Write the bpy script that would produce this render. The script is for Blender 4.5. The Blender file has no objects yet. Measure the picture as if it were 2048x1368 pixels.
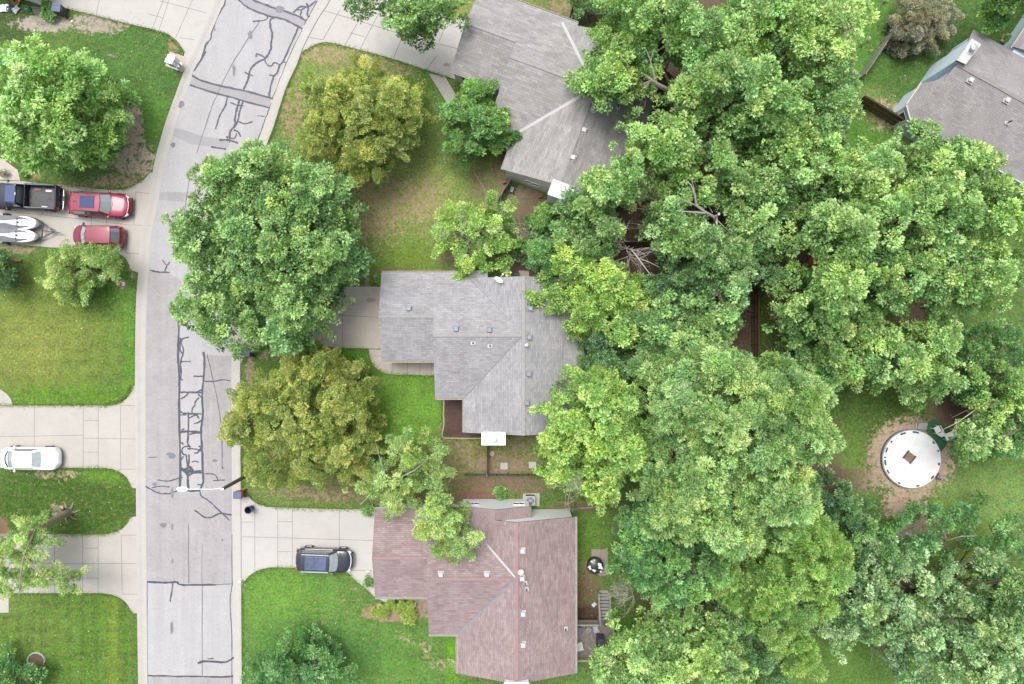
import bpy, bmesh, math, random
import numpy as np
from mathutils import Vector, Matrix

# ------------------------------------------------------------------ camera, world, sun, exposure
scene = bpy.context.scene
COL = scene.collection
H = 56.0                       # height the photograph was taken from
F = 24.0
PXM = 2048 * F / 36.0
cam_d = bpy.data.cameras.new('camera'); cam_d.lens = F; cam_d.sensor_width = 36; cam_d.clip_end = 3000
cam = bpy.data.objects.new('camera', cam_d); COL.objects.link(cam)
cam.location = (0, 0, H)
scene.camera = cam
scene.render.engine = 'CYCLES'
world = bpy.data.worlds.new('World'); scene.world = world; world.use_nodes = True
wn = world.node_tree; wn.nodes.clear()
sky = wn.nodes.new('ShaderNodeTexSky'); sky.sky_type = 'NISHITA'; sky.sun_disc = False
SUN_EL, SUN_AZ = math.radians(70), math.radians(-32)
sky.sun_elevation = SUN_EL; sky.sun_rotation = SUN_AZ
sky.air_density = 1.0; sky.dust_density = 4.0; sky.ozone_density = 1.0
bg = wn.nodes.new('ShaderNodeBackground'); bg.inputs[1].default_value = 0.15
wo = wn.nodes.new('ShaderNodeOutputWorld')
hs = wn.nodes.new('ShaderNodeHueSaturation'); hs.inputs['Saturation'].default_value = .38   # bright hazy overcast
wn.links.new(sky.outputs[0], hs.inputs['Color']); wn.links.new(hs.outputs[0], bg.inputs[0]); wn.links.new(bg.outputs[0], wo.inputs[0])
sd = bpy.data.lights.new('sun', 'SUN'); sd.energy = 1.35; sd.angle = math.radians(32); sd.color = (1, .965, .91)
sun = bpy.data.objects.new('sun', sd); COL.objects.link(sun)
dsun = Vector((math.sin(SUN_AZ) * math.cos(SUN_EL), math.cos(SUN_AZ) * math.cos(SUN_EL), math.sin(SUN_EL)))
sun.rotation_euler = dsun.to_track_quat('Z', 'Y').to_euler()
scene.view_settings.view_transform = 'Standard'; scene.view_settings.look = 'None'
scene.view_settings.exposure = 0.98; scene.view_settings.gamma = 1
try: scene.view_settings.use_curve_mapping = False
except Exception: pass

# ------------------------------------------------------------------ helpers
def P(px, py, z=0.0):
    """point at height z that was measured at a place in the aerial photo"""
    k = (H - z) / PXM
    return Vector(((px - 1024) * k, (684 - py) * k, z))
def PX(L, z=0.0): return [P(a, b, z) for a, b in L]
def lin(c):
    c = c / 255.0
    return c / 12.92 if c <= .04045 else ((c + .055) / 1.055) ** 2.4
def S(r, g, b, k=2.0): return (lin(r) / k, lin(g) / k, lin(b) / k)

class NT:
    def __init__(s, name):
        s.m = bpy.data.materials.new(name); s.m.use_nodes = True
        s.t = s.m.node_tree; s.b = s.t.nodes['Principled BSDF']; s.out = s.t.nodes['Material Output']
    def n(s, ty, **kw):
        q = s.t.nodes.new(ty)
        for k, v in kw.items():
            if k.startswith('i_'):
                key = k[2:]; key = int(key) if key.isdigit() else key
                q.inputs[key].default_value = v
            else: setattr(q, k, v)
        return q
    def l(s, a, b): s.t.links.new(a, b)
    def noise(s, scale, detail=4, rough=.6, vec=None):
        q = s.n('ShaderNodeTexNoise'); q.inputs['Scale'].default_value = scale
        q.inputs['Detail'].default_value = detail; q.inputs['Roughness'].default_value = rough
        if vec is not None: s.l(vec, q.inputs['Vector'])
        return q
    def pos(s): return s.n('ShaderNodeNewGeometry').outputs['Position']
    def ramp(s, src, lo, hi, a=0., b=1.):
        q = s.n('ShaderNodeMapRange'); q.inputs[1].default_value = lo; q.inputs[2].default_value = hi
        q.inputs[3].default_value = a; q.inputs[4].default_value = b; s.l(src, q.inputs[0]); return q.outputs[0]
    def math(s, op, a, b=None):
        q = s.n('ShaderNodeMath', operation=op)
        for i, v in enumerate((a, b)):
            if v is None: continue
            if isinstance(v, (int, float)): q.inputs[i].default_value = v
            else: s.l(v, q.inputs[i])
        return q.outputs[0]
    def mix(s, f, a, b, bt='MIX'):
        q = s.n('ShaderNodeMix', data_type='RGBA', blend_type=bt)
        for i, v in ((0, f), (6, a), (7, b)):
            if isinstance(v, (int, float)): q.inputs[i].default_value = v
            elif isinstance(v, tuple): q.inputs[i].default_value = (*v[:3], 1)
            else: s.l(v, q.inputs[i])
        return q.outputs[2]
    def bump(s, h, dist=.02, st=1.):
        q = s.n('ShaderNodeBump'); q.inputs['Distance'].default_value = dist; q.inputs['Strength'].default_value = st
        s.l(h, q.inputs['Height']); s.l(q.outputs[0], s.b.inputs['Normal'])

MATS = {}
def mat(name, col, rough=.6, metal=0., var=.12, scale=3., bump=0., coat=0., spec=.5, fine=0.):
    if name in MATS: return MATS[name]
    t = NT(name); v = t.pos()
    n1 = t.noise(scale, 5, .65, v); f = t.ramp(n1.outputs[0], .3, .7, 1 - var, 1 + var)
    if fine:
        n2 = t.noise(28, 3, .7, v); f2 = t.ramp(n2.outputs[0], .3, .7, 1 - fine, 1 + fine); f = t.math('MULTIPLY', f, f2)
    vm = t.n('ShaderNodeVectorMath', operation='SCALE'); vm.inputs[0].default_value = col[:3]; t.l(f, vm.inputs[3])
    t.l(vm.outputs[0], t.b.inputs['Base Color'])
    t.b.inputs['Roughness'].default_value = rough; t.b.inputs['Metallic'].default_value = metal
    t.b.inputs['Coat Weight'].default_value = coat; t.b.inputs['Coat Roughness'].default_value = .04
    t.b.inputs['Specular IOR Level'].default_value = spec
    if bump: t.bump(n1.outputs[0], bump)
    MATS[name] = t.m; return t.m

class MB:
    """collects shapes and links them as ONE mesh object"""
    def __init__(s): s.v = []; s.f = []; s.uv = []; s.smooth = False
    def add(s, vs, fs, uvs=None):
        o = len(s.v); s.v += [tuple(p) for p in vs]; s.f += [tuple(i + o for i in f) for f in fs]
        for k, f in enumerate(fs): s.uv.append(uvs[k] if uvs else [(0, 0)] * len(f))
        return s
    def box(s, c, d, rz=0., rx=0., ry=0., taper=1.):
        R = Matrix.Rotation(rz, 3, 'Z') @ Matrix.Rotation(ry, 3, 'Y') @ Matrix.Rotation(rx, 3, 'X'); c = Vector(c)
        vs = []
        for z in (-.5, .5):
            k = 1 if z < 0 else taper
            for x, y in ((-.5, -.5), (.5, -.5), (.5, .5), (-.5, .5)):
                vs.append(c + R @ Vector((x * d[0] * k, y * d[1] * k, z * d[2])))
        return s.add(vs, [(3, 2, 1, 0), (4, 5, 6, 7), (0, 1, 5, 4), (1, 2, 6, 5), (2, 3, 7, 6), (3, 0, 4, 7)])
    def bar(s, a, b, w, h=None):
        a, b = Vector(a), Vector(b); h = h or w; d = b - a; L = d.length; d.normalize()
        up = Vector((0, 0, 1)) if abs(d.z) < .95 else Vector((1, 0, 0))
        x = d.cross(up).normalized(); y = x.cross(d)
        vs = [p + x * sx * w / 2 + y * sy * h / 2 for p in (a, b) for sx, sy in ((-1, -1), (1, -1), (1, 1), (-1, 1))]
        return s.add(vs, [(0, 1, 2, 3), (7, 6, 5, 4), (0, 4, 5, 1), (1, 5, 6, 2), (2, 6, 7, 3), (3, 7, 4, 0)])
    def tube(s, pts, rad, n=8, cap=True):
        pts = [Vector(p) for p in pts]
        if not hasattr(rad, '__len__'): rad = [rad] * len(pts)
        vs = []; fs = []
        for i, p in enumerate(pts):
            d = (pts[min(i + 1, len(pts) - 1)] - pts[max(i - 1, 0)]).normalized()
            up = Vector((0, 0, 1)) if abs(d.z) < .9 else Vector((1, 0, 0))
            x = d.cross(up).normalized(); y = x.cross(d)
            for k in range(n):
                a = 2 * math.pi * k / n; vs.append(p + (x * math.cos(a) + y * math.sin(a)) * rad[i])
        for i in range(len(pts) - 1):
            for k in range(n):
                fs.append((i * n + k, i * n + (k + 1) % n, (i + 1) * n + (k + 1) % n, (i + 1) * n + k))
        if cap: fs.append(tuple(range(n))[::-1]); fs.append(tuple((len(pts) - 1) * n + k for k in range(n)))
        return s.add(vs, fs)
    def lathe(s, c, prof, n=20, sx=1., sy=1.):
        vs = []; fs = []
        for r, z in prof:
            for k in range(n):
                a = 2 * math.pi * k / n; vs.append((c[0] + r * sx * math.cos(a), c[1] + r * sy * math.sin(a), c[2] + z))
        for i in range(len(prof) - 1):
            for k in range(n):
                fs.append((i * n + k, i * n + (k + 1) % n, (i + 1) * n + (k + 1) % n, (i + 1) * n + k))
        fs.append(tuple(range(n))[::-1]); fs.append(tuple((len(prof) - 1) * n + k for k in range(n)))
        return s.add(vs, fs)
    def prism(s, poly, z0, z1):
        n = len(poly); a = sum(poly[i][0] * poly[(i + 1) % n][1] - poly[(i + 1) % n][0] * poly[i][1] for i in range(n))
        poly = [(p[0], p[1]) for p in poly]
        if a < 0: poly = poly[::-1]
        vs = [(x, y, z0) for x, y in poly] + [(x, y, z1) for x, y in poly]
        fs = [tuple(range(n))[::-1], tuple(range(n, 2 * n))] + [(i, (i + 1) % n, n + (i + 1) % n, n + i) for i in range(n)]
        return s.add(vs, fs)
    def slab(s, pts, t, ud=None):
        """plank of thickness t below the given (upward) polygon, with UVs in metres along ud"""
        p = [Vector(q) for q in pts]; nrm = (p[1] - p[0]).cross(p[2] - p[0]).normalized()
        if nrm.z < 0: p = p[::-1]; nrm = -nrm
        n = len(p); ud = Vector(ud).normalized() if ud is not None else (p[1] - p[0]).normalized(); vd = nrm.cross(ud)
        uvt = [(q.dot(ud), q.dot(vd)) for q in p]
        vs = p + [q - Vector((0, 0, t)) for q in p]
        fs = [tuple(range(n)), tuple(range(n, 2 * n))[::-1]] + [(i, n + i, n + (i + 1) % n, (i + 1) % n) for i in range(n)]
        uvs = [uvt, uvt[::-1]] + [[(0, 0)] * 4] * n
        return s.add(vs, fs, uvs)
    def ribbon(s, pts, w, z):
        pts = [Vector((p[0], p[1], 0)) for p in pts]; vs = []; m = len(pts)
        ww = w if hasattr(w, '__len__') else [w] * m
        for i, p in enumerate(pts):
            d = (pts[min(i + 1, m - 1)] - pts[max(i - 1, 0)]).normalized(); x = Vector((-d.y, d.x, 0))
            vs += [p + x * ww[i] / 2, p - x * ww[i] / 2]
        vs = [(v.x, v.y, z) for v in vs]
        return s.add(vs, [(2 * i, 2 * i + 1, 2 * i + 3, 2 * i + 2) for i in range(m - 1)])
    def build(s, name, m, parent=None, smooth=None, bevel=0., sub=0, flip=False):
        me = bpy.data.meshes.new(name); me.from_pydata(s.v, [], s.f)
        uvl = me.uv_layers.new(name='UVMap'); flat = [c for f in s.uv for uv in f for c in uv]
        if len(flat) == 2 * len(me.loops): uvl.data.foreach_set('uv', flat)
        me.materials.append(m); me.update()
        if smooth is not None:
            me.polygons.foreach_set('use_smooth', [True] * len(me.polygons))
            try: me.set_sharp_from_angle(angle=math.radians(smooth))
            except Exception: pass
        o = bpy.data.objects.new(name, me); COL.objects.link(o)
        if parent is not None: o.parent = parent
        if bevel:
            b = o.modifiers.new('bevel', 'BEVEL'); b.width = bevel; b.segments = 2; b.limit_method = 'ANGLE'
        if sub:
            b = o.modifiers.new('sub', 'SUBSURF'); b.levels = sub; b.render_levels = sub
        return o

def tag(o, label=None, cat=None, group=None, kind=None):
    if label: o['label'] = label
    if cat: o['category'] = cat
    if group: o['group'] = group
    if kind: o['kind'] = kind
    return o
def thing(name, label, cat, loc=(0, 0, 0), rz=0., group=None):
    o = bpy.data.objects.new(name, None); COL.objects.link(o); o.location = loc; o.rotation_euler = (0, 0, rz)
    o.empty_display_size = .3
    return tag(o, label, cat, group)
def copy_tree(o, parent=None):
    c = o.copy(); COL.objects.link(c); c.parent = parent
    for ch in list(o.children): copy_tree(ch, c)
    return c
def struct(name, mb, m): return tag(mb.build(name, m), kind='structure')
def smooth_line(pts, k=4):
    """Catmull-Rom through the points"""
    p = [Vector((a[0], a[1])) for a in pts]; out = []
    q = [2 * p[0] - p[1]] + p + [2 * p[-1] - p[-2]]
    for i in range(1, len(q) - 2):
        for j in range(k):
            t = j / k; a, b, c, d = q[i - 1], q[i], q[i + 1], q[i + 2]
            out.append(.5 * ((2 * b) + (c - a) * t + (2 * a - 5 * b + 4 * c - d) * t * t + (3 * b - a - 3 * c + d) * t ** 3))
    out.append(p[-1]); return [(v.x, v.y) for v in out]

# ------------------------------------------------------------------ ground sheet
def ground_material():
    t = NT('lawn_and_soil'); v = t.pos()
    g = t.n('ShaderNodeAttribute', attribute_name='gcol').outputs['Color']
    d = t.n('ShaderNodeAttribute', attribute_name='dcol').outputs['Color']
    ms = t.n('ShaderNodeAttribute', attribute_name='dirt').outputs['Fac']
    nb = t.noise(.45, 6, .62, v).outputs[0]; nm = t.noise(2.2, 6, .7, v).outputs[0]; nf = t.noise(5.5, 6, .8, v).outputs[0]
    nff = t.noise(17, 3, .8, v).outputs[0]
    # grass: tone drifts, darker tufts and straw flecks
    f = t.math('MULTIPLY', t.ramp(nb, .3, .7, .84, 1.16), t.ramp(nf, .38, .62, .58, 1.42))
    f = t.math('MULTIPLY', f, t.ramp(nff, .36, .64, .72, 1.3))
    f = t.math('MULTIPLY', f, t.ramp(t.noise(1.3, 6, .75, v).outputs[0], .35, .65, .8, 1.18))
    hue = t.ramp(t.noise(2.1, 5, .75, v).outputs[0], .42, .62, 0, .55); g = t.mix(hue, g, t.mix(1., g, (1.45, 1.12, 1.15), 'MULTIPLY'))
    vm = t.n('ShaderNodeVectorMath', operation='SCALE'); t.l(g, vm.inputs[0]); t.l(f, vm.inputs[3])
    straw = t.mix(t.ramp(t.noise(3.3, 7, .85, v).outputs[0], .5, .64, 0, .62), vm.outputs[0], S(172, 168, 120))
    # soil
    fd = t.math('MULTIPLY', t.ramp(nm, .3, .7, .8, 1.2), t.ramp(nf, .28, .72, .68, 1.3))
    fd = t.math('MULTIPLY', fd, t.ramp(nff, .3, .7, .8, 1.2))
    vd = t.n('ShaderNodeVectorMath', operation='SCALE'); t.l(d, vd.inputs[0]); t.l(fd, vd.inputs[3])
    nn = t.math('ADD', t.math('MULTIPLY', t.math('SUBTRACT', nm, .5), 1.9), t.math('MULTIPLY', t.math('SUBTRACT', nf, .5), .9))
    k = t.ramp(t.math('ADD', ms, nn), .38, .62)
    t.l(t.mix(k, straw, vd.outputs[0]), t.b.inputs['Base Color'])
    t.b.inputs['Roughness'].default_value = .95; t.b.inputs['Specular IOR Level'].default_value = .15
    h = t.math('ADD', t.math('MULTIPLY', nf, .6), t.math('MULTIPLY', nff, .4)); t.bump(h, .09, 1.)
    return t.m

def axis(lo, hi, step, far):
    a = np.arange(lo, hi + step / 2, step); ext = [20, 50, 120, 300, 700]
    return np.concatenate([[lo - e for e in ext[::-1]], a, [hi + e for e in ext]])
gx = axis(-56, 56, .22, 700); gy = axis(-40, 40, .22, 700)
GX, GY = np.meshgrid(gx, gy); gpx = 1024 + GX * PXM / H; gpy = 684 - GY * PXM / H
gr = np.zeros(GX.shape + (3,)); gr[:] = S(98, 138, 66); dc = np.zeros_like(gr); dc[:] = S(168, 150, 128); dm = np.zeros(GX.shape)
def fall(px, py, rx, ry, soft, rot=0):
    x = gpx - px; y = gpy - py; c, s_ = math.cos(math.radians(rot)), math.sin(math.radians(rot))
    d = np.sqrt(((x * c + y * s_) / rx) ** 2 + ((-x * s_ + y * c) / ry) ** 2)
    return np.clip((1 + soft - d) / (2 * soft), 0, 1)
def G(px, py, rx, ry, col, soft=.3, rot=0):
    w = fall(px, py, rx, ry, soft, rot)[..., None]; gr[:] = gr * (1 - w) + np.array(S(*col)) * w
def D(px, py, rx, ry, amt, col=None, soft=.35, rot=0):
    w = fall(px, py, rx, ry, soft, rot); np.maximum(dm, w * amt, out=dm)
    if col:
        w2 = fall(px, py, rx * 1.25, ry * 1.25, soft, rot)[..., None]; dc[:] = dc * (1 - w2) + np.array(S(*col)) * w2
# left strip lawns
G(130, 660, 190, 160, (106, 142, 58)); G(60, 690, 120, 90, (140, 158, 76), .7); G(210, 560, 90, 60, (84, 128, 50), .5)
G(150, 795, 160, 22, (100, 150, 48), .6); G(262, 700, 14, 100, (96, 156, 52), .6)
G(130, 1005, 190, 75, (74, 112, 40)); G(215, 950, 50, 16, (100, 150, 48), .6)
G(130, 1290, 190, 120, (94, 138, 52)); G(225, 1300, 12, 130, (124, 158, 56), .9); G(60, 1250, 70, 60, (108, 142, 62), .6)
G(270, 150, 110, 130, (86, 134, 64)); G(305, 240, 40, 50, (96, 150, 60), .6); G(180, 320, 120, 50, (92, 132, 66)); G(30, 45, 50, 40, (78, 108, 56))
# north house front
G(700, 130, 170, 90, (148, 166, 100)); G(740, 400, 240, 150, (148, 176, 94)); G(840, 180, 70, 60, (100, 150, 60), .5)
G(590, 160, 40, 70, (112, 162, 62), .6); G(790, 520, 90, 60, (118, 154, 62), .6); G(960, 25, 90, 30, (140, 160, 84), .5); G(1010, 20, 80, 30, (150, 162, 96), .5)
# middle house
G(815, 830, 80, 110, (114, 168, 62), .35); G(680, 720, 120, 30, (98, 160, 48), .5); G(600, 990, 190, 60, (118, 148, 72), .5)
G(830, 960, 140, 60, (100, 132, 68), .5); G(960, 930, 120, 60, (140, 144, 88), .5)
# south house
G(600, 1270, 170, 150, (102, 154, 70), .3); G(560, 1190, 80, 50, (114, 168, 68), .6); G(820, 1310, 100, 80, (100, 150, 66), .5); G(905, 1310, 14, 60, (110, 176, 44), .6)
G(640, 1310, 110, 60, (84, 142, 66), .6); G(1180, 1060, 50, 80, (104, 138, 56), .5); G(1250, 1260, 60, 60, (78, 122, 40), .4)
# east gardens
G(1740, 90, 90, 160, (94, 152, 62)); G(1900, 130, 140, 110, (74, 116, 54), .4); G(1850, 200, 60, 60, (84, 130, 60), .4); G(1725, 265, 40, 30, (90, 150, 56), .5)
G(1740, 205, 40, 30, (130, 160, 88), .6); G(1990, 40, 90, 60, (80, 126, 56), .5)
G(1700, 800, 190, 110, (90, 128, 56), .4); G(1680, 920, 60, 60, (110, 148, 68), .5); G(1970, 1010, 130, 70, (126, 164, 86), .4); G(1900, 1120, 90, 90, (128, 160, 62), .4)
G(1700, 1330, 200, 60, (100, 146, 62), .4); G(1540, 680, 60, 120, (88, 120, 52), .4); G(1560, 760, 120, 80, (84, 118, 52), .4)
TAN = (212, 188, 160); BRN = (150, 128, 110); SOIL = (128, 108, 94)
D(262, 255, 28, 62, .66, (204, 188, 168)); D(265, 320, 55, 42, .62, (208, 192, 168)); D(200, 45, 70, 26, .64, (192, 180, 162)); D(90, 47, 66, 20, .74, (206, 196, 180), .4)
D(350, 85, 18, 20, .6, (176, 160, 120)); D(345, 95, 14, 16, .5); D(150, 370, 110, 8, .55, (180, 164, 128)); D(238, 362, 60, 16, .6, (182, 166, 138), .4); D(70, 345, 14, 14, .9, (190, 150, 120), .3)
D(220, 110, 30, 8, .4); D(20, 500, 60, 12, .6, (176, 160, 134)); D(266, 535, 8, 26, .6, (190, 172, 146)); D(245, 568, 11, 9, .9, (160, 144, 128), .2)
D(110, 948, 60, 14, .5, (190, 172, 146)); D(120, 1020, 30, 16, .5, (186, 170, 144)); D(5, 1060, 14, 30, .8, (150, 120, 96)); D(215, 968, 18, 8, .45); D(73, 1321, 16, 16, .98, (150, 130, 110), .1)
D(585, 180, 14, 90, .5, (184, 156, 124), .5, 18); D(640, 110, 80, 22, .52, (188, 172, 132)); D(760, 130, 130, 24, .46, (188, 172, 132), .5, 14); D(870, 210, 16, 40, .4)
D(750, 410, 84, 104, .58, (190, 172, 132), .5); D(840, 400, 80, 74, .56, (190, 172, 132), .6); D(960, 370, 30, 60, .5, BRN, .5); D(1005, 345, 30, 50, .6, BRN, .4)
D(735, 560, 8, 24, .6, (186, 164, 140)); D(790, 540, 60, 8, .5, BRN); D(925, 515, 60, 30, .6, BRN, .5); D(1050, 400, 44, 30, .7, (190, 170, 144), .4)
D(1080, 450, 60, 60, .8, BRN, .4); D(1100, 530, 110, 40, .95, (140, 120, 106), .3); D(1240, 440, 90, 60, .95, BRN, .3); D(1280, 540, 160, 60, .95, (124, 102, 90), .3)
D(1300, 200, 90, 160, .95, (120, 98, 84), .3); D(1170, 28, 40, 20, .95, (130, 106, 86), .3); D(1340, 380, 80, 80, .95, BRN, .3); D(1420, 440, 90, 90, .95, SOIL, .3); D(1120, 15, 30, 20, .6, (172, 156, 120))
D(1180, 700, 60, 90, .95, SOIL, .3); D(1300, 700, 100, 120, .95, SOIL, .3); D(1460, 640, 50, 100, .95, (116, 94, 82), .3); D(1560, 600, 30, 70, .6, (170, 140, 116))
D(1600, 540, 90, 60, .7, (150, 126, 106)); D(1830, 620, 60, 40, .8, (178, 146, 120)); D(1700, 690, 40, 30, .7, (186, 150, 126)); D(1810, 560, 40, 30, .7, (170, 140, 116))
D(1700, 35, 24, 60, .5, (190, 170, 150)); D(1770, 230, 46, 40, .55, TAN, .5); D(1800, 240, 20, 30, .6, TAN); D(1820, 915, 92, 84, .8, (218, 194, 168), .3)
D(1720, 960, 70, 30, .6, (206, 184, 160), .5); D(1810, 1010, 50, 40, .75, (212, 188, 162), .4); D(1840, 1060, 60, 50, .65, (210, 186, 160), .4); D(1920, 820, 70, 40, .75, (180, 146, 120), .4)
D(1660, 960, 40, 40, .8, (140, 118, 100)); D(1700, 1090, 60, 50, .8, (120, 98, 84)); D(1780, 1180, 90, 50, .7, (120, 98, 84)); D(2020, 1180, 40, 40, .6, (196, 172, 160)); D(1960, 760, 90, 90, .7, (110, 90, 76))
D(1000, 930, 90, 22, .62, (168, 150, 124), .4); D(1060, 890, 60, 30, .5, (168, 150, 124)); D(920, 900, 30, 50, .5, (172, 156, 126)); D(990, 965, 110, 14, .7, (150, 128, 104)); D(950, 995, 50, 18, .85, (150, 118, 98), .4)
D(1060, 975, 60, 20, .5, (150, 130, 106)); D(880, 775, 8, 30, .6, (190, 170, 146)); D(885, 870, 10, 40, .5); D(660, 985, 170, 24, .52, (180, 160, 130), .5); D(500, 735, 12, 40, .6, (178, 156, 130)); D(545, 710, 40, 14, .5, (180, 164, 136))
D(700, 960, 60, 20, .5, BRN); D(840, 1005, 110, 16, .6, BRN); D(830, 990, 40, 20, .5)
D(1175, 1160, 30, 40, .6, (150, 124, 100), .4); D(1170, 1205, 30, 34, .62, (134, 110, 88), .3); D(1180, 1230, 34, 16, .95, (96, 78, 64), .2); D(1150, 1015, 60, 14, .6, (150, 126, 100)); D(1240, 1040, 30, 60, .4, SOIL); G(1190, 1070, 44, 50, (104, 150, 60), .5)
D(590, 230, 40, 80, .52, (184, 160, 124), .5); D(840, 1205, 22, 30, .85, (186, 168, 148), .35); D(790, 1225, 66, 20, .85, (182, 160, 136), .25); D(810, 1275, 30, 10, .45, (200, 180, 150), .5, 35); D(850, 1300, 16, 26, .42, (200, 180, 150)); D(700, 1200, 50, 40, .3, (186, 150, 116)); D(640, 1245, 16, 10, .4); D(890, 1330, 40, 14, .45, (196, 176, 146)); D(760, 1290, 10, 6, .4)
D(1470, 1100, 215, 250, .85, SOIL, .2); D(1500, 900, 180, 160, .85, SOIL, .2); D(1290, 1100, 40, 110, .55, SOIL); D(1500, 200, 180, 260, .85, SOIL, .2); D(1680, 450, 150, 120, .7, (140, 116, 98), .3)
D(905, 300, 30, 20, .3); D(1050, 1240, 1, 1, 0)
low = (gpy > 1190) & (gpx < 300); st = 1 + .07 * np.sign(np.sin(GX * 2 * math.pi / 1.06)) + .045 * np.sign(np.sin(GY * 2 * math.pi / 1.06)); gr *= np.where(low, st, 1)[..., None]
mid_ = (gpy > 540) & (gpy < 812) & (gpx < 300); gr *= np.where(mid_, 1 + .045 * np.sin(GY * 2 * math.pi / 1.3 + .6 * np.sin(GX)), 1)[..., None]
front = (gpy > 1130) & (gpx > 480) & (gpx < 930); gr *= np.where(front, 1 + .035 * np.sin((GX + GY) * 2 * math.pi / 1.5), 1)[..., None]
gv = np.stack([GX, GY, np.zeros_like(GX)], -1).reshape(-1, 3)
ny, nx = GX.shape; idx = np.arange(nx * ny).reshape(ny, nx)
gf = np.stack([idx[:-1, :-1], idx[:-1, 1:], idx[1:, 1:], idx[1:, :-1]], -1).reshape(-1, 4)
def np_mesh(name, verts, quads, attrs, material, parent=None, smooth=False):
    me = bpy.data.meshes.new(name); nv, nf = len(verts), len(quads); k = quads.shape[1]
    me.vertices.add(nv); me.vertices.foreach_set('co', verts.astype(np.float32).ravel())
    me.loops.add(nf * k); me.loops.foreach_set('vertex_index', quads.astype(np.int32).ravel())
    me.polygons.add(nf); me.polygons.foreach_set('loop_start', np.arange(0, nf * k, k, dtype=np.int32))
    try: me.polygons.foreach_set('loop_total', np.full(nf, k, dtype=np.int32))
    except Exception: pass
    me.update(calc_edges=True)
    for nm, (ty, arr) in attrs.items():
        a = me.attributes.new(nm, ty, 'POINT')
        if ty == 'FLOAT_COLOR':
            c = np.ones((nv, 4), np.float32); c[:, :3] = arr; a.data.foreach_set('color', c.ravel())
        else: a.data.foreach_set('value', arr.astype(np.float32).ravel())
    if smooth: me.polygons.foreach_set('use_smooth', np.ones(nf, dtype=bool))
    me.materials.append(material)
    o = bpy.data.objects.new(name, me); COL.objects.link(o)
    if parent is not None: o.parent = parent
    return o
tag(np_mesh('ground', gv, gf, {'gcol': ('FLOAT_COLOR', gr.reshape(-1, 3)), 'dcol': ('FLOAT_COLOR', dc.reshape(-1, 3)), 'dirt': ('FLOAT', dm.ravel())}, ground_material()), kind='structure')

# ------------------------------------------------------------------ road, kerbs, driveways
def stone_material(name, col, var=.1, speck=.12, sc=.5, stain=.12, lanes=0.):
    t = NT(name); v = t.pos()
    a = t.ramp(t.noise(sc, 6, .65, v).outputs[0], .3, .7, 1 - var, 1 + var)
    b = t.ramp(t.noise(38, 2, .8, v).outputs[0], .3, .7, 1 - speck, 1 + speck)
    c = t.ramp(t.noise(5, 5, .8, v).outputs[0], .3, .75, 1 + speck * .5, 1 - speck * .7)
    st = t.ramp(t.noise(.9, 4, .75, v).outputs[0], .56, .74, 1, 1 - stain)
    f = t.math('MULTIPLY', t.math('MULTIPLY', a, b), t.math('MULTIPLY', c, st))
    if lanes:      # wheel-polished streaks running along the street
        mp = t.n('ShaderNodeVectorMath', operation='MULTIPLY'); t.l(v, mp.inputs[0]); mp.inputs[1].default_value = (1.5, .06, 1)
        f = t.math('MULTIPLY', f, t.ramp(t.noise(1., 5, .7, mp.outputs[0]).outputs[0], .35, .65, 1 - lanes, 1 + lanes))
    vm = t.n('ShaderNodeVectorMath', operation='SCALE'); vm.inputs[0].default_value = col; t.l(f, vm.inputs[3])
    t.l(vm.outputs[0], t.b.inputs['Base Color']); t.b.inputs['Roughness'].default_value = .9; t.b.inputs['Specular IOR Level'].default_value = .25
    t.bump(t.noise(38, 2, .8, v).outputs[0], .01, .6); return t.m
M_ASPH = stone_material('old_asphalt', S(206, 204, 206), .06, .16, .5, .08, .05)
M_ASPH2 = stone_material('grey_asphalt', S(192, 189, 190), .09, .2, .8, .12, .07)
M_ASPH3 = stone_material('patch_asphalt', S(188, 186, 190), .05, .1, .8, .05)
M_TAR = mat('tar_seal_black', S(76, 80, 94), .6, var=.2, scale=2)
M_TAR2 = mat('faint_tar', S(140, 140, 148), .7, var=.2, scale=3)
M_CON = stone_material('pale_concrete', S(214, 208, 200), .07, .07, .35, .12)
M_CON2 = stone_material('new_concrete', S(220, 217, 211), .06, .06, .35, .1)
M_CONB = stone_material('warm_concrete', S(222, 212, 200), .08, .07, .4, .14)
M_CONG = stone_material('kerb_concrete', S(216, 212, 206), .06, .07, .9, .1)
M_JOINT = mat('joint_dark', S(150, 143, 134), .9, var=.35, scale=4)

LA = [(560, -270), (520, -170), (485, -80), (453, 0), (420, 77), (391, 140), (376, 175), (353, 245), (335, 310), (324, 360), (317, 405), (304, 463), (298, 540), (293, 600), (291, 690), (291, 830), (292, 1030), (294, 1230), (296, 1368), (297, 1500), (298, 1700)]
RA = [(750, -270), (706, -170), (670, -80), (638, 0), (613, 40), (587, 90), (572, 120), (551, 170), (531, 240), (515, 285), (498, 350), (482, 430), (472, 520), (466, 620), (463, 720), (463, 830), (464, 1030), (465, 1230), (467, 1368), (468, 1500), (469, 1700)]
LKo = [(536, -270), (498, -170), (462, -80), (432, 0), (399, 77), (372, 135), (352, 188), (330, 250), (313, 310), (304, 355), (297, 405), (282, 470), (277, 545), (273, 600), (271, 690), (271, 830), (273, 1030), (275, 1230), (277, 1368), (278, 1500), (279, 1700)]
RKo = [(772, -270), (728, -170), (694, -80), (661, 0), (636, 40), (608, 94), (595, 130), (572, 180), (549, 252), (533, 295), (517, 356), (502, 434), (491, 522), (485, 620), (482, 720), (482, 830), (483, 1030), (484, 1230), (485, 1368), (486, 1500), (487, 1700)]
LA, RA, LKo, RKo = [smooth_line(q, 4) for q in (LA, RA, LKo, RKo)]
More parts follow.
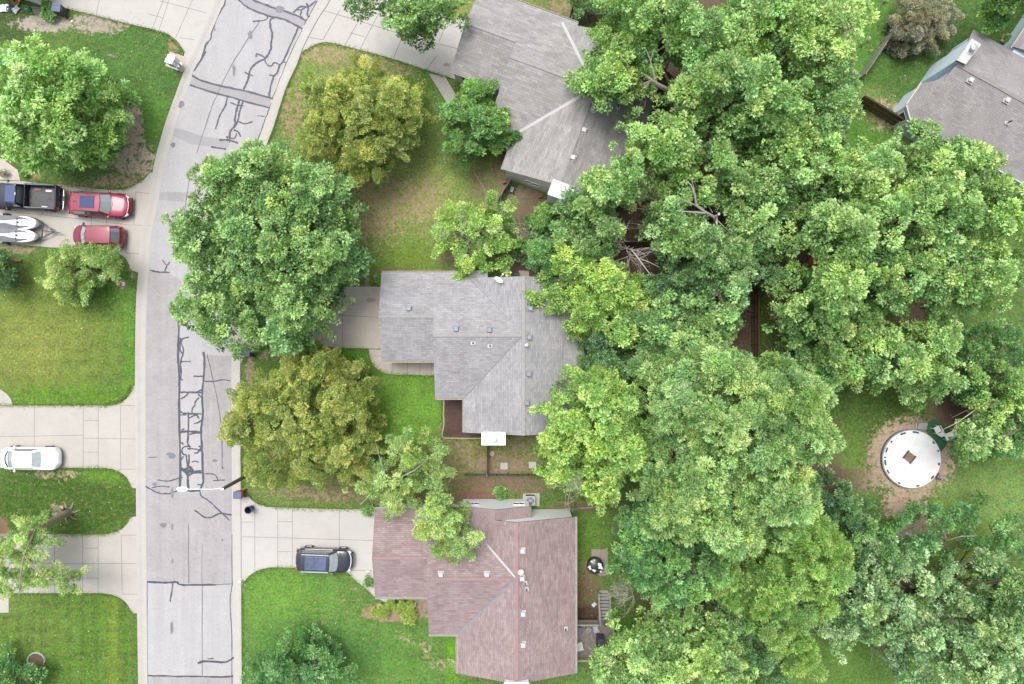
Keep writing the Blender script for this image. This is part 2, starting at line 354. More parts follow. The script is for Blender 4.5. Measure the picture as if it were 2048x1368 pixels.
def strip(mb, A, B, za, zb):
    a = [P(*q) for q in A]; b = [P(*q) for q in B]; n = len(a)
    mb.add([(p.x, p.y, za) for p in a] + [(p.x, p.y, zb) for p in b], [(i, n + i, n + i + 1, i + 1) for i in range(n - 1)])
r = MB(); strip(r, LA, RA, .012, .012); struct('road', r, M_ASPH)
def lerpl(A, B, t): return [(a[0] * (1 - t) + b[0] * t, a[1] * (1 - t) + b[1] * t) for a, b in zip(A, B)]
def kerb(A, B):
    r = MB(); prof = [(0, .018), (.42, .03), (.52, .045), (.72, .085), (.86, .10), (.97, .10), (1.0, .0)]
    for (t0, z0), (t1, z1) in zip(prof, prof[1:]): strip(r, lerpl(A, B, t0), lerpl(A, B, t1), z0, z1)
    return r
struct('kerb', kerb(LA, LKo), M_CONG); struct('kerb', kerb(RA, RKo), M_CONG)
def slabpx(name, poly, z=.04, m=None, z0=-.05):
    r = MB(); r.prism([(p.x, p.y) for p in PX(poly)], z0, z); return struct(name, r, m or M_CON)
def arc(a, b, c, n=7):
    """quadratic curve from a to c bending towards b"""
    return [((1 - t) ** 2 * a[0] + 2 * t * (1 - t) * b[0] + t * t * c[0], (1 - t) ** 2 * a[1] + 2 * t * (1 - t) * b[1] + t * t * c[1]) for t in [i / n for i in range(n + 1)]]
def sub(A, y0, y1): return [q for q in A if y0 <= q[1] <= y1]
# the drives run onto the rolled kerb, a little under its back edge
slabpx('driveway', [(150, -170), (92, -40), (100, 5), (133, 17), (195, 32), (256, 48), (305, 58)] + arc((333, 67), (362, 80), (369, 108), 5) + [(366, 142)] + [(x + 3, y) for x, y in sub(LKo, -130, 140)[::-1]] + [(480, -170)], m=M_CON2)
slabpx('driveway', [(-140, 352), (0, 362), (41, 362), (64, 365), (154, 372), (189, 377), (220, 380), (251, 379), (271, 371), (288, 360), (303, 344)] + [(x + 3, y) for x, y in sub(LKo, 346, 545)] + [(277, 545), (264, 541), (258, 528), (252, 517), (240, 508), (226, 502), (190, 497), (102, 495), (51, 490), (0, 486), (-140, 484)])
slabpx('driveway', [(-140, 811), (208, 811)] + arc((215, 811), (262, 808), (264, 772), 7) + [(274, 771)] + [(x + 3, y) for x, y in sub(LKo, 773, 974)] + [(274, 976), (265, 976)] + arc((262, 970), (250, 936), (205, 936), 7) + [(-140, 936)])
slabpx('driveway', [(-140, 1066), (107, 1068), (200, 1069)] + arc((215, 1068), (252, 1062), (261, 1035), 6) + [(268, 1033), (275, 1033)] + [(x + 3, y) for x, y in sub(LKo, 1035, 1224)] + [(276, 1226), (267, 1226)] + arc((262, 1220), (248, 1187), (200, 1186), 7) + [(-140, 1186)])
slabpx('driveway', [(x - 3, y) for x, y in sub(RKo, -150, 104)] + [(601, 107), (615, 98)] + arc((622, 94), (645, 80), (664, 86), 4) + [(689, 92), (720, 100), (787, 118), (853, 140), (899, 155), (990, 186), (1030, 70), (935, 40), (858, 19), (780, -5), (735, -150)], m=M_CON2)
slabpx('driveway', [(x - 3, y) for x, y in sub(RKo, 536, 728)] + [(481, 731), (484, 724)] + arc((488, 716), (498, 696), (530, 694), 6) + [(600, 694), (737, 697), (800, 698), (800, 573), (560, 574)] + arc((530, 573), (495, 570), (490, 536), 6), m=M_CONB)
slabpx('driveway', [(x - 3, y) for x, y in sub(RKo, 982, 1166)] + [(484, 1169)] + arc((488, 1164), (508, 1134), (551, 1134), 6) + [(590, 1135), (679, 1141), (697, 1145), (710, 1160), (730, 1175), (745, 1190), (790, 1215), (790, 1021), (742, 1021), (722, 1019), (556, 1015), (533, 1013)] + arc((515, 1008), (500, 998), (490, 984), 3) + [(481, 980)], m=M_CON2)
slabpx('path', [(857, 147), (890, 153), (915, 195), (935, 232), (1010, 262), (1000, 290), (915, 258), (894, 206)], .035)
slabpx('path', [(738, 698.5), (739, 712)] + arc((741, 718), (752, 748), (790, 749), 6) + [(871, 751), (905, 751), (905, 700), (800, 700)], .036, M_CONB)
slabpx('path', arc((-60, 771), (20, 768), (26, 810.2), 6) + [(-60, 810.2)], .036)
slabpx('path', [(-60, 1187), (18, 1187), (18, 1225), (-60, 1225)], .036)
slabpx('path', [(-60, 300), (5, 318), (36, 340), (41, 361.4), (-60, 357)], .036, M_CONB)
slabpx('mailbox_pad', [(340, 103.5), (375, 115), (366, 145), (331, 132)], .05, stone_material('pink_concrete', S(218, 204, 190), .05, .05))
slabpx('patio_slab', [(1183, 1098), (1215, 1098), (1217, 1150), (1199, 1152), (1183, 1130)], .03, stone_material('grey_slab', S(176, 164, 150), .08, .08))
slabpx('path', [(1037, 541), (1058, 542), (1058, 590), (1037, 590)], .03, M_CONB)
# joints
J = MB()
def jl(*segs, w=.035, z=.0445):
    for a in segs: J.ribbon([P(*a[i:i + 2]) for i in range(0, len(a), 2)], w, z)
jl((205, 35, 197, 100 - 65), (305, 58, 335, -20), (318, 62, 355, -50), (320, 2, 412, 26), (352, 76, 390, -10), (0, 424, 60, 427, 150, 437, 258, 450, 300, 451), (184, 378, 183, 495), (218, 381, 213, 450), (86, 430, 88, 385), (82, 478, 80, 495))
jl((192, 33, 206, -30), (295, 28, 326, 36), (360, 76, 390, 80), (272, 384, 268, 448), (272, 384, 300, 388), (256, 460, 252, 506), (252, 506, 280, 508))
jl((0, 873, 70, 872, 167, 870), (167, 811, 167, 936), (197, 812, 197, 936), (70, 811, 69, 895), (167, 841, 197, 841), (167, 876, 276, 878), (167, 904, 197, 904), (242, 811, 242, 937), (242, 811, 274, 811), (242, 938, 276, 938), (232, 803, 242, 811), (242, 937, 234, 943))
jl((20, 1127, 280, 1127), (166, 1070, 166, 1186), (197, 1070, 197, 1186), (243, 1069, 245, 1188), (166, 1096, 197, 1096), (166, 1156, 197, 1156), (243, 1070, 276, 1070), (245, 1188, 276, 1188), (110, 1068, 110, 1186))
jl((636, 18, 710, 40, 820, 74, 915, 98), (738, 5, 690, 91), (772, 0, 720, 99), (646, 80, 680, 20), (803, 79, 787, 117), (873, 112, 854, 140), (700, 66, 730, 74), (900, 31, 878, 84), (612, 74, 646, 80), w=.045)
jl((485, 618, 760, 635), (685, 574, 685, 696), (633, 574, 633, 695), (556, 574, 556, 695))
jl((484, 1073, 760, 1081), (510, 1016, 510, 1148), (556, 1015, 556, 1134), (585, 1016, 585, 1134), (679, 1020, 679, 1140), (483, 1044, 510, 1044), (556, 1043, 585, 1043), (556, 1103, 585, 1103), (697, 1140, 745, 1141))
jl((786, 723, 786, 749), (815, 723, 815, 750), (840, 723, 840, 750), (863, 723, 862, 751), (751, 738, 766, 722), (738, 712, 762, 712), w=.03, z=.041)
struct('driveway_joints', J, M_JOINT)
# asphalt repairs
def sheet(name, poly, z, m):
    r = MB(); p = PX(poly); a = sum(p[i].x * p[(i + 1) % len(p)].y - p[(i + 1) % len(p)].x * p[i].y for i in range(len(p)))
    if a < 0: p = p[::-1]
    r.add([(q.x, q.y, z) for q in p], [tuple(range(len(p)))]); return struct(name, r, m)
Z5 = lambda L: [(380 + x * .2193, y * .2193) for x, y in L]
Z6 = lambda L: [(290 + x * .2339, 690 + y * .2339) for x, y in L]
Z1 = lambda L: [(x / 3.908, y / 3.908) for x, y in L]
Z9 = lambda L: [(x / 3.908, 1018 + y / 3.908) for x, y in L]
Z4 = lambda L: [(x / 3.908, 340 + y / 3.908) for x, y in L]
sheet('asphalt_patch', [(299, 541), (330, 543), (362, 560), (359, 700), (361, 985), (404, 985), (405, 760), (408, 710), (463, 712), (464, 1000), (465, 1168), (400, 1169), (293, 1162), (291.5, 800), (292, 690), (294, 600)], .016, M_ASPH2)
sheet('asphalt_patch', [(297, 1352), (467, 1352), (468, 1500), (298, 1500)], .016, M_ASPH2)
sheet('asphalt_patch', Z5([(20, 690), (130, 745), (330, 795), (480, 830), (720, 890), (750, 905), (725, 985), (480, 920), (350, 880), (160, 830), (0, 778)]), .017, M_ASPH3)
sheet('asphalt_patch', Z5([(430, 0), (530, 70), (700, 140), (860, 180), (1035, 262), (1065, 190), (940, 130), (740, 70), (640, 30), (580, 0), (520, -60), (380, -60)]), .017, M_ASPH3)
sheet('asphalt_patch', Z1([(1368, 1000), (1450, 1020), (1600, 1070), (1800, 1090), (1780, 1160), (1500, 1130), (1345, 1060)]), .017, M_ASPH3)
sheet('asphalt_patch', [(320, 384), (375, 385), (371, 404), (318, 400)], .017, M_ASPH2)
T = MB()
rt = random.Random(5)
def tar(L, w=.1, z=.0205):
    pts = smooth_line(L, 5); pp = [P(*q) for q in pts]
    pp = [p + Vector((rt.uniform(-.02, .02), rt.uniform(-.02, .02), 0)) for p in pp]
    T.ribbon(pp, [w * 1.22 * rt.uniform(.7, 1.25) for _ in pp], z + rt.random() * .004)
for w, L in [(.13, [(440, 0), (530, 70), (700, 140), (860, 180), (1025, 265)]), (.13, [(575, 0), (740, 65), (940, 130), (1065, 190)]), (.12, [(20, 690), (130, 745), (330, 795), (490, 828), (720, 890), (760, 905)]), (.12, [(0, 776), (160, 828), (350, 880), (480, 918), (725, 985)]),
             (.14, [(770, 165), (735, 180), (735, 250), (750, 310), (740, 400), (738, 450), (690, 530), (600, 580), (550, 640), (530, 720), (490, 820)]), (.1, [(710, 140), (690, 180), (570, 198)]), (.11, [(690, 530), (650, 505), (610, 495), (605, 520)]), (.1, [(685, 535), (690, 570), (720, 600), (750, 595), (765, 575), (800, 580), (820, 600)]),
             (.12, [(990, 245), (960, 320), (910, 430), (850, 560), (815, 600), (800, 660), (765, 700), (735, 800), (725, 880), (765, 905)]), (.08, [(850, 565), (885, 575)]), (.1, [(500, 658), (540, 680), (575, 692)]), (.1, [(722, 685), (768, 695)]),
             (.11, [(345, 880), (320, 970), (270, 1060), (235, 1180)]), (.14, [(450, 920), (425, 1010), (410, 1090), (410, 1140), (370, 1200), (360, 1250)]), (.12, [(485, 920), (460, 1000), (435, 1110), (400, 1170)]), (.09, [(370, 935), (430, 960), (490, 965)]), (.1, [(440, 1105), (500, 1130), (575, 1110)]), (.11, [(400, 1185), (440, 1205), (465, 1248)]), (.12, [(265, 1277), (340, 1278), (400, 1290), (440, 1310)]), (.1, [(330, 1245), (400, 1265), (430, 1215)]), (.08, [(335, 1245), (350, 1285)]), (.12, [(195, 1342), (330, 1362)]), (.08, [(365, 1180), (362, 1300)]),
             (.07, [(615, 1057), (685, 1062)]), (.07, [(745, 935), (720, 1000), (680, 1110), (640, 1220), (600, 1320)]), (.1, [(325, 0), (310, 50), (250, 160), (200, 300), (190, 350), (150, 410), (110, 520), (75, 590), (35, 650)]), (.06, [(305, 30), (230, 170), (150, 370), (70, 550), (20, 680)]), (.11, [(150, 365), (130, 460), (100, 560)]), (.1, [(145, 470), (110, 540), (60, 600)]),
             (.12, [(1150, 10), (1080, 60), (1010, 60), (970, 90), (940, 120)]), (.12, [(1060, 30), (1080, 70), (1070, 140), (1095, 155)]), (.1, [(975, 90), (1015, 95), (1005, 150), (1030, 160)]), (.1, [(1010, 95), (1060, 65)]), (.05, [(1025, 270), (900, 530), (780, 830), (745, 900)]), (.05, [(1160, 10), (1040, 230)])]: tar(Z5(L), w)
for w, L in [(.15, [(285, -60), (285, 100), (295, 300), (293, 500), (297, 800), (305, 1050), (298, 1220)]), (.14, [(500, 60), (510, 160), (500, 300), (490, 430), (495, 600), (480, 740), (490, 900), (495, 1080), (500, 1160), (470, 1240)]), (.1, [(305, -60), (300, 40), (322, 80), (305, 150), (310, 230), (305, 290), (328, 298)]), (.08, [(312, -20), (330, 60), (310, 120), (322, 150)]),
             (.07, [(320, 140), (392, 142)]), (.09, [(414, 267), (492, 268)]), (.12, [(298, 403), (400, 405), (492, 407)]), (.1, [(378, 405), (345, 440), (308, 462)]), (.1, [(440, 403), (490, 380)]), (.1, [(455, 420), (490, 450)]), (.09, [(465, 447), (435, 480), (425, 520), (405, 545), (402, 580)]), (.11, [(300, 565), (340, 585), (485, 590)]), (.1, [(300, 600), (355, 595)]), (.12, [(370, 575), (372, 640), (370, 740)]), (.1, [(372, 625), (440, 600), (462, 632)]), (.1, [(420, 670), (450, 665), (488, 640)]), (.13, [(298, 738), (370, 740), (485, 742)]), (.11, [(300, 750), (350, 742)]), (.12, [(378, 765), (430, 752), (480, 752)]), (.12, [(370, 745), (368, 840), (390, 875)]), (.1, [(315, 725), (338, 715)]),
             (.1, [(300, 832), (322, 840), (325, 855)]), (.1, [(385, 865), (340, 870), (318, 895), (325, 930), (355, 950), (362, 1040)]), (.11, [(362, 885), (430, 890), (480, 905)]), (.1, [(425, 925), (455, 918), (478, 880), (460, 860)]), (.12, [(378, 935), (375, 1000), (365, 1060)]), (.08, [(330, 950), (308, 985)]), (.09, [(402, 1003), (430, 993), (462, 1002)]), (.24, [(310, 1062), (365, 1078), (420, 1075)]), (.2, [(335, 1070), (385, 1045), (400, 1085)]), (.1, [(400, 1080), (490, 1078)]), (.12, [(370, 1120), (410, 1095), (495, 1092)]), (.17, [(365, 1080), (368, 1160), (370, 1230)]), (.1, [(312, 1065), (355, 1100), (365, 1130)]), (.08, [(448, 1192), (480, 1195)]), (.14, [(330, 1240), (400, 1250), (468, 1240)]),
             (.08, [(500, 310), (580, 312), (660, 298), (730, 305)]), (.05, [(530, 80), (570, 240), (620, 480), (655, 700), (660, 900), (662, 1050)]), (.1, [(662, 1040), (668, 1060)]), (.08, [(500, 1100), (590, 1105), (620, 1140), (628, 1160)]), (.07, [(582, 1160), (685, 1152)]), (.09, [(470, 1240), (480, 1290), (530, 1320), (580, 1362), (640, 1420), (725, 1500)]), (.09, [(8, 1208), (80, 1250), (160, 1272), (240, 1262), (295, 1235)]), (.07, [(60, 1218), (130, 1208), (210, 1212)]), (.08, [(110, 1155), (200, 1162), (325, 1130)]), (.06, [(30, 960), (108, 958)]), (.07, [(365, 580), (372, 575)])]: tar(Z6(L), w)
for w, L in [(.13, [(1150, 570), (1300, 575), (1380, 570), (1430, 592), (1690, 592)]), (.05, [(1690, 592), (1815, 585)]), (.09, [(1352, 580), (1330, 725)]), (.14, [(1548, 1205), (1600, 1190), (1760, 1195), (1828, 1160)]), (.1, [(1155, 1302), (1280, 1305), (1500, 1308), (1700, 1312), (1825, 1305)]), (.1, [(1520, 10), (1620, 70), (1720, 35), (1810, 45)]), (.07, [(1710, 35), (1815, 45)]), (.04, [(1475, 130), (1478, 580)]), (.03, [(1580, 270), (1582, 1300)]), (.03, [(1150, 570), (1156, 1368)]), (.05, [(1813, 200), (1815, 585), (1800, 700), (1812, 1000), (1815, 1368)]), (.08, [(1625, 1172), (1672, 1166)])]: tar(Z9(L), w)
for w, L in [(.1, [(1170, 782), (1240, 798), (1330, 800)]), (.11, [(1290, 790), (1305, 750), (1330, 720)]), (.09, [(1295, 740), (1270, 705)]), (.12, [(1410, 930), (1400, 1100), (1396, 1368)]), (.09, [(1405, 1050), (1460, 1065)]), (.11, [(1405, 1350), (1430, 1320), (1480, 1305)]), (.11, [(1395, 1300), (1425, 1340)]), (.03, [(1490, 0), (1430, 400)])]: tar(Z4(L), w)
struct('tar_crack_seal', T, M_TAR)
# faint longitudinal seam and oil stains
T = MB()
tar(Z5([(640, 190), (520, 370), (400, 560), (300, 750), (200, 980), (100, 1280), (60, 1400)]), .07, .0175)
for (x, y, rx, ry) in [(362, 208, 7, 8), (346, 290, 5, 6), (344, 912, 8, 6), (341, 908, 7, 4), (430, 921, 5, 4), (327, 1050, 7, 5), (310, 968, 5, 4), (345, 1054, 2, 8), (344, 1255, 3, 14), (345, 985, 3, 12), (430, 60, 2, 2), (345, 1122, 2, 6), (560, 20, 10, 8), (500, 70, 5, 9), (468, 140, 3, 12), (445, 1080, 2, 3)]:
    n = 14; p = [P(x + rx * math.cos(a) * rt.uniform(.7, 1.2), y + ry * math.sin(a) * rt.uniform(.7, 1.2)) for a in [2 * math.pi * i / n for i in range(n)]][::-1]
    T.add([(q.x, q.y, .0262 + rt.random() * .002) for q in p], [tuple(range(n))])
struct('road_stains', T, M_TAR2)
T = MB()
for (x, y, rx, ry, z) in [(742, 600, 10, 5, .0442), (704, 608, 5, 3, .0446), (893, 130, 7, 4, .0444)]:
    n = 18; p = [P(x + rx * math.cos(a) * rt.uniform(.8, 1.15), y + ry * math.sin(a) * rt.uniform(.8, 1.15)) for a in [2 * math.pi * i / n for i in range(n)]][::-1]
    T.add([(q.x, q.y, z) for q in p], [tuple(range(n))])
struct('driveway_stains', T, mat('oil_stain', S(192, 178, 162), .9, var=.15, scale=6))

# ------------------------------------------------------------------ houses
def shingle(name, cols, bw=.32, rh=.15, contrast=.12):
    t = NT(name); uv = t.n('ShaderNodeTexCoord').outputs['UV']
    br = t.n('ShaderNodeTexBrick'); t.l(uv, br.inputs['Vector']); br.offset = .37; br.squash = 1
    br.inputs['Scale'].default_value = 1; br.inputs['Brick Width'].default_value = bw; br.inputs['Row Height'].default_value = rh
    br.inputs['Mortar Size'].default_value = .008; br.inputs['Mortar Smooth'].default_value = .1; br.inputs['Bias'].default_value = -.15
    br.inputs['Color1'].default_value = (*cols[0], 1); br.inputs['Color2'].default_value = (*cols[1], 1); br.inputs['Mortar'].default_value = (*[c * .62 for c in cols[1]], 1)
    b2 = t.n('ShaderNodeTexBrick'); t.l(uv, b2.inputs['Vector']); b2.offset = .61
    b2.inputs['Scale'].default_value = 1; b2.inputs['Brick Width'].default_value = bw * 1.4; b2.inputs['Row Height'].default_value = rh
    b2.inputs['Mortar Size'].default_value = 0; b2.inputs['Color1'].default_value = (1 - contrast,) * 3 + (1,); b2.inputs['Color2'].default_value = (1 + contrast,) * 3 + (1,)
    c = t.mix(1., br.outputs[0], b2.outputs[0], 'MULTIPLY')
    v = t.pos(); n = t.noise(.7, 5, .7, v).outputs[0]; f = t.ramp(n, .34, .66, .88, 1.09)
    n2 = t.noise(30, 2, .8, v).outputs[0]; f = t.math('MULTIPLY', f, t.ramp(n2, .3, .7, .9, 1.1))
    tint = t.mix(t.ramp(t.noise(1.6, 4, .7, v).outputs[0], .45, .7, 0, .35), c, cols[2])
    vm = t.n('ShaderNodeVectorMath', operation='SCALE'); t.l(tint, vm.inputs[0]); t.l(f, vm.inputs[3])
    t.l(vm.outputs[0], t.b.inputs['Base Color']); t.b.inputs['Roughness'].default_value = .92; t.b.inputs['Specular IOR Level'].default_value = .2
    t.bump(br.outputs['Fac'], .01, -.8); return t.m
M_RA = shingle('weathered_grey_shingle', (S(192, 189, 188), S(174, 171, 171), S(178, 174, 168)), .5, .2, .11)
M_RB = shingle('grey_shingle', (S(194, 193, 196), S(176, 175, 178), S(186, 183, 182)), .3, .145, .1)
M_RC = shingle('red_brown_shingle', (S(190, 170, 168), S(168, 147, 145), S(178, 166, 170)), .4, .15, .1)
M_RD = shingle('brown_grey_shingle', (S(186, 182, 181), S(170, 167, 166), S(180, 177, 175)), .34, .16, .07)
M_VAL = mat('valley_metal', S(210, 210, 212), .6, .0, var=.05)
M_VALB = mat('valley_grey', S(150, 152, 158), .6, var=.08)
M_GUT = mat('gutter_white', S(226, 222, 214), .5, var=.08, scale=5)
M_GUTB = mat('gutter_beige', S(218, 204, 186), .5, var=.08, scale=5)
M_GUTI = mat('gutter_inside', S(196, 186, 176), .9, var=.3, scale=3)
M_WHITE = mat('white_paint', (.72, .72, .72), .5, var=.04, coat=0)
M_CREAM = mat('white_siding', S(226, 230, 232, 1.1), .6, var=.05)
M_GREYW = mat('grey_siding', S(206, 200, 200, 1.2), .7, var=.05)
M_BLUEW = mat('pale_blue_siding', S(196, 212, 224, 1.15), .7, var=.04)
M_BRICK = mat('red_brown_wood', S(140, 92, 76), .8, var=.15)
M_DARK = mat('black_rubber', (.02, .02, .022), .6, var=.2)
M_METAL = mat('galvanised_metal', (.42, .43, .44), .4, .6, var=.1)
M_GLASSD = mat('window_glass', (.06, .07, .08), .06, var=.05, spec=1)
M_VENT = mat('grey_vent', S(150, 158, 170), .5, .3, var=.08)
M_VENTW = mat('white_vent', S(226, 226, 224), .5, var=.04)
M_RIDGE = {}
def ridge_mat(name, c): return mat(name, c, .95, var=.12, scale=4)

SL = .335; ZE = 2.7
class House:
    def __init__(s, name, label, ref, th, roofm, wallm, gutm):
        """ref: photo position of the garage's north eave line on the main ridge axis"""
        s.O = P(ref[0], ref[1], ZE); s.th = math.radians(th)
        s.root = thing('house', label, 'house', (s.O.x, s.O.y, 0), -s.th)
        s.rm, s.wm, s.gm = roofm, wallm, gutm
        s.planes = []; s.solids = []
        s.mw = Matrix.Translation((s.O.x, s.O.y, 0)) @ Matrix.Rotation(-s.th, 4, 'Z'); s.inv = s.mw.inverted()
    def loc(s, px, py, z): return s.inv @ P(px, py, z)
    def roof_z(s, x, y):
        z = 0
        for x0, x1, y0, y1, fn in s.planes:
            if x0 - .01 <= x <= x1 + .01 and y0 - .01 <= y <= y1 + .01: z = max(z, fn(x, y))
        return z
    def on_roof(s, px, py, lift=0):
        z = 3.8
        for _ in range(6):
            p = s.loc(px, py, z + lift); z = s.roof_z(p.x, p.y) or z
        p.z = z; return p
    def gable(s, R, x0, x1, y0, y1, ax, zr, ze=ZE, ridge=None, wall=True, inset=(.25, .06), cut=None):
        """gable roof; ax 'x': ridge runs along x. inset: eave / gable overhang"""
        T_ = .13
        if ax == 'x':
            ym = ridge if ridge is not None else (y0 + y1) / 2
            R.slab([(x0, y0, ze), (x1, y0, ze), (x1, ym, zr), (x0, ym, zr)], T_, (1, 0, 0))
            R.slab([(x0, ym, zr), (x1, ym, zr), (x1, y1, ze), (x0, y1, ze)], T_, (1, 0, 0))
            a, b = (zr - ze) / (ym - y0), (zr - ze) / (y1 - ym)
            s.planes.append((x0, x1, y0, y1, lambda x, y: ze + min((y - y0) * a, (y1 - y) * b)))
            s.solids.append(('x', x0 + inset[1], x1 - inset[1], y0 + inset[0], y1 - inset[0], ze, zr, ym, inset[0] * a))
        else:
            xm = ridge if ridge is not None else (x0 + x1) / 2
            R.slab([(x0, y0, ze), (xm, y0, zr), (xm, y1, zr), (x0, y1, ze)], T_, (0, 1, 0))
            R.slab([(xm, y0, zr), (x1, y0, ze), (x1, y1, ze), (xm, y1, zr)], T_, (0, 1, 0))
            a, b = (zr - ze) / (xm - x0), (zr - ze) / (x1 - xm)
            s.planes.append((x0, x1, y0, y1, lambda x, y: ze + min((x - x0) * a, (x1 - x) * b)))
            s.solids.append(('y', x0 + inset[0], x1 - inset[0], y0 + inset[1], y1 - inset[1], ze, zr, xm, inset[0] * a))
    def walls(s):
        W = MB()
        for ax, x0, x1, y0, y1, ze, zr, m, dz in s.solids:
            zl = ze + dz - .15; zt = zr - .15
            if ax == 'x': prof = [(y0, 0), (y1, 0), (y1, zl), (m, zt), (y0, zl)]; vs = [(x0, a, b) for a, b in prof] + [(x1, a, b) for a, b in prof]
            else: prof = [(x0, 0), (x1, 0), (x1, zl), (m, zt), (x0, zl)]; vs = [(a, y0, b) for a, b in prof] + [(a, y1, b) for a, b in prof]
            W.add(vs, [(0, 1, 2, 3, 4), (9, 8, 7, 6, 5), (0, 5, 6, 1), (1, 6, 7, 2), (2, 7, 8, 3), (3, 8, 9, 4), (4, 9, 5, 0)])
        me = W.build('wall', s.wm, s.root)
        bm = bmesh.new(); bm.from_mesh(me.data); bmesh.ops.recalc_face_normals(bm, faces=bm.faces); bm.to_mesh(me.data); bm.free()
        return me
    def gutter(s, a, b, out, m=None):
        """open gutter along an eave, out = outward direction (x, y)"""
        a = Vector((*a, ZE - .05)); b = Vector((*b, ZE - .05)); o = Vector((*out, 0))
        g = MB(); g.bar(a + o * .125, b + o * .125, .022, .12); g.bar(a + o * .008, b + o * .008, .012, .12); g.bar(a + o * .065 - Vector((0, 0, .055)), b + o * .065 - Vector((0, 0, .055)), .1, .012)
        L = (b - a).length; n = max(2, int(L / 1.6)); d = (b - a) / n
        for k in range(n + 1): q = a + d * (k * .98 + .02 * (k < n)); g.box((q.x + o.x * .065, q.y + o.y * .065, q.z + .05), (.03 if abs(o.y) > .5 else .12, .12 if abs(o.y) > .5 else .03, .02))
        e = g.build('gutter', m or s.gm, s.root)
        q = MB(); q.bar(a + o * .065 - Vector((0, 0, .04)), b + o * .065 - Vector((0, 0, .04)), .09, .012); q.build('gutter_debris', M_GUTI, e)
    def strip(s, pts, w, m, name, lift=.02):
        g = MB(); p = [Vector(q) + Vector((0, 0, lift)) for q in pts]
        for a, b in zip(p, p[1:]): g.bar(a, b, w, .025)
        return g.build(name, m, s.root)
    def vent(s, px, py, m, sz=.36):
        p = s.on_roof(px, py, .1); g = MB(); g.box((p.x, p.y, p.z + .015), (sz * 1.35, sz * 1.35, .03)); g.box((p.x, p.y, p.z + .1), (sz * .75, sz * .75, .16)); g.box((p.x, p.y, p.z + .2), (sz, sz, .07), taper=.86)
        g.build('roof_vent', m, s.root, bevel=.01)
    def pipe(s, px, py):
        p = s.on_roof(px, py, .1); g = MB(); g.box((p.x, p.y, p.z + .02), (.36, .3, .03)); g.lathe((p.x, p.y, p.z), [(.11, .02), (.06, .16)], 12)
        f = g.build('pipe_flashing', M_VENTW, s.root); q = MB(); q.lathe((p.x, p.y, p.z), [(.055, 0), (.055, .38), (.035, .381), (.035, .3)], 12); q.build('vent_pipe', M_DARK, s.root, smooth=40)
    def window(s, x, y, z, w, h, nx, ny):
        """window on a wall whose outward normal is (nx, ny)"""
        t = (-ny, nx); g = MB(); d = lambda k, u, v: (x + nx * k + t[0] * u, y + ny * k + t[1] * u, z + v)
        for u in (-w / 2, w / 2, 0): g.box(d(.02, u, 0), (.06 if abs(nx) < .5 else .05, .06 if abs(nx) > .5 else .05, h))
        for v in (-h / 2, h / 2): g.bar(d(.022, -w / 2 - .03, v), d(.022, w / 2 + .03, v), .05, .06)
        f = g.build('window', M_WHITE, s.root); q = MB(); q.bar(d(.008, -w / 2, 0), d(.008, w / 2, 0), .012, h); q.build('pane', M_GLASSD, f)
    def door(s, x, y, w, h, nx, ny, name='door', m=None, rows=1):
        t = (-ny, nx); g = MB()
        a = (x + nx * .02 - t[0] * w / 2, y + ny * .02 - t[1] * w / 2); b = (x + nx * .02 + t[0] * w / 2, y + ny * .02 + t[1] * w / 2)
        for k in range(rows): g.bar((*a, h * (k + .5) / rows), (*b, h * (k + .5) / rows), .045, h / rows - .03)
        o = g.build(name, m or M_WHITE, s.root); q = MB(); q.box((x + nx * .06 + t[0] * w * .38 * (rows == 1), y + ny * .06 + t[1] * w * .38 * (rows == 1), 1.0), (.06, .06, .1)); q.build('handle', M_METAL, o)
    def chimney(s, x, y, w, d, h, m, cap_m, fy=0):
        g = MB(); g.box((x, y, h / 2), (w, d, h)); c = g.build('chimney', m, s.root)
        q = MB(); q.box((x, y, h + .05), (w + .1, d + .1, .1)); q.box((x, y, h + .12), (w * .9, d * .9, .05), taper=.3); q.build('chimney_cap', cap_m, c, bevel=.01)
        q = MB(); q.lathe((x + w * .06, y + fy, h + .1), [(.26, 0), (.26, .02), (.15, .05), (.15, .3), (.2, .3), (.2, .36), (.14, .42), (.02, .43)], 24); q.build('flue', M_METAL if cap_m is not M_WHITE else M_VENTW, c, smooth=40)
        return c

def plan(h, XN, y_n=-.45, y_s=-12.5, wing=None):
    R = MB(); zr = ZE + 4.9 * SL; zg = ZE + 3.45 * SL
    h.gable(R, -11.05, -6.85, -6.9, 0, 'x', zg)
    # middle wing: full width west of XN, north strip cut back east of it
    h.gable(R, -6.85, XN, -9.8, 0, 'x', zr)
    R.slab([(XN, -9.8, ZE), (0, -9.8, ZE), (0, -4.9, zr), (XN, -4.9, zr)], .13, (1, 0, 0))
    R.slab([(XN, -4.9, zr), (0, -4.9, zr), (0, y_n, ZE - y_n * SL), (XN, y_n, ZE - y_n * SL)], .13, (1, 0, 0))
    h.planes.append((XN, 0, -9.8, y_n, lambda x, y: ZE + min((y + 9.8) * SL, -y * SL)))
    h.gable(R, -4.6, 4.6, y_s, y_n, 'y', zr)
    if wing:                       # small twin gable at the north end, lower ridge
        x1, yy, rx = wing; zw = ZE + (rx + 4.6) * (zr - ZE) / 4.6
        k = h.solids[-1]
        R.slab([(-4.6, y_n, ZE), (rx, y_n, zw), (rx, yy, zw), (-4.6, yy, ZE)], .13, (0, 1, 0))
        R.slab([(rx, y_n - 1.0, zw), (x1, y_n - 1.0, ZE), (x1, yy, ZE), (rx, yy, zw)], .13, (0, 1, 0))
        h.solids.append(('y', -4.35, x1 - .15, y_n - .5, yy - .04, ZE, zw, rx, .08))
    roof = R.build('roof', h.rm, h.root)
    return roof, zr, zg

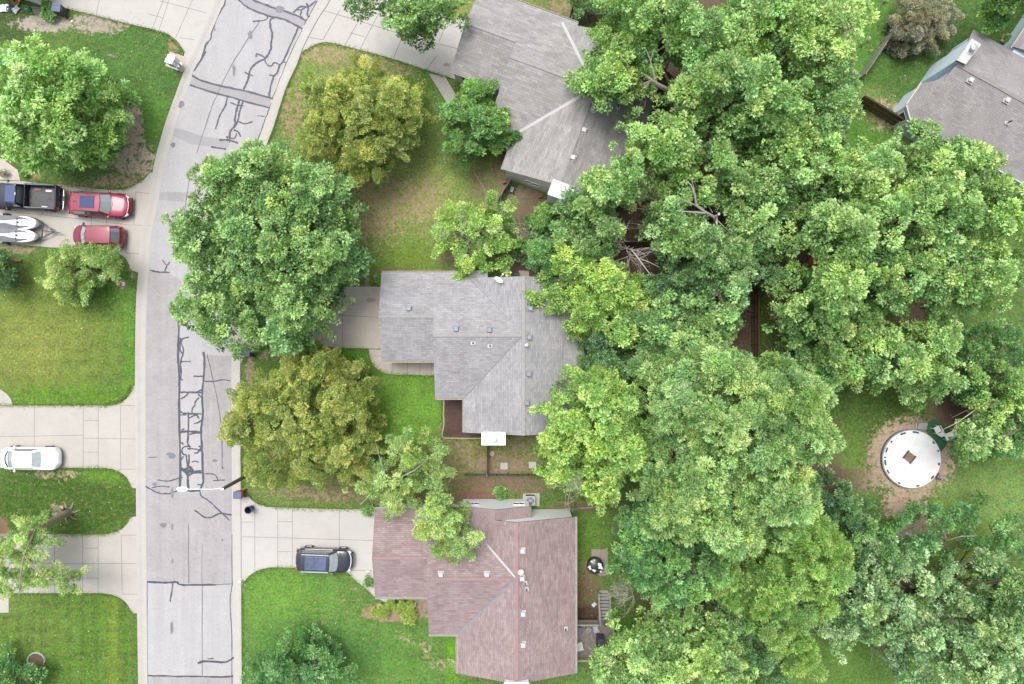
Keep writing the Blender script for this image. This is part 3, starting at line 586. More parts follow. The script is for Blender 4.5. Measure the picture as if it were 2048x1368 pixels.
# middle grey house
hB = House('house', 'grey-roofed house in the middle with a satellite dish on its north edge', (1046, 545), 0, M_RB, M_CREAM, M_GUTB)
roof, zr, zg = plan(hB, -2.75)
hB.walls()
RC_B = ridge_mat('ridge_cap_beige', S(182, 180, 178))
for pts in ([(-11.05, -3.45, zg), (-6.87, -3.45, zg)], [(-6.85, -4.9, zr), (-.15, -4.9, zr)], [(0, -12.5, zr), (0, -.45, zr)]): hB.strip(pts, .26, RC_B, 'ridge_cap', .0)
hB.strip([(-4.6, -9.8, ZE), (-.1, -5.0, zr - .03)], .05, M_VALB, 'valley_flashing', .01); hB.strip([(-4.18, -.45, ZE + .15), (-1.2, -3.6, ZE + 3.6 * SL)], .05, M_VALB, 'valley_flashing', .01)
hB.gutter((-11.05, 0), (-2.75, 0), (0, 1)); hB.gutter((-11.05, -6.9), (-6.85, -6.9), (0, -1)); hB.gutter((-6.85, -9.8), (-4.62, -9.8), (0, -1)); hB.gutter((-4.6, -9.82), (-4.6, -12.5), (-1, 0)); hB.gutter((4.6, -.45), (4.6, -12.5), (1, 0))
for v in ((818, 617), (912, 658), (979, 660), (1061, 617), (1059, 675), (1058, 748), (1054, 806)): hB.vent(*v, M_VENT)
hB.pipe(946, 686); hB.pipe(980, 692)
p = hB.on_roof(1053, 690, .2); g = MB(); g.lathe(p, [(.07, 0), (.07, .3), (.14, .3), (.13, .42), (.03, .46)], 14); g.build('flue_cap', M_VENTW, hB.root, smooth=40)
hB.chimney(-2.25, -12.72, 1.72, .86, 4.55, M_CREAM, M_WHITE, -.02)
p = hB.on_roof(997, 561, .3)
sd_ = MB(); sd_.tube([p, p + Vector((0, 0, .35)), p + Vector((.06, .12, .55))], .022)
dish = sd_.build('satellite_dish', M_METAL, hB.root)
g = MB(); g.lathe((0, 0, 0), [(.02, -.09), (.15, -.07), (.3, -.02), (.37, .03), (.36, .045), (.28, .0), (.12, -.05), (.01, -.06)], 24, 1, .8)
q = g.build('reflector', M_WHITE, dish, smooth=40); q.location = p + Vector((0, .02, .52)); q.rotation_euler = (math.radians(-52), math.radians(0), math.radians(-35))
g = MB(); g.tube([p + Vector((-.02, .02, .4)), p + Vector((.3, .42, .45))], .015); g.box(p + Vector((.32, .45, .48)), (.1, .14, .09), .7); g.build('feed_arm', M_WHITE, dish)
hB.door(-10.99, -3.4, 4.9, 2.1, -1, 0, 'garage_door', M_CREAM, 4); hB.window(-6.79, -8.2, 1.6, 1.2, 1.1, -1, 0); hB.window(4.36, -4, 1.6, 1.5, 1.1, 1, 0); hB.window(4.36, -9, 1.6, 1.5, 1.1, 1, 0); hB.window(1.5, -12.44, 1.6, 1.2, 1.1, 0, -1); hB.door(-5.6, -9.55, .9, 2.05, 0, -1, m=M_BRICK)

# north grey house
hA = House('house', 'grey-roofed house at the top, turned aslant, with white valley strips and square chimney', (1228.5, 73.5), 20.3, M_RA, M_GREYW, M_GUT)
roof, zr, zg = plan(hA, -3.0, -.45, -12.75)
hA.walls()
RC_A = ridge_mat('ridge_cap_grey', S(180, 178, 178))
for pts in ([(-11.05, -3.45, zg), (-6.87, -3.45, zg)], [(-6.85, -4.9, zr), (-.15, -4.9, zr)], [(0, -12.75, zr), (0, -.45, zr)]): hA.strip(pts, .22, RC_A, 'ridge_cap', .0)
hA.strip([(-4.6, -9.8, ZE), (-.1, -5.0, zr - .03)], .26, M_VAL, 'valley_flashing', .012); hA.strip([(-4.18, -.45, ZE + .15), (-.1, -4.8, zr - .03)], .26, M_VAL, 'valley_flashing', .012)
hA.gutter((-11.05, 0), (-3.0, 0), (0, 1)); hA.gutter((-11.05, -6.9), (-6.85, -6.9), (0, -1)); hA.gutter((-4.6, -9.82), (-4.6, -12.75), (-1, 0)); hA.gutter((4.6, -.45), (4.6, -12.75), (1, 0), mat('gutter_dark', S(110, 100, 98), .6))
for v in ((1186, 218), (1168, 260), (1146, 315)): hA.vent(*v, M_VENTW)
hA.pipe(1236, 214); hA.pipe(1254, 283)
hA.chimney(.32, -13.2, 1.7, 1.15, 4.75, M_GREYW, mat('chimney_metal', S(212, 218, 222), .4, .1, var=.04), .08)
hA.window(-2.1, -12.69, 1.55, 1.15, .7, 0, -1); hA.door(-10.99, -3.4, 4.9, 2.1, -1, 0, 'garage_door', M_CREAM, 4); hA.window(4.36, -5, 1.6, 1.5, 1.1, 1, 0); hA.window(-9.6, -6.65, 1.5, 1.1, 1.0, 0, -1); hA.door(-5.2, -9.55, .9, 2.05, 0, -1, m=M_BRICK)
g = MB(); g.box((-9.9, -6.72, 1.2), (.7, .1, 2.2)); g.build('shutter', M_BRICK, hA.root)

# south red house
hC = House('house', 'house with red-brown shingles and white walls in the lower middle, a wooden deck behind it', (1033, 1018), 0, M_RC, M_CREAM, M_GUT)
roof, zr, zg = plan(hC, -4.4, -.62, -12.85, wing=(1.15, .2, -1.62))
hC.walls()
RC_C = ridge_mat('ridge_cap_red', S(180, 152, 150))
for pts in ([(-11.05, -3.45, zg), (-6.87, -3.45, zg)], [(-6.85, -4.9, zr), (-.15, -4.9, zr)], [(0, -12.85, zr), (0, -.62, zr)]): hC.strip(pts, .24, RC_C, 'ridge_cap', .0)
hC.strip([(-4.6, -9.8, ZE), (-.1, -5.0, zr - .03)], .17, mat('valley_dull', S(166, 170, 178), .5, .2), 'valley_flashing', .012); hC.strip([(-4.2, -.5, ZE + .15), (-2.2, -2.6, ZE + 2.6 * SL)], .17, mat('valley_dull', S(166, 170, 178)), 'valley_flashing', .012)
hC.strip([(-2.2, -2.6, ZE + 2.6 * SL), (-.1, -4.8, zr - .03)], .15, M_VAL, 'valley_flashing', .012)
hC.gutter((-11.05, -6.9), (-6.85, -6.9), (0, -1)); hC.gutter((-6.85, -9.8), (-4.62, -9.8), (0, -1)); hC.gutter((-4.6, -9.82), (-4.6, -12.85), (-1, 0)); hC.gutter((4.6, -.62), (4.6, -12.85), (1, 0)); hC.gutter((-11.05, 0), (-4.6, 0), (0, 1))
for v in ((882, 1149), (974, 1149), (1045, 1102), (1044, 1157), (1046, 1228), (1046, 1290)): hC.vent(*v, M_VENTW)
hC.pipe(1050, 1167); hC.pipe(1053, 1179); hC.pipe(1131, 1258)
p = hC.on_roof(1042, 1144, .2); g = MB(); g.lathe(p, [(.1, 0), (.1, .22), (.24, .25), (.24, .33), (.1, .4)], 18); g.build('flue_cap', M_VENTW, hC.root, smooth=40)
hC.chimney(0.0, -13.1, 1.8, .9, 4.5, M_CREAM, M_WHITE)
hC.door(-10.99, -3.4, 4.9, 2.1, -1, 0, 'garage_door', M_CREAM, 4); hC.window(-3.4, .165, 1.7, .9, .8, 0, 1); hC.window(.2, .165, 1.7, .9, .8, 0, 1); hC.window(-6.79, -8.2, 1.6, 1.2, 1.1, -1, 0); hC.door(4.4, -9.3, 1.6, 2.05, 1, 0, 'patio_door', M_GLASSD)

# north-east house, measured corner by corner
oD = P(1950, 200, 0); hD = thing('house', 'brown-grey roofed house with pale blue walls and white chimney at the right edge', 'house', (oD.x, oD.y, 0))
def LD(px, py, z): return P(px, py, z) - oD
zrD = 4.45; ud = (LD(2048, 203, zrD) - LD(1914, 128, zrD))
R = MB(); e1 = ud.normalized()
r0 = LD(1914, 128, zrD); r1 = r0 + e1 * 14
ne0 = LD(1947, 59, ZE); sw0 = LD(1823, 241, ZE)
nperp = Vector((-e1.y, e1.x, 0)); wNE = (ne0 - r0).dot(nperp); wSW = (r0 - sw0).dot(nperp)
a0 = Vector((*(r0 + nperp * wNE)[:2], ZE)); d_ne = (ne0 - a0).dot(e1)
R.slab([r0, r1, a0 + e1 * 14, a0 + e1 * d_ne], .13, e1)
b0 = Vector((*(r0 - nperp * wSW)[:2], ZE)); fold0 = LD(1887, 158, ZE + .9); sw = b0 + e1 * (sw0 - b0).dot(e1)
zs = lambda p: Vector((p.x, p.y, zrD - (zrD - ZE) * abs((p - r0).dot(nperp)) / wSW))
fold0 = zs(LD(1887, 158, 3.9)); fold1 = zs(LD(1832, 227, 2.95))
R.slab([r0, fold0, fold1, sw, b0 + e1 * 14, r1], .13, e1)
c0 = LD(1844, 166, ZE); c1 = LD(1814, 209, ZE)
R.slab([fold0, c0, c1, fold1], .13, c1 - c0); R.slab([fold1, c1, sw], .13, sw - c1)
R.build('roof', M_RD, hD)
W = MB()
inn = lambda p, k, z: Vector((p.x, p.y, 0)) + (Vector((*( (r0 + e1 * 5)[:2]), 0)) - Vector((p.x, p.y, 0))).normalized() * k
wp = [inn(ne0, .35, 0), inn(r0, .2, 0), inn(fold0, .2, 0), inn(c0, .12, 0), inn(c1, .12, 0), inn(sw, .15, 0), Vector((*(b0 + e1 * 13.8 + nperp * .3)[:2], 0)), Vector((*(a0 + e1 * 13.8 - nperp * .3)[:2], 0))]
zt = [2.55, 4.28, 3.5, 2.55, 2.55, 2.55, 2.55, 2.55]
n = len(wp); vs = [(q.x, q.y, 0) for q in wp] + [(q.x, q.y, z) for q, z in zip(wp, zt)]
W.add(vs, [(i, (i + 1) % n, n + (i + 1) % n, n + i) for i in range(n)]); wD = W.build('wall', M_BLUEW, hD)
bm = bmesh.new(); bm.from_mesh(wD.data); bmesh.ops.recalc_face_normals(bm, faces=bm.faces); bm.to_mesh(wD.data); bm.free()
g = MB(); g.bar(r0 + Vector((0, 0, .0)), r1, .26, .03); g.build('ridge_cap', ridge_mat('ridge_cap_brown', S(166, 160, 158)), hD)
for a, b in ((c0, c1), (c1, sw), (sw, b0 + e1 * 14)):
    g = MB(); dd = (b - a).normalized(); o = Vector((dd.y, -dd.x, 0)); o = o if (o.dot(a - r1) > 0) else -o
    g.bar(a + o * .06 - Vector((0, 0, .03)), b + o * .06 - Vector((0, 0, .03)), .1, .1); g.build('gutter', M_GUT, hD)
q4 = [LD(1943, 78, 4.84), LD(1961, 90, 4.84), LD(1931, 128, 4.84), LD(1914, 120, 4.84)]
cc = sum(q4, Vector()) / 4; g = MB(); g.prism([(p.x, p.y) for p in q4], 0, 4.78); ch = g.build('chimney', M_BLUEW, hD)
g = MB(); g.prism([(cc.x + (p.x - cc.x) * 1.04, cc.y + (p.y - cc.y) * 1.04) for p in q4], 4.784, 4.88); g.build('chimney_cap', M_VENTW, ch)
g = MB(); fl = LD(1941, 100, 4.9); g.lathe((fl.x, fl.y, 4.88), [(.34, 0), (.33, .03), (.18, .06), (.18, .4), (.24, .4), (.24, .5), (.2, .53)], 20); g.build('flue', M_METAL, ch, smooth=40)
g = MB(); g.bar(Vector((q4[3].x, q4[3].y, 4.7)), Vector((q4[2].x, q4[2].y, 4.7)), .05, .12); g.build('corner_trim', mat('dark_trim', S(96, 106, 118), .6), ch)
def zD(px, py):
    z = 3.8
    for _ in range(5): q = LD(px, py, z + .1); k = (q - r0).dot(nperp); z = zrD - (zrD - ZE) * (abs(k) / (wSW if k < 0 else wNE))
    q.z = z; return q
for v in ((1942, 160), (2015, 200)):
    p = zD(*v); g = MB(); g.box((p.x, p.y, p.z + .015), (.5, .5, .03), -.5); g.box((p.x, p.y, p.z + .12), (.38, .38, .18), -.5, taper=.85); g.build('roof_vent', M_VENTW, hD, bevel=.01)
for v in ((2016, 245), (1952, 288)):
    p = zD(*v); g = MB(); g.box((p.x, p.y, p.z + .02), (.36, .3, .03), -.5); g.lathe((p.x, p.y, p.z), [(.12, .02), (.06, .18)], 12); f = g.build('pipe_flashing', M_VENTW, hD); q = MB(); q.lathe((p.x, p.y, p.z), [(.06, 0), (.06, .5), (.03, .5)], 12); q.build('vent_pipe', M_DARK, hD, smooth=40)
# its far wing
R = MB(); k0 = LD(2022, 97, ZE); k1 = LD(2041, 69, ZE); kk = (k1 - k0).normalized()
k2 = k1 + kk * 4.2; f1 = LD(2034, 92, ZE)
R.slab([k0 + kk * .2, k2, k2 + e1 * 3.6 + Vector((0, 0, 1.2)), k0 + kk * .2 + e1 * 3.6 + Vector((0, 0, 1.2))], .13, kk); R.build('roof', M_RD, hD)
W = MB(); W.prism([(p.x, p.y) for p in (k0 + e1 * .3, k2 + e1 * .3, k2 + e1 * 5, k0 + e1 * 5)], 0, 2.5); W.build('wall', M_BLUEW, hD)
g = MB(); g.bar(k0 - e1 * .05, k2 - e1 * .05, .09, .1); g.build('gutter', M_GUT, hD)
def wall_window(parent, a, b, t, z, w, h, m=M_GLASSD):
    a = Vector(a); b = Vector(b); d = (b - a).normalized(); c = a + (b - a) * t; o = Vector((d.y, -d.x, 0))
    g = MB(); c2 = c + o * .02
    for u in (-w / 2, w / 2): g.bar((c2 + d * u) + Vector((0, 0, z - h / 2)), (c2 + d * u) + Vector((0, 0, z + h / 2)), .07, .05)
    for v in (-h / 2, h / 2): g.bar(c2 - d * w / 2 + Vector((0, 0, z + v)), c2 + d * w / 2 + Vector((0, 0, z + v)), .05, .07)
    f = g.build('window', M_WHITE, parent); q = MB(); q.bar(c + o * .008 - d * w / 2 + Vector((0, 0, z)), c + o * .008 + d * w / 2 + Vector((0, 0, z)), .012, h); q.build('pane', m, f)
wall_window(hD, wp[4], wp[5], .5, 1.5, .7, .9); wall_window(hD, wp[5], wp[6], .12, 1.5, 1.4, 1.0); wall_window(hD, wp[5], wp[6], .3, 1.5, 1.4, 1.0)

# corner of the house beyond the top left
oE = P(92, 14, 0); hE = thing('house', 'corner of a grey-sided house cut off by the top left edge of the view', 'house', (oE.x, oE.y, 0), -math.radians(19))
W = MB(); W.prism([(0, 0), (-9, 0), (-9, 9), (0, 9)], 0, 2.6); W.build('wall', M_GREYW, hE)
R = MB(); R.slab([(-9.4, -.25, 2.7), (.3, -.25, 2.7), (.3, 4.5, 4.3), (-9.4, 4.5, 4.3)], .13, (1, 0, 0)); R.slab([(-9.4, 9.25, 2.7), (.3, 9.25, 2.7), (.3, 4.5, 4.3), (-9.4, 4.5, 4.3)], .13, (1, 0, 0)); R.build('roof', M_RA, hE)
g = MB(); g.bar((.03, 1.4, 1.06), (.03, 6.3, 1.06), .05, 2.1); g.build('garage_door', M_BRICK, hE)
g = MB(); g.bar((-9.4, -.3, 2.64), (.3, -.3, 2.64), .1, .1); g.build('gutter', M_GUT, hE)

# ------------------------------------------------------------------ vehicles
M_TYRE = mat('tyre', (.018, .018, .019), .8, var=.15)
M_RIM = mat('alloy', (.5, .51, .53), .3, .7, var=.05)
M_WIN = mat('car_glass', (.10, .13, .14), .05, var=.02, spec=1., coat=1.)
M_WINL = mat('windshield_glass', (.26, .31, .32), .04, var=.15, scale=1.5, spec=1., coat=1.)
M_BLUEG = mat('sunroof_glass', (.018, .035, .12), .1, var=.03, spec=.4, coat=.15)
M_RED = mat('red_car_paint', (.21, .002, .03), .35, .1, var=.04, coat=.55)
M_RED2 = mat('dark_red_car_paint', (.17, .003, .028), .35, .1, var=.04, coat=.55)
M_WCAR = mat('white_car_paint', (.82, .82, .83), .3, var=.01, coat=1.)
M_NAVY = mat('navy_black_paint', (.008, .011, .022), .4, 0, var=.05, coat=.25, spec=.3)
M_BLK = mat('black_car_paint', (.008, .011, .02), .25, .2, var=.05, coat=1.)
M_CHR = mat('chrome', (.75, .75, .77), .15, .9, var=.02)
M_LENS = mat('headlight_lens', (.55, .56, .58), .1, var=.1, coat=1.)
M_TAIL = mat('taillight_red', (.35, .01, .01), .2, var=.1, coat=1.)
M_PLB = mat('black_plastic', (.025, .026, .028), .55, var=.15)

def wheel(parent, x, y, r, w=.22):
    g = MB(); c = (0, 0, 0); n = 24
    prof = [(r * .62, -w / 2), (r * .93, -w / 2), (r, -w * .36), (r, w * .36), (r * .93, w / 2), (r * .62, w / 2)]
    g.lathe(c, prof, n); t = g.build('tyre', M_TYRE, None, smooth=40)
    e = bpy.data.objects.new('wheel', t.data); COL.objects.link(e); bpy.data.objects.remove(t)
    e.parent = parent; e.location = (x, y, r); e.rotation_euler = (math.pi / 2, 0, 0)
    q = MB(); s = 1 if y < 0 else -1
    q.lathe((0, 0, s * w * .42), [(r * .6, -.02), (r * .62, .02), (r * .55, .0)], n)
    for k in range(7):
        a = k * 2 * math.pi / 7; q.bar((0, 0, s * w * .45), (r * .56 * math.cos(a), r * .56 * math.sin(a), s * w * .45), .05, .04)
    q.lathe((0, 0, s * w * .45), [(.06, -.02), (.06, .03), (.01, .035)], 12); q.build('rim', M_RIM, e)
def loft(secs):
    g = MB(); m = len(secs[0]); vs = [p for s in secs for p in s]; fs = []
    for i in range(len(secs) - 1):
        for j in range(m - 1): fs.append((i * m + j, (i + 1) * m + j, (i + 1) * m + j + 1, i * m + j + 1))
    fs.append(tuple(range(m))); fs.append(tuple((len(secs) - 1) * m + j for j in range(m))[::-1])
    g.add(vs, fs); return g
def body_shell(L, W, deck, zlow=.24, nose=.16, tail=.10, pn=3.2, pt=4.5, crown=.05):
    secs = []; N = 40
    for i in range(N + 1):
        a = -math.cos(math.pi * i / N); s = a      # -1 tail .. 1 nose
        x = s * L / 2
        p = pn if s > 0 else pt
        core = .62 if s > 0 else .72
        t = max(0, (abs(s) - core) / (1 - core)); k = (1 - t ** p * .999) ** (1 / 2.4)
        k = k * (1 - (nose if s > 0 else tail) * t * t); w = W / 2 * max(k, .52)
        zt = float(np.interp(s, [d[0] for d in deck], [d[1] for d in deck]))
        e = max(0, (abs(s) - .93) / .07); low = zlow + .12 * e; zt -= .10 * e * e
        mid = low + (zt - low) * .5
        half = [(w * .90, low), (w * .985, low + .1), (w, mid), (w * .985, zt - .12), (w * .94, zt - .035), (w * .84, zt), (w * .45, zt + crown * .8), (0, zt + crown)]
        ring = [(x, -y, z) for y, z in half] + [(x, y, z) for y, z in half[-2::-1]]
        # pull the very ends round
        bul = .05 * L / 4.5
        ring = [(xx - (1 if s > 0 else -1) * (bul * (abs(yy) / (W / 2)) ** 2 * (abs(s) > .9)), yy, zz) for xx, yy, zz in ring]
        secs.append(ring)
    return loft(secs)
def cabin(parent, W, xr0, xr1, xf1, xf0, zb, zr, paint, wb=.88, wr=.70, rearglass=True, sun=None, cr=.04, bow=.12):
    """xr0 rear glass foot, xr1 roof rear, xf1 roof front, xf0 windshield foot"""
    N = 8; B = W / 2 * wb; Rr = W / 2 * wr
    def frontx(y, top): return (xf1 if top else xf0) - (bow * .5 if top else bow) * (abs(y) ** 2)
    def rearx(y, top): return (xr1 if top else xr0) + (bow * .3 if top else bow * .6) * (abs(y) ** 2)
    g = MB()
    ts = [-1 + 2 * i / N for i in range(N + 1)]
    fb = [(frontx(t, 0), -t * B, zb) for t in ts]; ft = [(frontx(t, 1), -t * Rr, zr - .03 * t * t) for t in ts]
    rb = [(rearx(t, 0), -t * B, zb) for t in ts]; rt_ = [(rearx(t, 1), -t * Rr, zr - .03 * t * t) for t in ts]
    n = N + 1; vs = fb + ft + rb + rt_; fs = []
    M_ = 6
    for i in range(N):
        fs.append((i, n + i, n + i + 1, i + 1)); fs.append((2 * n + i + 1, 3 * n + i + 1, 3 * n + i, 2 * n + i))
    rows = []
    for j in range(M_ + 1):
        u = j / M_; rows.append([(ft[i][0] * (1 - u) + rt_[i][0] * u, ft[i][1], ft[i][2] + cr * math.sin(math.pi * (.15 + .7 * u)) - cr * .45) for i in range(n)])
    o = len(vs)
    for r_ in rows: vs += r_
    for j in range(M_):
        for i in range(N): fs.append((o + j * n + i, o + j * n + i + 1, o + (j + 1) * n + i + 1, o + (j + 1) * n + i)[::-1])
    for e in (0, N):
        fs.append((e, n + e, 3 * n + e, 2 * n + e) if e else (2 * n, 3 * n, n, 0))
    g.add(vs, fs); c = g.build('roof', paint, parent, smooth=35)
    def panel(name, A, Bt, m, u0=.06, u1=.94, v0=.06, v1=.94, off=.012):
        q = MB(); vs = []; k = len(A)
        nrm = (Vector(A[-1]) - Vector(A[0])).cross(Vector(Bt[k // 2]) - Vector(A[k // 2])).normalized()
        cen = Vector((0, 0, 0)); 
        if nrm.dot((Vector(A[k // 2]) + Vector(Bt[k // 2])) / 2 - Vector(((xr0 + xf0) / 2, 0, zb - .3))) < 0: nrm = -nrm
        cols = [u0 + (u1 - u0) * i / (k - 1) for i in range(k)]
        def samp(L_, u):
            f = u * (k - 1); i = min(int(f), k - 2); f -= i; return Vector(L_[i]) * (1 - f) + Vector(L_[i + 1]) * f
        for u in cols:
            a, b = samp(A, u), samp(Bt, u); vs += [a + (b - a) * v0 + nrm * off, a + (b - a) * v1 + nrm * off]
        q.add(vs, [(2 * i, 2 * i + 2, 2 * i + 3, 2 * i + 1) for i in range(k - 1)]); return q.build(name, m, parent, smooth=40)
    panel('windshield', fb, ft, M_WINL)
    if rearglass: panel('rear_window', rb, rt_, M_WIN if rearglass == 1 else M_WINL, .1, .9, .1, .92)
    for e in (0, N):
        A = [rb[e], fb[e]]; T_ = [rt_[e], ft[e]]
        A = [tuple(Vector(rb[e]) * (1 - u) + Vector(fb[e]) * u) for u in (0, .25, .5, .75, 1)]; T2 = [tuple(Vector(rt_[e]) * (1 - u) + Vector(ft[e]) * u) for u in (0, .25, .5, .75, 1)]
        panel('side_window', A, T2, M_WIN, .05, .93, .12, .9)
    if sun:
        q = MB(); x0, x1, yw = sun; q.box(((x0 + x1) / 2, 0, zr + cr * .55 + .012), (x1 - x0, yw, .02)); s_ = q.build('sunroof', M_BLUEG, parent, bevel=.008)
        q = MB(); q.box(((x0 + x1) / 2, 0, zr + cr * .55 + .02), (.03, yw, .012)); q.build('divider', M_PLB, s_)
def fit(parent, L, W, x, y, sx, sy, sz, z, m, name, rz=0):
    q = MB(); q.box((x, y, z), (sx, sy, sz), rz, taper=.85); return q.build(name, m, parent, bevel=min(sx, sy, sz) * .25)
def mirrors(parent, x, W, z, m):
    for s in (-1, 1):
        q = MB(); q.lathe((0, 0, 0), [(.02, -.07), (.07, -.06), (.09, 0), (.07, .06), (.02, .07)], 12, 1., 1.3)
        q.bar((.03, 0, -.02), (.06, -s * .16, -.04), .05, .03); o = q.build('mirror', m, parent, smooth=50); o.location = (x, s * (W / 2 + .10), z)
def car(name, label, centre, head, L, W, paint, deck, cab, wheels, group=None, zc=.75, **kw):
    c = P(*centre, zc); root = thing(name, label, kw.get('cat', 'car'), (c.x, c.y, 0), math.radians(head), group)
    b = body_shell(L, W, deck, **kw.get('shell', {})).build('body', paint, root, smooth=50)
    bm = bmesh.new(); bm.from_mesh(b.data); bmesh.ops.recalc_face_normals(bm, faces=bm.faces); bm.to_mesh(b.data); bm.free()
    if cab: cabin(root, W, *cab[:6], paint, **cab[6])
    xr, xf, r = wheels
    for x in (xr, xf):
        for s in (-1, 1): wheel(root, x, s * (W / 2 - .085), r, .24)
    return root
def seam(root, pts, m=None, w=.02):
    q = MB()
    for a, b in zip(pts, pts[1:]): q.bar(a, b, w, .012)
    return q.build('panel_gap', m or M_PLB, root)

# red SUV heading to the street
r1_ = car('parked_car', 'shiny red SUV with a blue-tinted sunroof, parked nose to the street behind the black pickup', (197.5, 408.5), -3.2, 4.95, 1.95, M_RED,
    [(-1, .85), (-.9, 1.02), (-.5, 1.05), (.2, 1.02), (.45, .98), (.8, .88), (1, .72)], (-2.05, -1.75, .55, 1.12, 1.0, 1.66, dict(wb=.93, wr=.74, sun=(-1.02, .12, .95), bow=.16)), (-1.5, 1.5, .37), zc=.85)
fit(r1_, 0, 0, 2.40, 0, .1, 1.1, .3, .52, M_PLB, 'grille')
q = MB(); q.tube(smooth_line([(2.02, -.88), (2.26, -.55), (2.34, 0), (2.26, .55), (2.02, .88)], 4) and [(x, y, .79 - .03 * abs(y)) for x, y in smooth_line([(2.02, -.86), (2.28, -.5), (2.36, 0), (2.28, .5), (2.02, .86)], 4)], .018, 6); q.build('chrome_strip', M_CHR, r1_)
for s in (-1, 1):
    fit(r1_, 0, 0, 2.2, s * .72, .34, .22, .1, .72, M_LENS, 'headlight', -s * .5); fit(r1_, 0, 0, -2.36, s * .78, .12, .3, .16, .86, M_TAIL, 'taillight'); q = MB(); q.bar((-1.6, s * .70, 1.665), (.35, s * .72, 1.665), .035, .04); q.build('roof_rail', M_PLB, r1_)
fit(r1_, 0, 0, 2.42, 0, .12, 1.5, .16, .42, M_PLB, 'bumper')
mirrors(r1_, .95, 1.86, 1.08, M_RED)
seam(r1_, [(1.05, -.80, 1.0), (1.2, 0, 1.055), (1.05, .80, 1.0)]); q = MB(); q.box((-1.45, 0, 1.69), (.22, .05, .06)); q.build('antenna', M_PLB, r1_)
# red hatch heading to the garage
r2_ = car('parked_car', 'dark red hatchback facing the garage, half under the bright green driveway tree', (195, 472), 178.5, 4.15, 1.72, M_RED2,
    [(-1, .8), (-.92, .98), (-.5, 1.0), (.3, .98), (.55, .92), (.85, .8), (1, .66)], (-1.98, -1.42, .55, 1.25, .96, 1.5, dict(wb=.92, wr=.76, bow=.2)), (-1.28, 1.28, .32))
for s in (-1, 1): fit(r2_, 0, 0, 1.72, s * .66, .4, .2, .1, .72, M_LENS, 'headlight', -s * .5); fit(r2_, 0, 0, -1.88, s * .74, .3, .12, .3, .86, M_TAIL, 'taillight')
fit(r2_, 0, 0, 1.98, 0, .1, .9, .2, .46, M_PLB, 'grille'); mirrors(r2_, 1.0, 1.66, 1.0, M_PLB); seam(r2_, [(1.22, -.7, .95), (1.36, 0, 1.0), (1.22, .7, .95)])
fit(r2_, 0, 0, -2.04, 0, .05, .4, .12, .6, M_WHITE, 'licence_plate'); seam(r2_, [(1.3, 0, .985), (1.32, .55, .965)], w=.03)
# white sedan
r3_ = car('parked_car', 'white four-door saloon parked on the pale concrete drive at the left edge', (57.5, 917), 179.6, 4.85, 1.84, M_WCAR,
    [(-1, .82), (-.92, .96), (-.55, .98), (.2, .94), (.5, .9), (.82, .8), (1, .64)], (-1.32, -.62, .88, 1.62, .93, 1.42, dict(wb=.90, wr=.72, rearglass=2, bow=.24)), (-1.4, 1.42, .33))
for s in (-1, 1): fit(r3_, 0, 0, -2.12, s * .66, .22, .2, .12, .86, M_TAIL, 'taillight'); fit(r3_, 0, 0, 2.1, s * .66, .34, .2, .1, .7, M_LENS, 'headlight', -s * .5)
mirrors(r3_, .98, 1.74, .98, M_WCAR); seam(r3_, [(-2.0, -.5, .965), (-2.04, 0, .99), (-2.0, .5, .965)], mat('pale_gap', (.35, .36, .38), .5), .015); fit(r3_, 0, 0, -2.36, 0, .04, .5, .12, .66, M_LENS, 'licence_plate'); q = MB(); q.box((-.5, .03, 1.475), (.12, .05, .05)); q.build('antenna', M_PLB, r3_)
q = MB(); q.tube([(x, y, .985) for x, y in smooth_line([(1.52, -.66), (1.72, -.3), (1.76, 0), (1.72, .3), (1.52, .66)], 3)], .045, 6); q.build('cowl', M_PLB, r3_)
# black SUV on the south drive
r4_ = car('parked_car', 'black SUV with silver roof rails and a sky-reflecting glass roof, facing the red-roofed house', (647.5, 1121.5), -2.2, 4.62, 1.86, M_BLK,
    [(-1, .85), (-.9, 1.0), (-.5, 1.04), (.25, 1.02), (.5, .98), (.8, .9), (1, .74)], (-1.98, -1.72, .62, 1.2, 1.0, 1.68, dict(wb=.93, wr=.80, bow=.14)), (-1.38, 1.42, .36), zc=.9)
q = MB(); q.box((-.45, 0, 1.70), (1.7, 1.05, .03)); s_ = q.build('sunroof', mat('glass_roof', (.05, .07, .13), .08, var=.4, scale=2, spec=.6, coat=.5), r4_, bevel=.01); q = MB(); q.box((-.55, 0, 1.717), (.03, 1.05, .01)); q.build('divider', M_PLB, s_)
for s in (-1, 1):
    q = MB(); q.bar((-1.6, s * .68, 1.72), (.62, s * .68, 1.72), .04, .04); q.build('roof_rail', M_CHR, r4_)
    q = MB(); q.bar((-1.5, s * .93, 1.02), (.72, s * .93, 1.0), .03, .05); q.build('chrome_strip', M_CHR, r4_); fit(r4_, 0, 0, 2.0, s * .68, .26, .3, .1, .78, M_LENS, 'headlight', -s * .5); fit(r4_, 0, 0, -2.18, s * .76, .14, .26, .2, .86, M_TAIL, 'taillight')
q = MB(); q.tube([(x, y, .80) for x, y in smooth_line([(1.82, -.84), (2.1, -.5), (2.18, 0), (2.1, .5), (1.82, .84)], 4)], .05, 6); q.build('chrome_strip', M_CHR, r4_); fit(r4_, 0, 0, 2.22, 0, .1, 1.3, .3, .5, M_PLB, 'grille')
mirrors(r4_, .98, 1.82, 1.08, M_BLK); seam(r4_, [(1.28, -.76, 1.0), (1.42, 0, 1.05), (1.28, .76, 1.0)], w=.05)
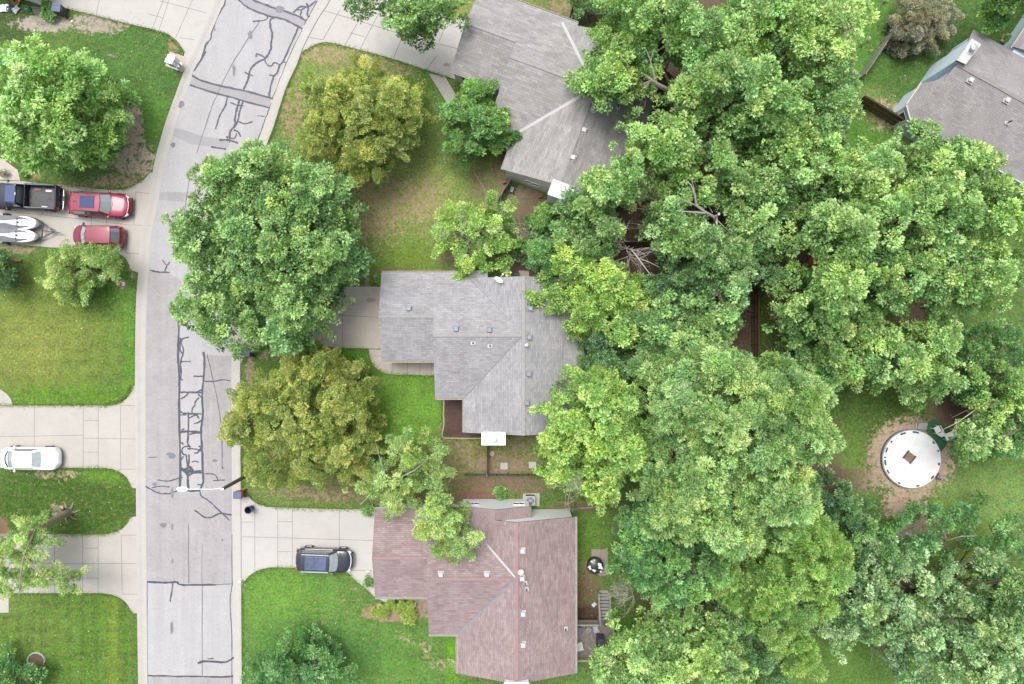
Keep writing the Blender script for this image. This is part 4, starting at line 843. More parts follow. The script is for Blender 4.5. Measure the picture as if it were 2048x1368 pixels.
# pickup
c = P(47.5, 392.5, .9); tr = thing('pickup_truck', 'black pickup truck with a ribbed bed, cut off by the left edge of the view', 'pickup truck', (c.x, c.y, 0), math.radians(177.6))
b = body_shell(5.9, 1.98, [(-1, .6), (-.97, .62), (-.1, .64), (.1, 1.08), (.3, 1.12), (.6, 1.14), (.9, 1.08), (1, .9)], .34, pt=9, tail=.02).build('body', M_NAVY, tr, smooth=40)
q = MB(); X0, X1 = -2.75, -.30
for s in (-1, 1): q.box(((X0 + X1) / 2, s * .93, .95), (X1 - X0, .12, .62)); q.box(((X0 + X1) / 2, s * .93, 1.275), (X1 - X0 + .02, .15, .03))
q.box((X1 + .02, 0, .95), (.08, 1.78, .64)); q.build('bed_side', M_NAVY, tr, bevel=.02)
q = MB(); q.box((X0 - .02, 0, .95), (.12, 1.9, .64)); q.build('tailgate', M_NAVY, tr, bevel=.02)
q = MB(); q.box(((X0 + X1) / 2, 0, .68), (X1 - X0 - .06, 1.72, .03))
for k in range(13): q.box(((X0 + X1) / 2, -.72 + k * .12, .705), (X1 - X0 - .1, .05, .025))
q.build('bed_liner', mat('bed_liner', (.075, .075, .08), .7, var=.35, scale=3), tr)
for s in (-1, 1): q = MB(); q.bar((X0 + .1, s * .93, 1.30), (X1 - .05, s * .93, 1.30), .04, .03); q.build('bed_rail', M_VENT, tr)
q = MB(); q.tube([(x, y, .55) for x, y in [(-2.92, -.92), (-2.98, -.8), (-3.0, -.3), (-3.0, .3), (-2.98, .8), (-2.92, .92)]], .06, 8); q.box((-3.0, 0, .62), (.1, .4, .1)); q.build('bumper', M_CHR, tr, smooth=50)
cabin(tr, 1.94, -.12, .0, .78, 1.35, 1.08, 1.82, M_NAVY, wb=.92, wr=.80, bow=.12)
q = MB(); q.box((.42, 0, 1.84), (.78, 1.3, .02)); q.build('roof_sky_sheen', mat('truck_roof_sky_blue', (.025, .05, .15), .3, .0, var=.05, coat=.2, spec=.4), tr, bevel=.01)  # blue sky reflection painted onto the black cab roof as a thin sheet
q = MB(); q.box((.02, 0, 1.845), (.06, .2, .03)); q.build('brake_light', M_LENS, tr)
for x in (-1.85, 1.9):
    for s in (-1, 1): wheel(tr, x, s * .91, .40, .27)
mirrors(tr, 1.05, 2.05, 1.25, M_PLB)
for s in (-1, 1): fit(tr, 0, 0, -2.84, s * .86, .08, .14, .3, .98, M_TAIL, 'taillight'); fit(tr, 0, 0, 2.75, s * .72, .16, .3, .16, .85, M_LENS, 'headlight')
for (x, y, sx, sy, col, nm) in ((-1.9, -.55, .55, .2, (.6, .62, .62), 'folded_bag'), (-1.6, .76, .5, .12, (.7, .7, .7), 'white_rag'), (-1.0, -.62, .6, .16, (.30, .14, .08), 'rusty_board')):
    w = c + Matrix.Rotation(math.radians(177.6), 3, 'Z') @ Vector((x, y, 0)); q = MB(); q.box((0, 0, .03), (sx, sy, .05), taper=.8); o = q.build(nm, mat(nm, col, .8, var=.2), None, bevel=.01); o.location = (w.x, w.y, .722); o.rotation_euler = (0, 0, math.radians(178))
    tag(o, {'folded_bag': 'crumpled white plastic lying at the top side of the pickup bed', 'white_rag': 'small white rag lying at the lower side of the pickup bed', 'rusty_board': 'rust-brown board lying in the pickup bed behind the cab'}[nm], {'folded_bag': 'plastic sheet', 'white_rag': 'rag', 'rusty_board': 'board'}[nm])
# trailer with two jet skis
tc = P(72, 462, .4); trl = thing('trailer', 'black two-place A-frame trailer carrying the two jet skis', 'trailer', (tc.x, tc.y, 0), math.radians(-1.5))
q = MB(); tz = .42
W_ = lambda px, py: (P(px, py, .4) - tc)
def tb(a, b, w=.07): a = W_(*a); b = W_(*b); q.bar((a.x, a.y, tz), (b.x, b.y, tz), w, .07)
tb((86, 446), (84, 476)); tb((-40, 432), (68, 436)); tb((68, 436), (76, 439)); tb((76, 439), (86, 446)); tb((86, 446), (108, 463)); tb((108, 463), (84, 476)); tb((84, 476), (72, 483)); tb((72, 483), (-40, 484)); tb((85, 461), (121, 464.5)); tb((74, 446), (85, 446), .1); tb((72, 475), (84, 475), .1); tb((-20, 432), (-20, 484)); tb((30, 434), (30, 484))
q.build('frame', M_PLB, trl)
q = MB(); a = W_(122, 464.5); q.lathe((a.x, a.y, .38), [(.05, 0), (.06, .06), (.02, .1)], 12); a = W_(103, 457); q.lathe((a.x + .0, a.y, .05), [(.04, 0), (.03, .6), (.07, .62), (.02, .68)], 10); q.build('jack', M_METAL, trl)
for y in (430, 487): a = W_(10, y); wheel(trl, a.x, a.y, .26, .18)
def jetski(px, py, label):
    c = P(px, py, .9); t = thing('jet_ski', label, 'jet ski', (c.x, c.y, 0), math.radians(-2.5), 'jet skis on the trailer'); secs = []; L = 3.2
    for i in range(25):
        u = i / 24; x = -L / 2 + L * u; k = (1 - max(0, (u - .55) / .45) ** 2.6) ** .5 if u < 1 else .05; w = .55 * max(k, .06) * (.9 + .1 * min(1, u * 5))
        hz = .28 + .08 * u; half = [(w * .5, -.1 - .0 * u), (w * .95, .08), (w, .2), (w * .93, hz), (w * .6, hz + .06), (0, hz + .10)]
        secs.append([(x, -y, .5 + z) for y, z in half] + [(x, y, .5 + z) for y, z in half[-2::-1]])
    b = loft(secs).build('hull', mat('jetski_white', (.78, .78, .79), .35, var=.02, coat=.6), t, smooth=50)
    bm = bmesh.new(); bm.from_mesh(b.data); bmesh.ops.recalc_face_normals(bm, faces=bm.faces); bm.to_mesh(b.data); bm.free()
    for s in (-1, 1):
        g = MB(); pts = [(-1.55, .40), (-.9, .46), (-.3, .47), (.2, .45), (.7, .40), (.95, .33)]; vs = []
        inn = [.13, .12, .2, .27, .26, .24]
        up = [(x, s * (y + .09), .80) for x, y in pts]; lo = [(x, s * yi, .955) for (x, y), yi in zip(pts, inn)]
        n = len(pts); vs = up + lo + [(a, b_, z - .12) for a, b_, z in up] + [(a, b_, z - .12) for a, b_, z in lo]
        fs = []
        for i in range(n - 1): fs += [(i, i + 1, n + i + 1, n + i), (2 * n + i, 3 * n + i, 3 * n + i + 1, 2 * n + i + 1), (i, 2 * n + i, 2 * n + i + 1, i + 1), (n + i, n + i + 1, 3 * n + i + 1, 3 * n + i)]
        fs += [(0, n, 3 * n, 2 * n), (n - 1, 3 * n - 1, 4 * n - 1, 2 * n - 1)]
        g.add(vs, fs); o = g.build('side_pad', mat('jetski_grey', (.13, .135, .15), .7, var=.15), t)
        bm = bmesh.new(); bm.from_mesh(o.data); bmesh.ops.recalc_face_normals(bm, faces=bm.faces); bm.to_mesh(o.data); bm.free()
    g = MB(); g.box((-.7, 0, .93), (1.1, .24, .16), taper=.75); g.build('seat', mat('jetski_white', (.78, .78, .79)), t, bevel=.04, sub=1)
    g = MB(); g.tube([(.05, -.36, 1.0), (.12, -.15, 1.03), (.12, .15, 1.03), (.05, .36, 1.0)], .025, 8); g.bar((.12, 0, .88), (.12, 0, 1.04), .12); o = g.build('handlebar', M_PLB, t)
jetski(33, 444.5, 'white jet ski with grey side pads, the upper one on the trailer'); jetski(31, 470.5, 'white jet ski with grey side pads, the lower one beside the lawn edge')

# ------------------------------------------------------------------ street and yard objects
M_WOODG = mat('weathered_wood', S(168, 160, 150), .9, var=.22, scale=6, fine=.1)
M_WOODB = mat('brown_wood', S(116, 94, 74), .9, var=.25, scale=5)
M_WOODY = mat('green_brown_wood', S(132, 122, 84), .9, var=.2, scale=5)
M_POLE = mat('utility_pole_wood', S(122, 106, 78), .9, var=.28, scale=3, fine=.15)
# street light: wooden pole with a long arm over the road
pb = P(528, 932, 0); top = P(445, 978, 8.0)
sl = thing('street_light', 'street light with a brown wooden pole and a white arm over the road', 'street light', pb)
b = top - pb
q = MB(); q.tube([(0, 0, 0), b * .5, b], [.17, .15, .12], 14); q.build('pole', M_POLE, sl, smooth=50)
he = P(366, 978.5, 8.3) - pb
q = MB(); q.tube([b + Vector((0, 0, -.5)), b + (he - b) * .25 + Vector((0, 0, .05)), he], [.03, .027, .024], 8); q.bar(b + Vector((0, 0, -.7)), b + Vector((0, 0, .06)), .14, .2); q.build('arm', M_WHITE, sl, smooth=50)
q = MB(); q.lathe((0, 0, 0), [(.05, -.1), (.15, -.08), (.19, 0), (.17, .07), (.08, .12), (.01, .13)], 20, 2.2, 1.); o = q.build('lamp_head', M_WHITE, sl, smooth=50); o.location = he + Vector((-.05, 0, 0))
q = MB(); q.box(he + Vector((-.15, 0, -.13)), (.4, .24, .06), taper=1.2); q.build('lens', M_LENS, o.parent)
# wheelie bins
def wheelie(px, py, z, rz, lid, bodym, label, w=.58, d=.7, hgt=1.0):
    c = P(px, py, z); t = thing('wheelie_bin', label, 'wheelie bin', (c.x, c.y, 0), math.radians(rz))
    q = MB(); q.box((0, 0, .08 + hgt * .46), (d * .8, w * .82, hgt * .88), taper=1.18); q.build('bin_body', bodym, t, bevel=.02)
    q = MB(); q.box((-.01, 0, hgt + .02), (d * 1.0, w * 1.04, .06), taper=.93); q.bar((-d * .4, -w * .25, hgt + .06), (d * .35, -w * .25, hgt + .06), .05, .02); q.bar((-d * .4, w * .25, hgt + .06), (d * .35, w * .25, hgt + .06), .05, .02); q.build('lid', lid, t, bevel=.02)
    for s in (-1, 1): q = MB(); q.tube([(d * .42, s * (w / 2 - .05), .12), (d * .42, s * (w / 2 + .02), .12)], .12, 16); q.build('wheel', M_TYRE, t)
    q = MB(); q.tube([(d * .5, -w * .4, hgt - .06), (d * .56, -w * .38, hgt - .04), (d * .56, w * .38, hgt - .04), (d * .5, w * .4, hgt - .06)], .018, 6); q.build('handle', bodym, t)
M_LID = mat('bin_lid_blue_grey', S(104, 120, 156), .5, var=.06); M_BRED = mat('bin_red', (.32, .03, .04), .5, var=.08); M_BGREY = mat('bin_dark_grey', S(84, 86, 96), .6, var=.08); M_BNAVY = mat('bin_navy', S(50, 66, 96), .5, var=.08)
wheelie(475, 990.5, 1.0, 0, M_LID, M_BRED, 'red wheelie bin with a blue-grey lid standing by the kerb below the street light')
wheelie(492, 705, 1.0, -6, mat('bin_lid_navy', S(74, 88, 124), .5, var=.06), M_BNAVY, 'navy wheelie bin at the mouth of the middle drive under the big green tree', .6, .72)
wheelie(112.5, 15, 1.0, -8, M_LID, M_BGREY, 'dark grey wheelie bin with a blue-grey lid beside the drive at the top left', .66, .75)
t = thing('rubbish_bin', 'round open dark blue rubbish bin standing on the south drive near the kerb', 'rubbish bin', P(504.5, 1015, 0))
q = MB(); q.lathe((0, 0, .05), [(.2, 0), (.28, .78), (.31, .78), (.31, .83), (.26, .83), (.24, .4), (.19, .06)], 24); q.build('bin_body', M_BNAVY, t, smooth=40)
q = MB()
for s in (-1, 1): q.tube([(s * .3, -.08, .72), (s * .36, -.05, .7), (s * .36, .05, .7), (s * .3, .08, .72)], .015, 6)
q.build('handle', M_BNAVY, t)
# twin mailbox cabinets
for k, (a, nm) in enumerate((((343.5, 115.5), 'white metal mailbox cabinet on the pink slab, the one nearer the drive'), ((339.5, 123.0), 'white metal mailbox cabinet on the pink slab, the one nearer the lawn'))):
    c = P(*a, 1.4); t = thing('mailbox', nm, 'mailbox', (c.x, c.y, 0), math.radians(-18), 'white mailbox cabinets')
    q = MB(); q.box((0, 0, 1.06), (.52, .34, .84)); q.build('cabinet', mat('mailbox_grey', S(206, 212, 222), .4, .2, var=.04), t, bevel=.01)
    q = MB(); q.box((-.01, 0, 1.5), (.62, .38, .06)); q.build('hood', M_WHITE, t, bevel=.015); q = MB(); q.lathe((0, 0, .05), [(.18, 0), (.18, .03), (.08, .05), (.08, .58)], 16); q.build('pedestal', M_METAL, t)
    for i in range(3): q = MB(); q.box((.265, 0, .78 + i * .28), (.012, .3, .24)); q.build('door', M_CREAM, t)
# little post at the south drive, post by the ring
def post(px, py, label, m, h=.9, w=.1):
    t = MB(); c = P(px, py, 0); t.box((0, 0, h / 2), (w, w, h)); t.lathe((0, 0, h), [(w * .75, 0), (w * .7, .05), (.01, .12)], 10); o = t.build('marker_post', m); o.location = c; tag(o, label, 'post')
post(484, 1159, 'short white post on the kerb at the south drive corner', M_WHITE, .5, .16)
# hydrant-like ornament on its round stone
st_ = MB(); c = P(246, 568, 0); st_.lathe((0, 0, 0), [(.30, 0), (.30, .05), (.27, .07)], 24, 1.1, 1); o = st_.build('stepping_stone', mat('round_stone', S(150, 138, 124), .9, var=.2)); o.location = (c.x, c.y, 0); tag(o, 'round brown stone under the red and white ornament by the kerb', 'stone')
t = thing('garden_ornament', 'small red and white ornament on a round stone near the kerb of the left lawn', 'ornament', (c.x - .12, c.y + .0, .072))
q = MB(); q.lathe((0, 0, 0), [(.14, 0), (.16, .1), (.11, .3), (.05, .42), (.01, .5)], 16); q.build('ornament_body', mat('ornament_red', (.45, .03, .03), .5), t, smooth=40); q = MB(); q.lathe((.2, 0, 0), [(.15, 0), (.15, .08), (.1, .14)], 16); q.build('base', M_WHITE, t, smooth=40); q = MB(); q.lathe((.2, 0, .14), [(.07, 0), (.06, .1), (.01, .12)], 12); q.build('cap', mat('ornament_red', (.45, .03, .03)), t, smooth=40)
# white ring of edging round a small bed
c = P(73, 1321, 0); q = MB(); n = 30; rr = random.Random(3)
for i in range(n):
    a = 2 * math.pi * i / n
    if .50 < i / n < .58: continue
    q.box((.70 * math.cos(a), .66 * math.sin(a), .05), (.16, .09, .12), a + math.pi / 2 + rr.uniform(-.1, .1), taper=.85)
o = q.build('edging_ring', M_VENTW, bevel=.01); o.location = c; tag(o, 'ring of white edging stones round a bare bed in the lower left lawn', 'garden edging')
# mulch bed at the middle house
q = MB(); q.prism([(p.x, p.y) for p in PX([(888, 797), (935, 797), (935, 864), (975, 864), (975, 876), (886.5, 874)])], -.02, .06); struct('mulch_bed', q, stone_material('dark_mulch', S(104, 86, 78), .15, .4, 2, .2))
q = MB(); L_ = [(888, 799), (887.5, 830), (888, 850), (885.5, 873), (910, 876), (940, 876.5), (968, 876.5)]; L_ = smooth_line(L_, 4)
for a, b_ in zip(L_, L_[1:]): pa, pb_ = P(*a), P(*b_); q.bar((pa.x, pa.y, .06), (pb_.x, pb_.y, .06), .1, .14)
tag(q.build('bed_edging', mat('pink_edging', S(212, 180, 156), .8, var=.15)), 'curved pinkish edging round the dark mulch bed of the middle house', 'garden edging')
# stones and slabs in the side yard
for px, py, w in ((1008, 932, .6), (1065, 930, .6)):
    q = MB(); q.box((0, 0, .02), (w, w * .9, .06)); o = q.build('stepping_slab', M_CONG, bevel=.01); c = P(px, py); o.location = (c.x, c.y, 0); tag(o, 'square concrete slab on the dirt, ' + ('the left one' if px < 1030 else 'the right one, by the tree') + ' above the low black fence', 'paving slab', 'slabs in the side yard')
q = MB(); q.lathe((0, 0, 0), [(.21, 0), (.21, .06), (.18, .08)], 24); o = q.build('utility_cover', mat('cover_beige', S(206, 192, 170), .8, var=.05)); o.location = P(984, 907); tag(o, 'round beige utility cover in the dirt beside the middle house', 'utility cover')
for k in range(7):
    q = MB(); q.box((0, 0, .03), (.36, .3, .07)); o = q.build('red_paver', mat('paver_red', S(158, 112, 100), .9, var=.18)); c = P(934 + k * 8.4, 989 + (k % 3) * 2.2 + (k % 2) * 3, 0); o.location = (c.x, c.y, 0); o.rotation_euler = (0, 0, .1 * (k % 3) - .1); tag(o, 'red-brown paving brick in the row above the red-roofed house', 'paver', 'red pavers in a row')
# low black fence, fence stub with torn hose
def fence(name, label, A, B, h, m, rails=(.25, .85), posts=5, slat=None, w=.05, cat='fence', pw=.09):
    a, b_ = P(*A), P(*B); d = b_ - a; t = thing(name, label, cat, a); dn = d.normalized()
    if slat:
        q = MB(); n = int(d.length / slat[0]); o = Vector((dn.y, -dn.x, 0))
        for i in range(n): p = d * ((i + .5) / n) + o * .035; q.box((p.x, p.y, h / 2 + .02 + .015 * ((i * 7) % 3)), (slat[0] * .93, .02, h), math.atan2(dn.y, dn.x))
        q.build('boards', slat[1], t)
    for r_ in rails: q = MB(); q.bar(Vector((0, 0, h * r_)), d + Vector((0, 0, h * r_)), w, w * 1.6); q.build('rail', m, t)
    for i in range(posts): q = MB(); p = d * (i / (posts - 1)); q.box((p.x, p.y, (h + .06) / 2), (pw, pw, h + .06), math.atan2(dn.y, dn.x)); q.build('post', m, t)
    return t
M_IRON = mat('dark_iron', S(80, 80, 88), .6, .3, var=.1)
t = fence('metal_fence', 'low dark metal fence running across the dirt between the grey and the red house', (931, 947), (1098, 948), .95, M_IRON, (.12, .55, .95), 9, w=.035, pw=.05)
q = MB(); L0 = (P(1098, 948) - P(931, 947)).length
for i in range(60): q.tube([(L0 * i / 60, 0, .1), (L0 * i / 60, 0, .88)], .009, 4)
q.build('bars', M_IRON, t)
fence('wooden_fence', 'short wooden fence leading from the middle house chimney down to the low metal fence', (974, 880), (974.5, 945), 1.2, M_WOODG, (.3, .9), 3, (.13, M_WOODB))
fence('wooden_fence', 'wooden board fence running between the two grey houses under the trees', (1312, 490), (1026, 489), 1.8, M_WOODY, (.2, .5, .97), 10, (.14, M_WOODB), .06)
fence('wooden_fence', 'small greenish wooden fence at the corner of the north house wall', (1022, 366), (997, 405), 1.4, M_WOODY, (.3, .95), 3, (.14, M_WOODG))
fence('wooden_fence', 'wooden fence with three rails under the big trees, running up the view', (1502, 716), (1502, 580), 1.8, M_WOODB, (.25, .6, .96), 6, (.14, M_WOODB), .07)
fence('wooden_fence', 'grey weathered wooden fence beside the brownish bush at the upper right', (1776, 68), (1713, 162), 1.5, M_WOODG, (.2, .55, .97), 6, (.14, M_WOODG))
fence('wooden_fence', 'dark wooden fence with rails and posts joining the blue-walled house', (1793, 257), (1709, 207), 1.75, M_WOODY, (.22, .55, .95), 5, (.14, M_WOODB), .06)
fence('wooden_fence', 'short dark fence by the top end of the north house', (1155, 2), (1140, 38), 1.4, M_WOODB, (.3, .95), 3, (.14, M_WOODB))
q = MB(); a = P(1128, 1017); b_ = P(1196, 1013); q.bar((0, 0, .1), b_ - a + Vector((0, 0, .1)), .12, .22); o = q.build('timber_edging', M_WOODG); o.location = a; tag(o, 'long weathered timber lying beside the corner of the red-roofed house', 'timber')
q = MB(); q.box((0, 0, .2), (.35, .5, .4), taper=.85); q.box((0, 0, .42), (.3, .45, .05)); o = q.build('utility_box', mat('teal_box', S(150, 176, 164), .6, var=.08), bevel=.02); o.location = P(1024, 381, 0); o.rotation_euler = (0, 0, -.3); tag(o, 'pale teal utility box by the corner of the north house', 'utility box')
for k, (px, py) in enumerate(((1009, 365), (1080, 394))):
    q = MB(); q.box((0, 0, .12), (.32, .2, .2), .4); q.box((.05, 0, .26), (.28, .18, .08), .2); o = q.build('brick_pile', mat('orange_brick', S(176, 112, 84), .9, var=.15), bevel=.01); o.location = P(px, py); tag(o, ('stacked orange bricks beside the greenish fence', 'orange bricks at the foot of the north house wall')[k], 'bricks')
# AC unit and pads
q = MB(); q.prism([(p.x, p.y) for p in PX([(1046, 987), (1079, 986), (1079, 1012), (1046, 1012)])], -.03, .06); struct('concrete_pad', q, M_CONB)
t = thing('air_conditioner', 'square grey air conditioner with a round fan grille beside the red-roofed house wall', 'air conditioner', P(1060, 997, 0) + Vector((0, 0, .06)))
q = MB(); q.box((0, 0, .36), (.72, .72, .72)); q.build('casing', mat('ac_casing', S(112, 118, 128), .5, .3, var=.06), t, bevel=.03); q = MB(); q.box((0, 0, .735), (.76, .76, .03)); q.build('top_panel', mat('ac_top', S(200, 202, 206), .4, .2, var=.04), t, bevel=.01)
q = MB(); q.lathe((0, 0, .751), [(.3, 0), (.3, .006), (.28, .008)], 28)
f = q.build('fan_well', mat('ac_fan', S(110, 122, 150), .4, .3, var=.1), t); q = MB()
for r_ in (.08, .14, .2, .26, .31): q.tube([(r_ * math.cos(a), r_ * math.sin(a), .765) for a in [2 * math.pi * i / 24 for i in range(25)]], .005, 4)
for k in range(8): a = k * math.pi / 8; q.bar((.31 * math.cos(a), .31 * math.sin(a), .768), (-.31 * math.cos(a), -.31 * math.sin(a), .768), .008)
q.lathe((0, 0, .76), [(.07, 0), (.06, .03)], 16); q.build('grille', M_METAL, f)
# covered fire pit
t = thing('fire_pit', 'round fire pit table under a black and white cover behind the red-roofed house', 'fire pit', P(1189, 1127, 0))
q = MB(); q.lathe((0, 0, 0), [(.5, 0), (.64, .15), (.66, .6), (.6, .68), (.01, .72)], 28); q.build('cover', mat('pit_black', (.018, .018, .022), .5, var=.3, coat=.3), t, smooth=50)
rr = random.Random(8)
for (x, y, r_) in ((.33, .12, .25), (.4, -.12, .17), (-.5, -.05, .15), (-.42, -.2, .1), (-.1, -.36, .12), (-.2, -.3, .1), (.42, -.42, .08), (-.3, .42, .09), (-.12, .5, .07)):
    q = MB(); n = 13; pts = [(x + r_ * rr.uniform(.45, 1.3) * math.cos(2 * math.pi * i / n), y + r_ * rr.uniform(.35, 1.1) * math.sin(2 * math.pi * i / n)) for i in range(n)]; q.prism(pts, .6, .735 + rr.random() * .03); q.build('white_fold', mat('pit_white', (.6, .59, .6), .6, var=.1), t)
# above-ground pool
t = thing('swimming_pool', 'round above-ground pool under a white cover weighted around its rim', 'swimming pool', P(1818, 916.5, 0))
Rp = 2.38
q = MB(); q.lathe((0, 0, 0), [(Rp, 0), (Rp, .32), (Rp - .04, .32)], 64); q.build('pool_wall', mat('pool_wall_grey', S(150, 158, 168), .5, .2, var=.05), t, smooth=40)
q = MB(); q.lathe((0, 0, .322), [(Rp + .035, 0), (Rp + .035, .05), (Rp - .02, .06)], 64); q.build('rim', mat('pool_rim_grey', S(168, 174, 180), .6), t, smooth=40)
rr = random.Random(2); vs = []; fs = []; n = 72; mrad = 22
for j in range(mrad + 1):
    for i in range(n):
        a = 2 * math.pi * i / n; r_ = Rp * .985 * j / mrad
        z = .415 + .03 * (j / mrad) ** 3 + .022 * math.sin(5 * a + 3 * r_) * (r_ / Rp) + .014 * math.sin(9 * r_ * math.cos(a + .5)) + .006 * math.sin(13 * r_ * math.sin(a - .3) + 2)
        vs.append((r_ * math.cos(a), r_ * math.sin(a), z))
for j in range(mrad):
    for i in range(n): fs.append((j * n + i, (j + 1) * n + i, (j + 1) * n + (i + 1) % n, j * n + (i + 1) % n))
q = MB(); q.add(vs, fs); q.build('cover', mat('pool_cover_white', (.62, .625, .63), .9, var=.06, scale=2, bump=.03), t, smooth=60)
for k, (a, L_) in enumerate([(110, .45), (83, .5), (140, .2), (160, .45), (176, .16), (187, .45), (207, .35), (241, .22), (282, .22), (318, .38), (350, .2), (18, .16), (38, .22)]):
    a = math.radians(a); q = MB(); q.tube([(Rp * .93 * math.cos(a + u * L_ / Rp), Rp * .93 * math.sin(a + u * L_ / Rp), 0.46) for u in (-.5, 0, .5)], .075, 8); q.build('weight', mat('weight_grey', S(104, 112, 124), .7, var=.15), t)
t = thing('floating_lid', 'small brown wooden slatted box lying on the middle of the pool cover', 'wooden box', P(1818, 914, .43), math.radians(-38))
q = MB()
for k in range(4): q.box((0, -.27 + k * .18, .05), (.62, .165, .07))
q.build('slats', mat('light_wood', S(166, 142, 118), .8, var=.2, scale=8), t)
for s in (-1, 1): q = MB(); q.box((s * .36, 0, .06), (.1, .78, .1)); q.build('end_board', mat('dark_board', S(104, 92, 80), .8, var=.15), t)
q = MB(); q.prism([(p.x, p.y) for p in PX([(1845, 855), (1866, 838), (1905, 866), (1904, 874), (1882, 903), (1868, 880)], .0)], -.02, .05); struct('green_mat', q, mat('green_turf', S(62, 124, 78), .95, var=.12, scale=3, fine=.15))
def chair(px, py, rz, label, col=M_WHITE, group=None, h=.0):
    t = thing('garden_chair', label, 'chair', P(px, py, 0) + Vector((0, 0, h)), math.radians(rz), group)
    q = MB()
    for k in range(6): q.box((-.22 + k * .09, 0, .4), (.075, .5, .03))
    q.build('seat', col, t); q = MB()
    for k in range(6): q.box((-.33 - .03 * k, 0, .47 + k * .08), (.02, .5, .07), ry=-.35)
    q.build('backrest', col, t)
    for x in (-.25, .22):
        for y in (-.24, .24): q = MB(); q.bar((x, y, 0), (x, y, .62), .05); q.build('leg', col, t)
    for y in (-.26, .26): q = MB(); q.bar((-.3, y, .63), (.26, y, .63), .05, .03); q.build('armrest', col, t)
chair(1868, 858, 120, 'white garden chair on the green mat, the one nearer the pool steps', group='white chairs on the green mat', h=.05)
t = thing('garden_table', 'white sheet-covered garden table at the end of the green mat', 'table', P(1892, 868, 0) + Vector((0, 0, .0)), math.radians(25))
q = MB(); q.box((0, 0, .7), (1.1, .6, .04)); q.build('tabletop', M_WHITE, t, bevel=.02)
for x in (-.48, .48):
    for y in (-.24, .24): q = MB(); q.bar((x, y, 0), (x, y, .68), .05); q.build('leg', M_WHITE, t)
q = MB(); q.box((0, 0, .2), (.7, .5, .4)); q.box((0, .15, .45), (.7, .2, .1)); q.box((0, -.1, .08), (.8, .6, .1)); o = q.build('pool_steps', M_METAL, bevel=.02); o.location = P(1840, 851); o.rotation_euler = (0, 0, 0); tag(o, 'grey steps at the top edge of the round pool', 'steps')
q = MB(); q.box((0, 0, .25), (.5, .4, .5)); q.lathe((0, 0, .5), [(.2, 0), (.18, .1), (.05, .14)], 14); o = q.build('pool_pump', mat('pump_grey', S(170, 166, 160), .6), bevel=.03); o.location = P(1875, 952); o.rotation_euler = (0, 0, -.6); tag(o, 'grey pool pump standing on the tan dirt below the round pool', 'pump')
chair(1620, 522, 70, 'orange slatted chair half hidden under the big trees', mat('orange_paint', (.55, .12, .02), .5, var=.06), h=0)
t = thing('wooden_bench', 'grey slatted wooden bench glimpsed through the big tree crown', 'bench', P(1812, 560), .6)
q = MB()
for k in range(7): q.box((0, -.35 + k * .12, .42), (1.2, .085, .04))
q.build('seat', M_WOODG, t)
for x in (-.5, .5): q = MB(); q.box((x, 0, .2), (.08, .7, .4)); q.build('leg', M_WOODG, t)
# deck behind the red house
t = thing('wooden_deck', 'weathered grey wooden deck with railings and a flight of steps behind the red-roofed house', 'deck', P(1190, 1280, 0))
o0 = P(1190, 1280, 0); DZ = .8
def DL(px, py, z=DZ): return P(px, py, z) - o0
def rect(px0, py0, px1, py1, z):
    a, b_ = DL(px0, py0, z), DL(px1, py1, z); return (a + b_) / 2, (abs(b_.x - a.x), abs(b_.y - a.y))
q = MB(); c, s_ = rect(1138, 1240, 1225, 1312, DZ); n = 30
for k in range(n): q.box((c.x - s_[0] / 2 + s_[0] * (k + .5) / n, c.y, DZ), (s_[0] / n * .9, s_[1], .04))
q.build('deck_boards', mat('deck_grey', S(150, 142, 134), .9, var=.3, scale=4, fine=.15), t)
q = MB(); q.box((c.x, c.y, DZ - .14), (s_[0] - .1, s_[1] - .1, .2))
for x in (-.48, .48):
    for y in (-.47, .47): q.box((c.x + x * s_[0], c.y + y * s_[1], DZ / 2 - .1), (.12, .12, DZ - .2))
q.build('deck_frame', M_WOODB, t)
q = MB(); n = 9; y0 = DL(1208, 1180, 0).y; y1 = DL(1208, 1242, DZ).y; xs = (DL(1197, 1200, .4).x, DL(1219, 1200, .4).x)
for k in range(n): zz = DZ * (k + .5) / n; q.box(((xs[0] + xs[1]) / 2, y0 + (y1 - y0) * (k + .5) / n, zz), (xs[1] - xs[0], abs(y1 - y0) / n * .84, .05))
q.build('step_treads', mat('deck_pale', S(168, 166, 160), .9, var=.15, scale=5), t)
q = MB()
for x in xs: q.bar((x - .03, y0, .9), (x - .03, y1, DZ + .95), .09, .05); q.bar((x, y0, .02), (x, y1, DZ - .05), .05, .2); q.box((x - .03, y0, .45), (.09, .09, .9)); q.box((x - .03, y1, (DZ + .95) / 2), (.09, .09, DZ + .95))
q.build('stair_railing', M_WOODG, t)
def rail(a, b_, name='railing'):
    q = MB(); a = Vector((a.x, a.y, DZ)); b_ = Vector((b_.x, b_.y, DZ)); d = b_ - a; u = Vector((0, 0, 1))
    q.bar(a + u * .95, b_ + u * .95, .14, .04); q.bar(a + u * .12, b_ + u * .12, .05, .08); n = max(2, int(d.length / .15))
    for k in range(n + 1): p = a + d * (k / n); q.bar(p + u * .1, p + u * .93, .04)
    q.build(name, M_WOODG, t)
rail(DL(1150, 1241), DL(1195, 1241)); rail(DL(1223, 1246), DL(1223, 1310)); rail(DL(1223, 1311), DL(1145, 1311))
dpos = lambda px, py, lift=0.: P(px, py, DZ) + Vector((0, 0, .021 + lift))
tg = thing('grill', 'large gas grill under a black cover standing on the wooden deck', 'grill', dpos(1199, 1282), math.radians(90))
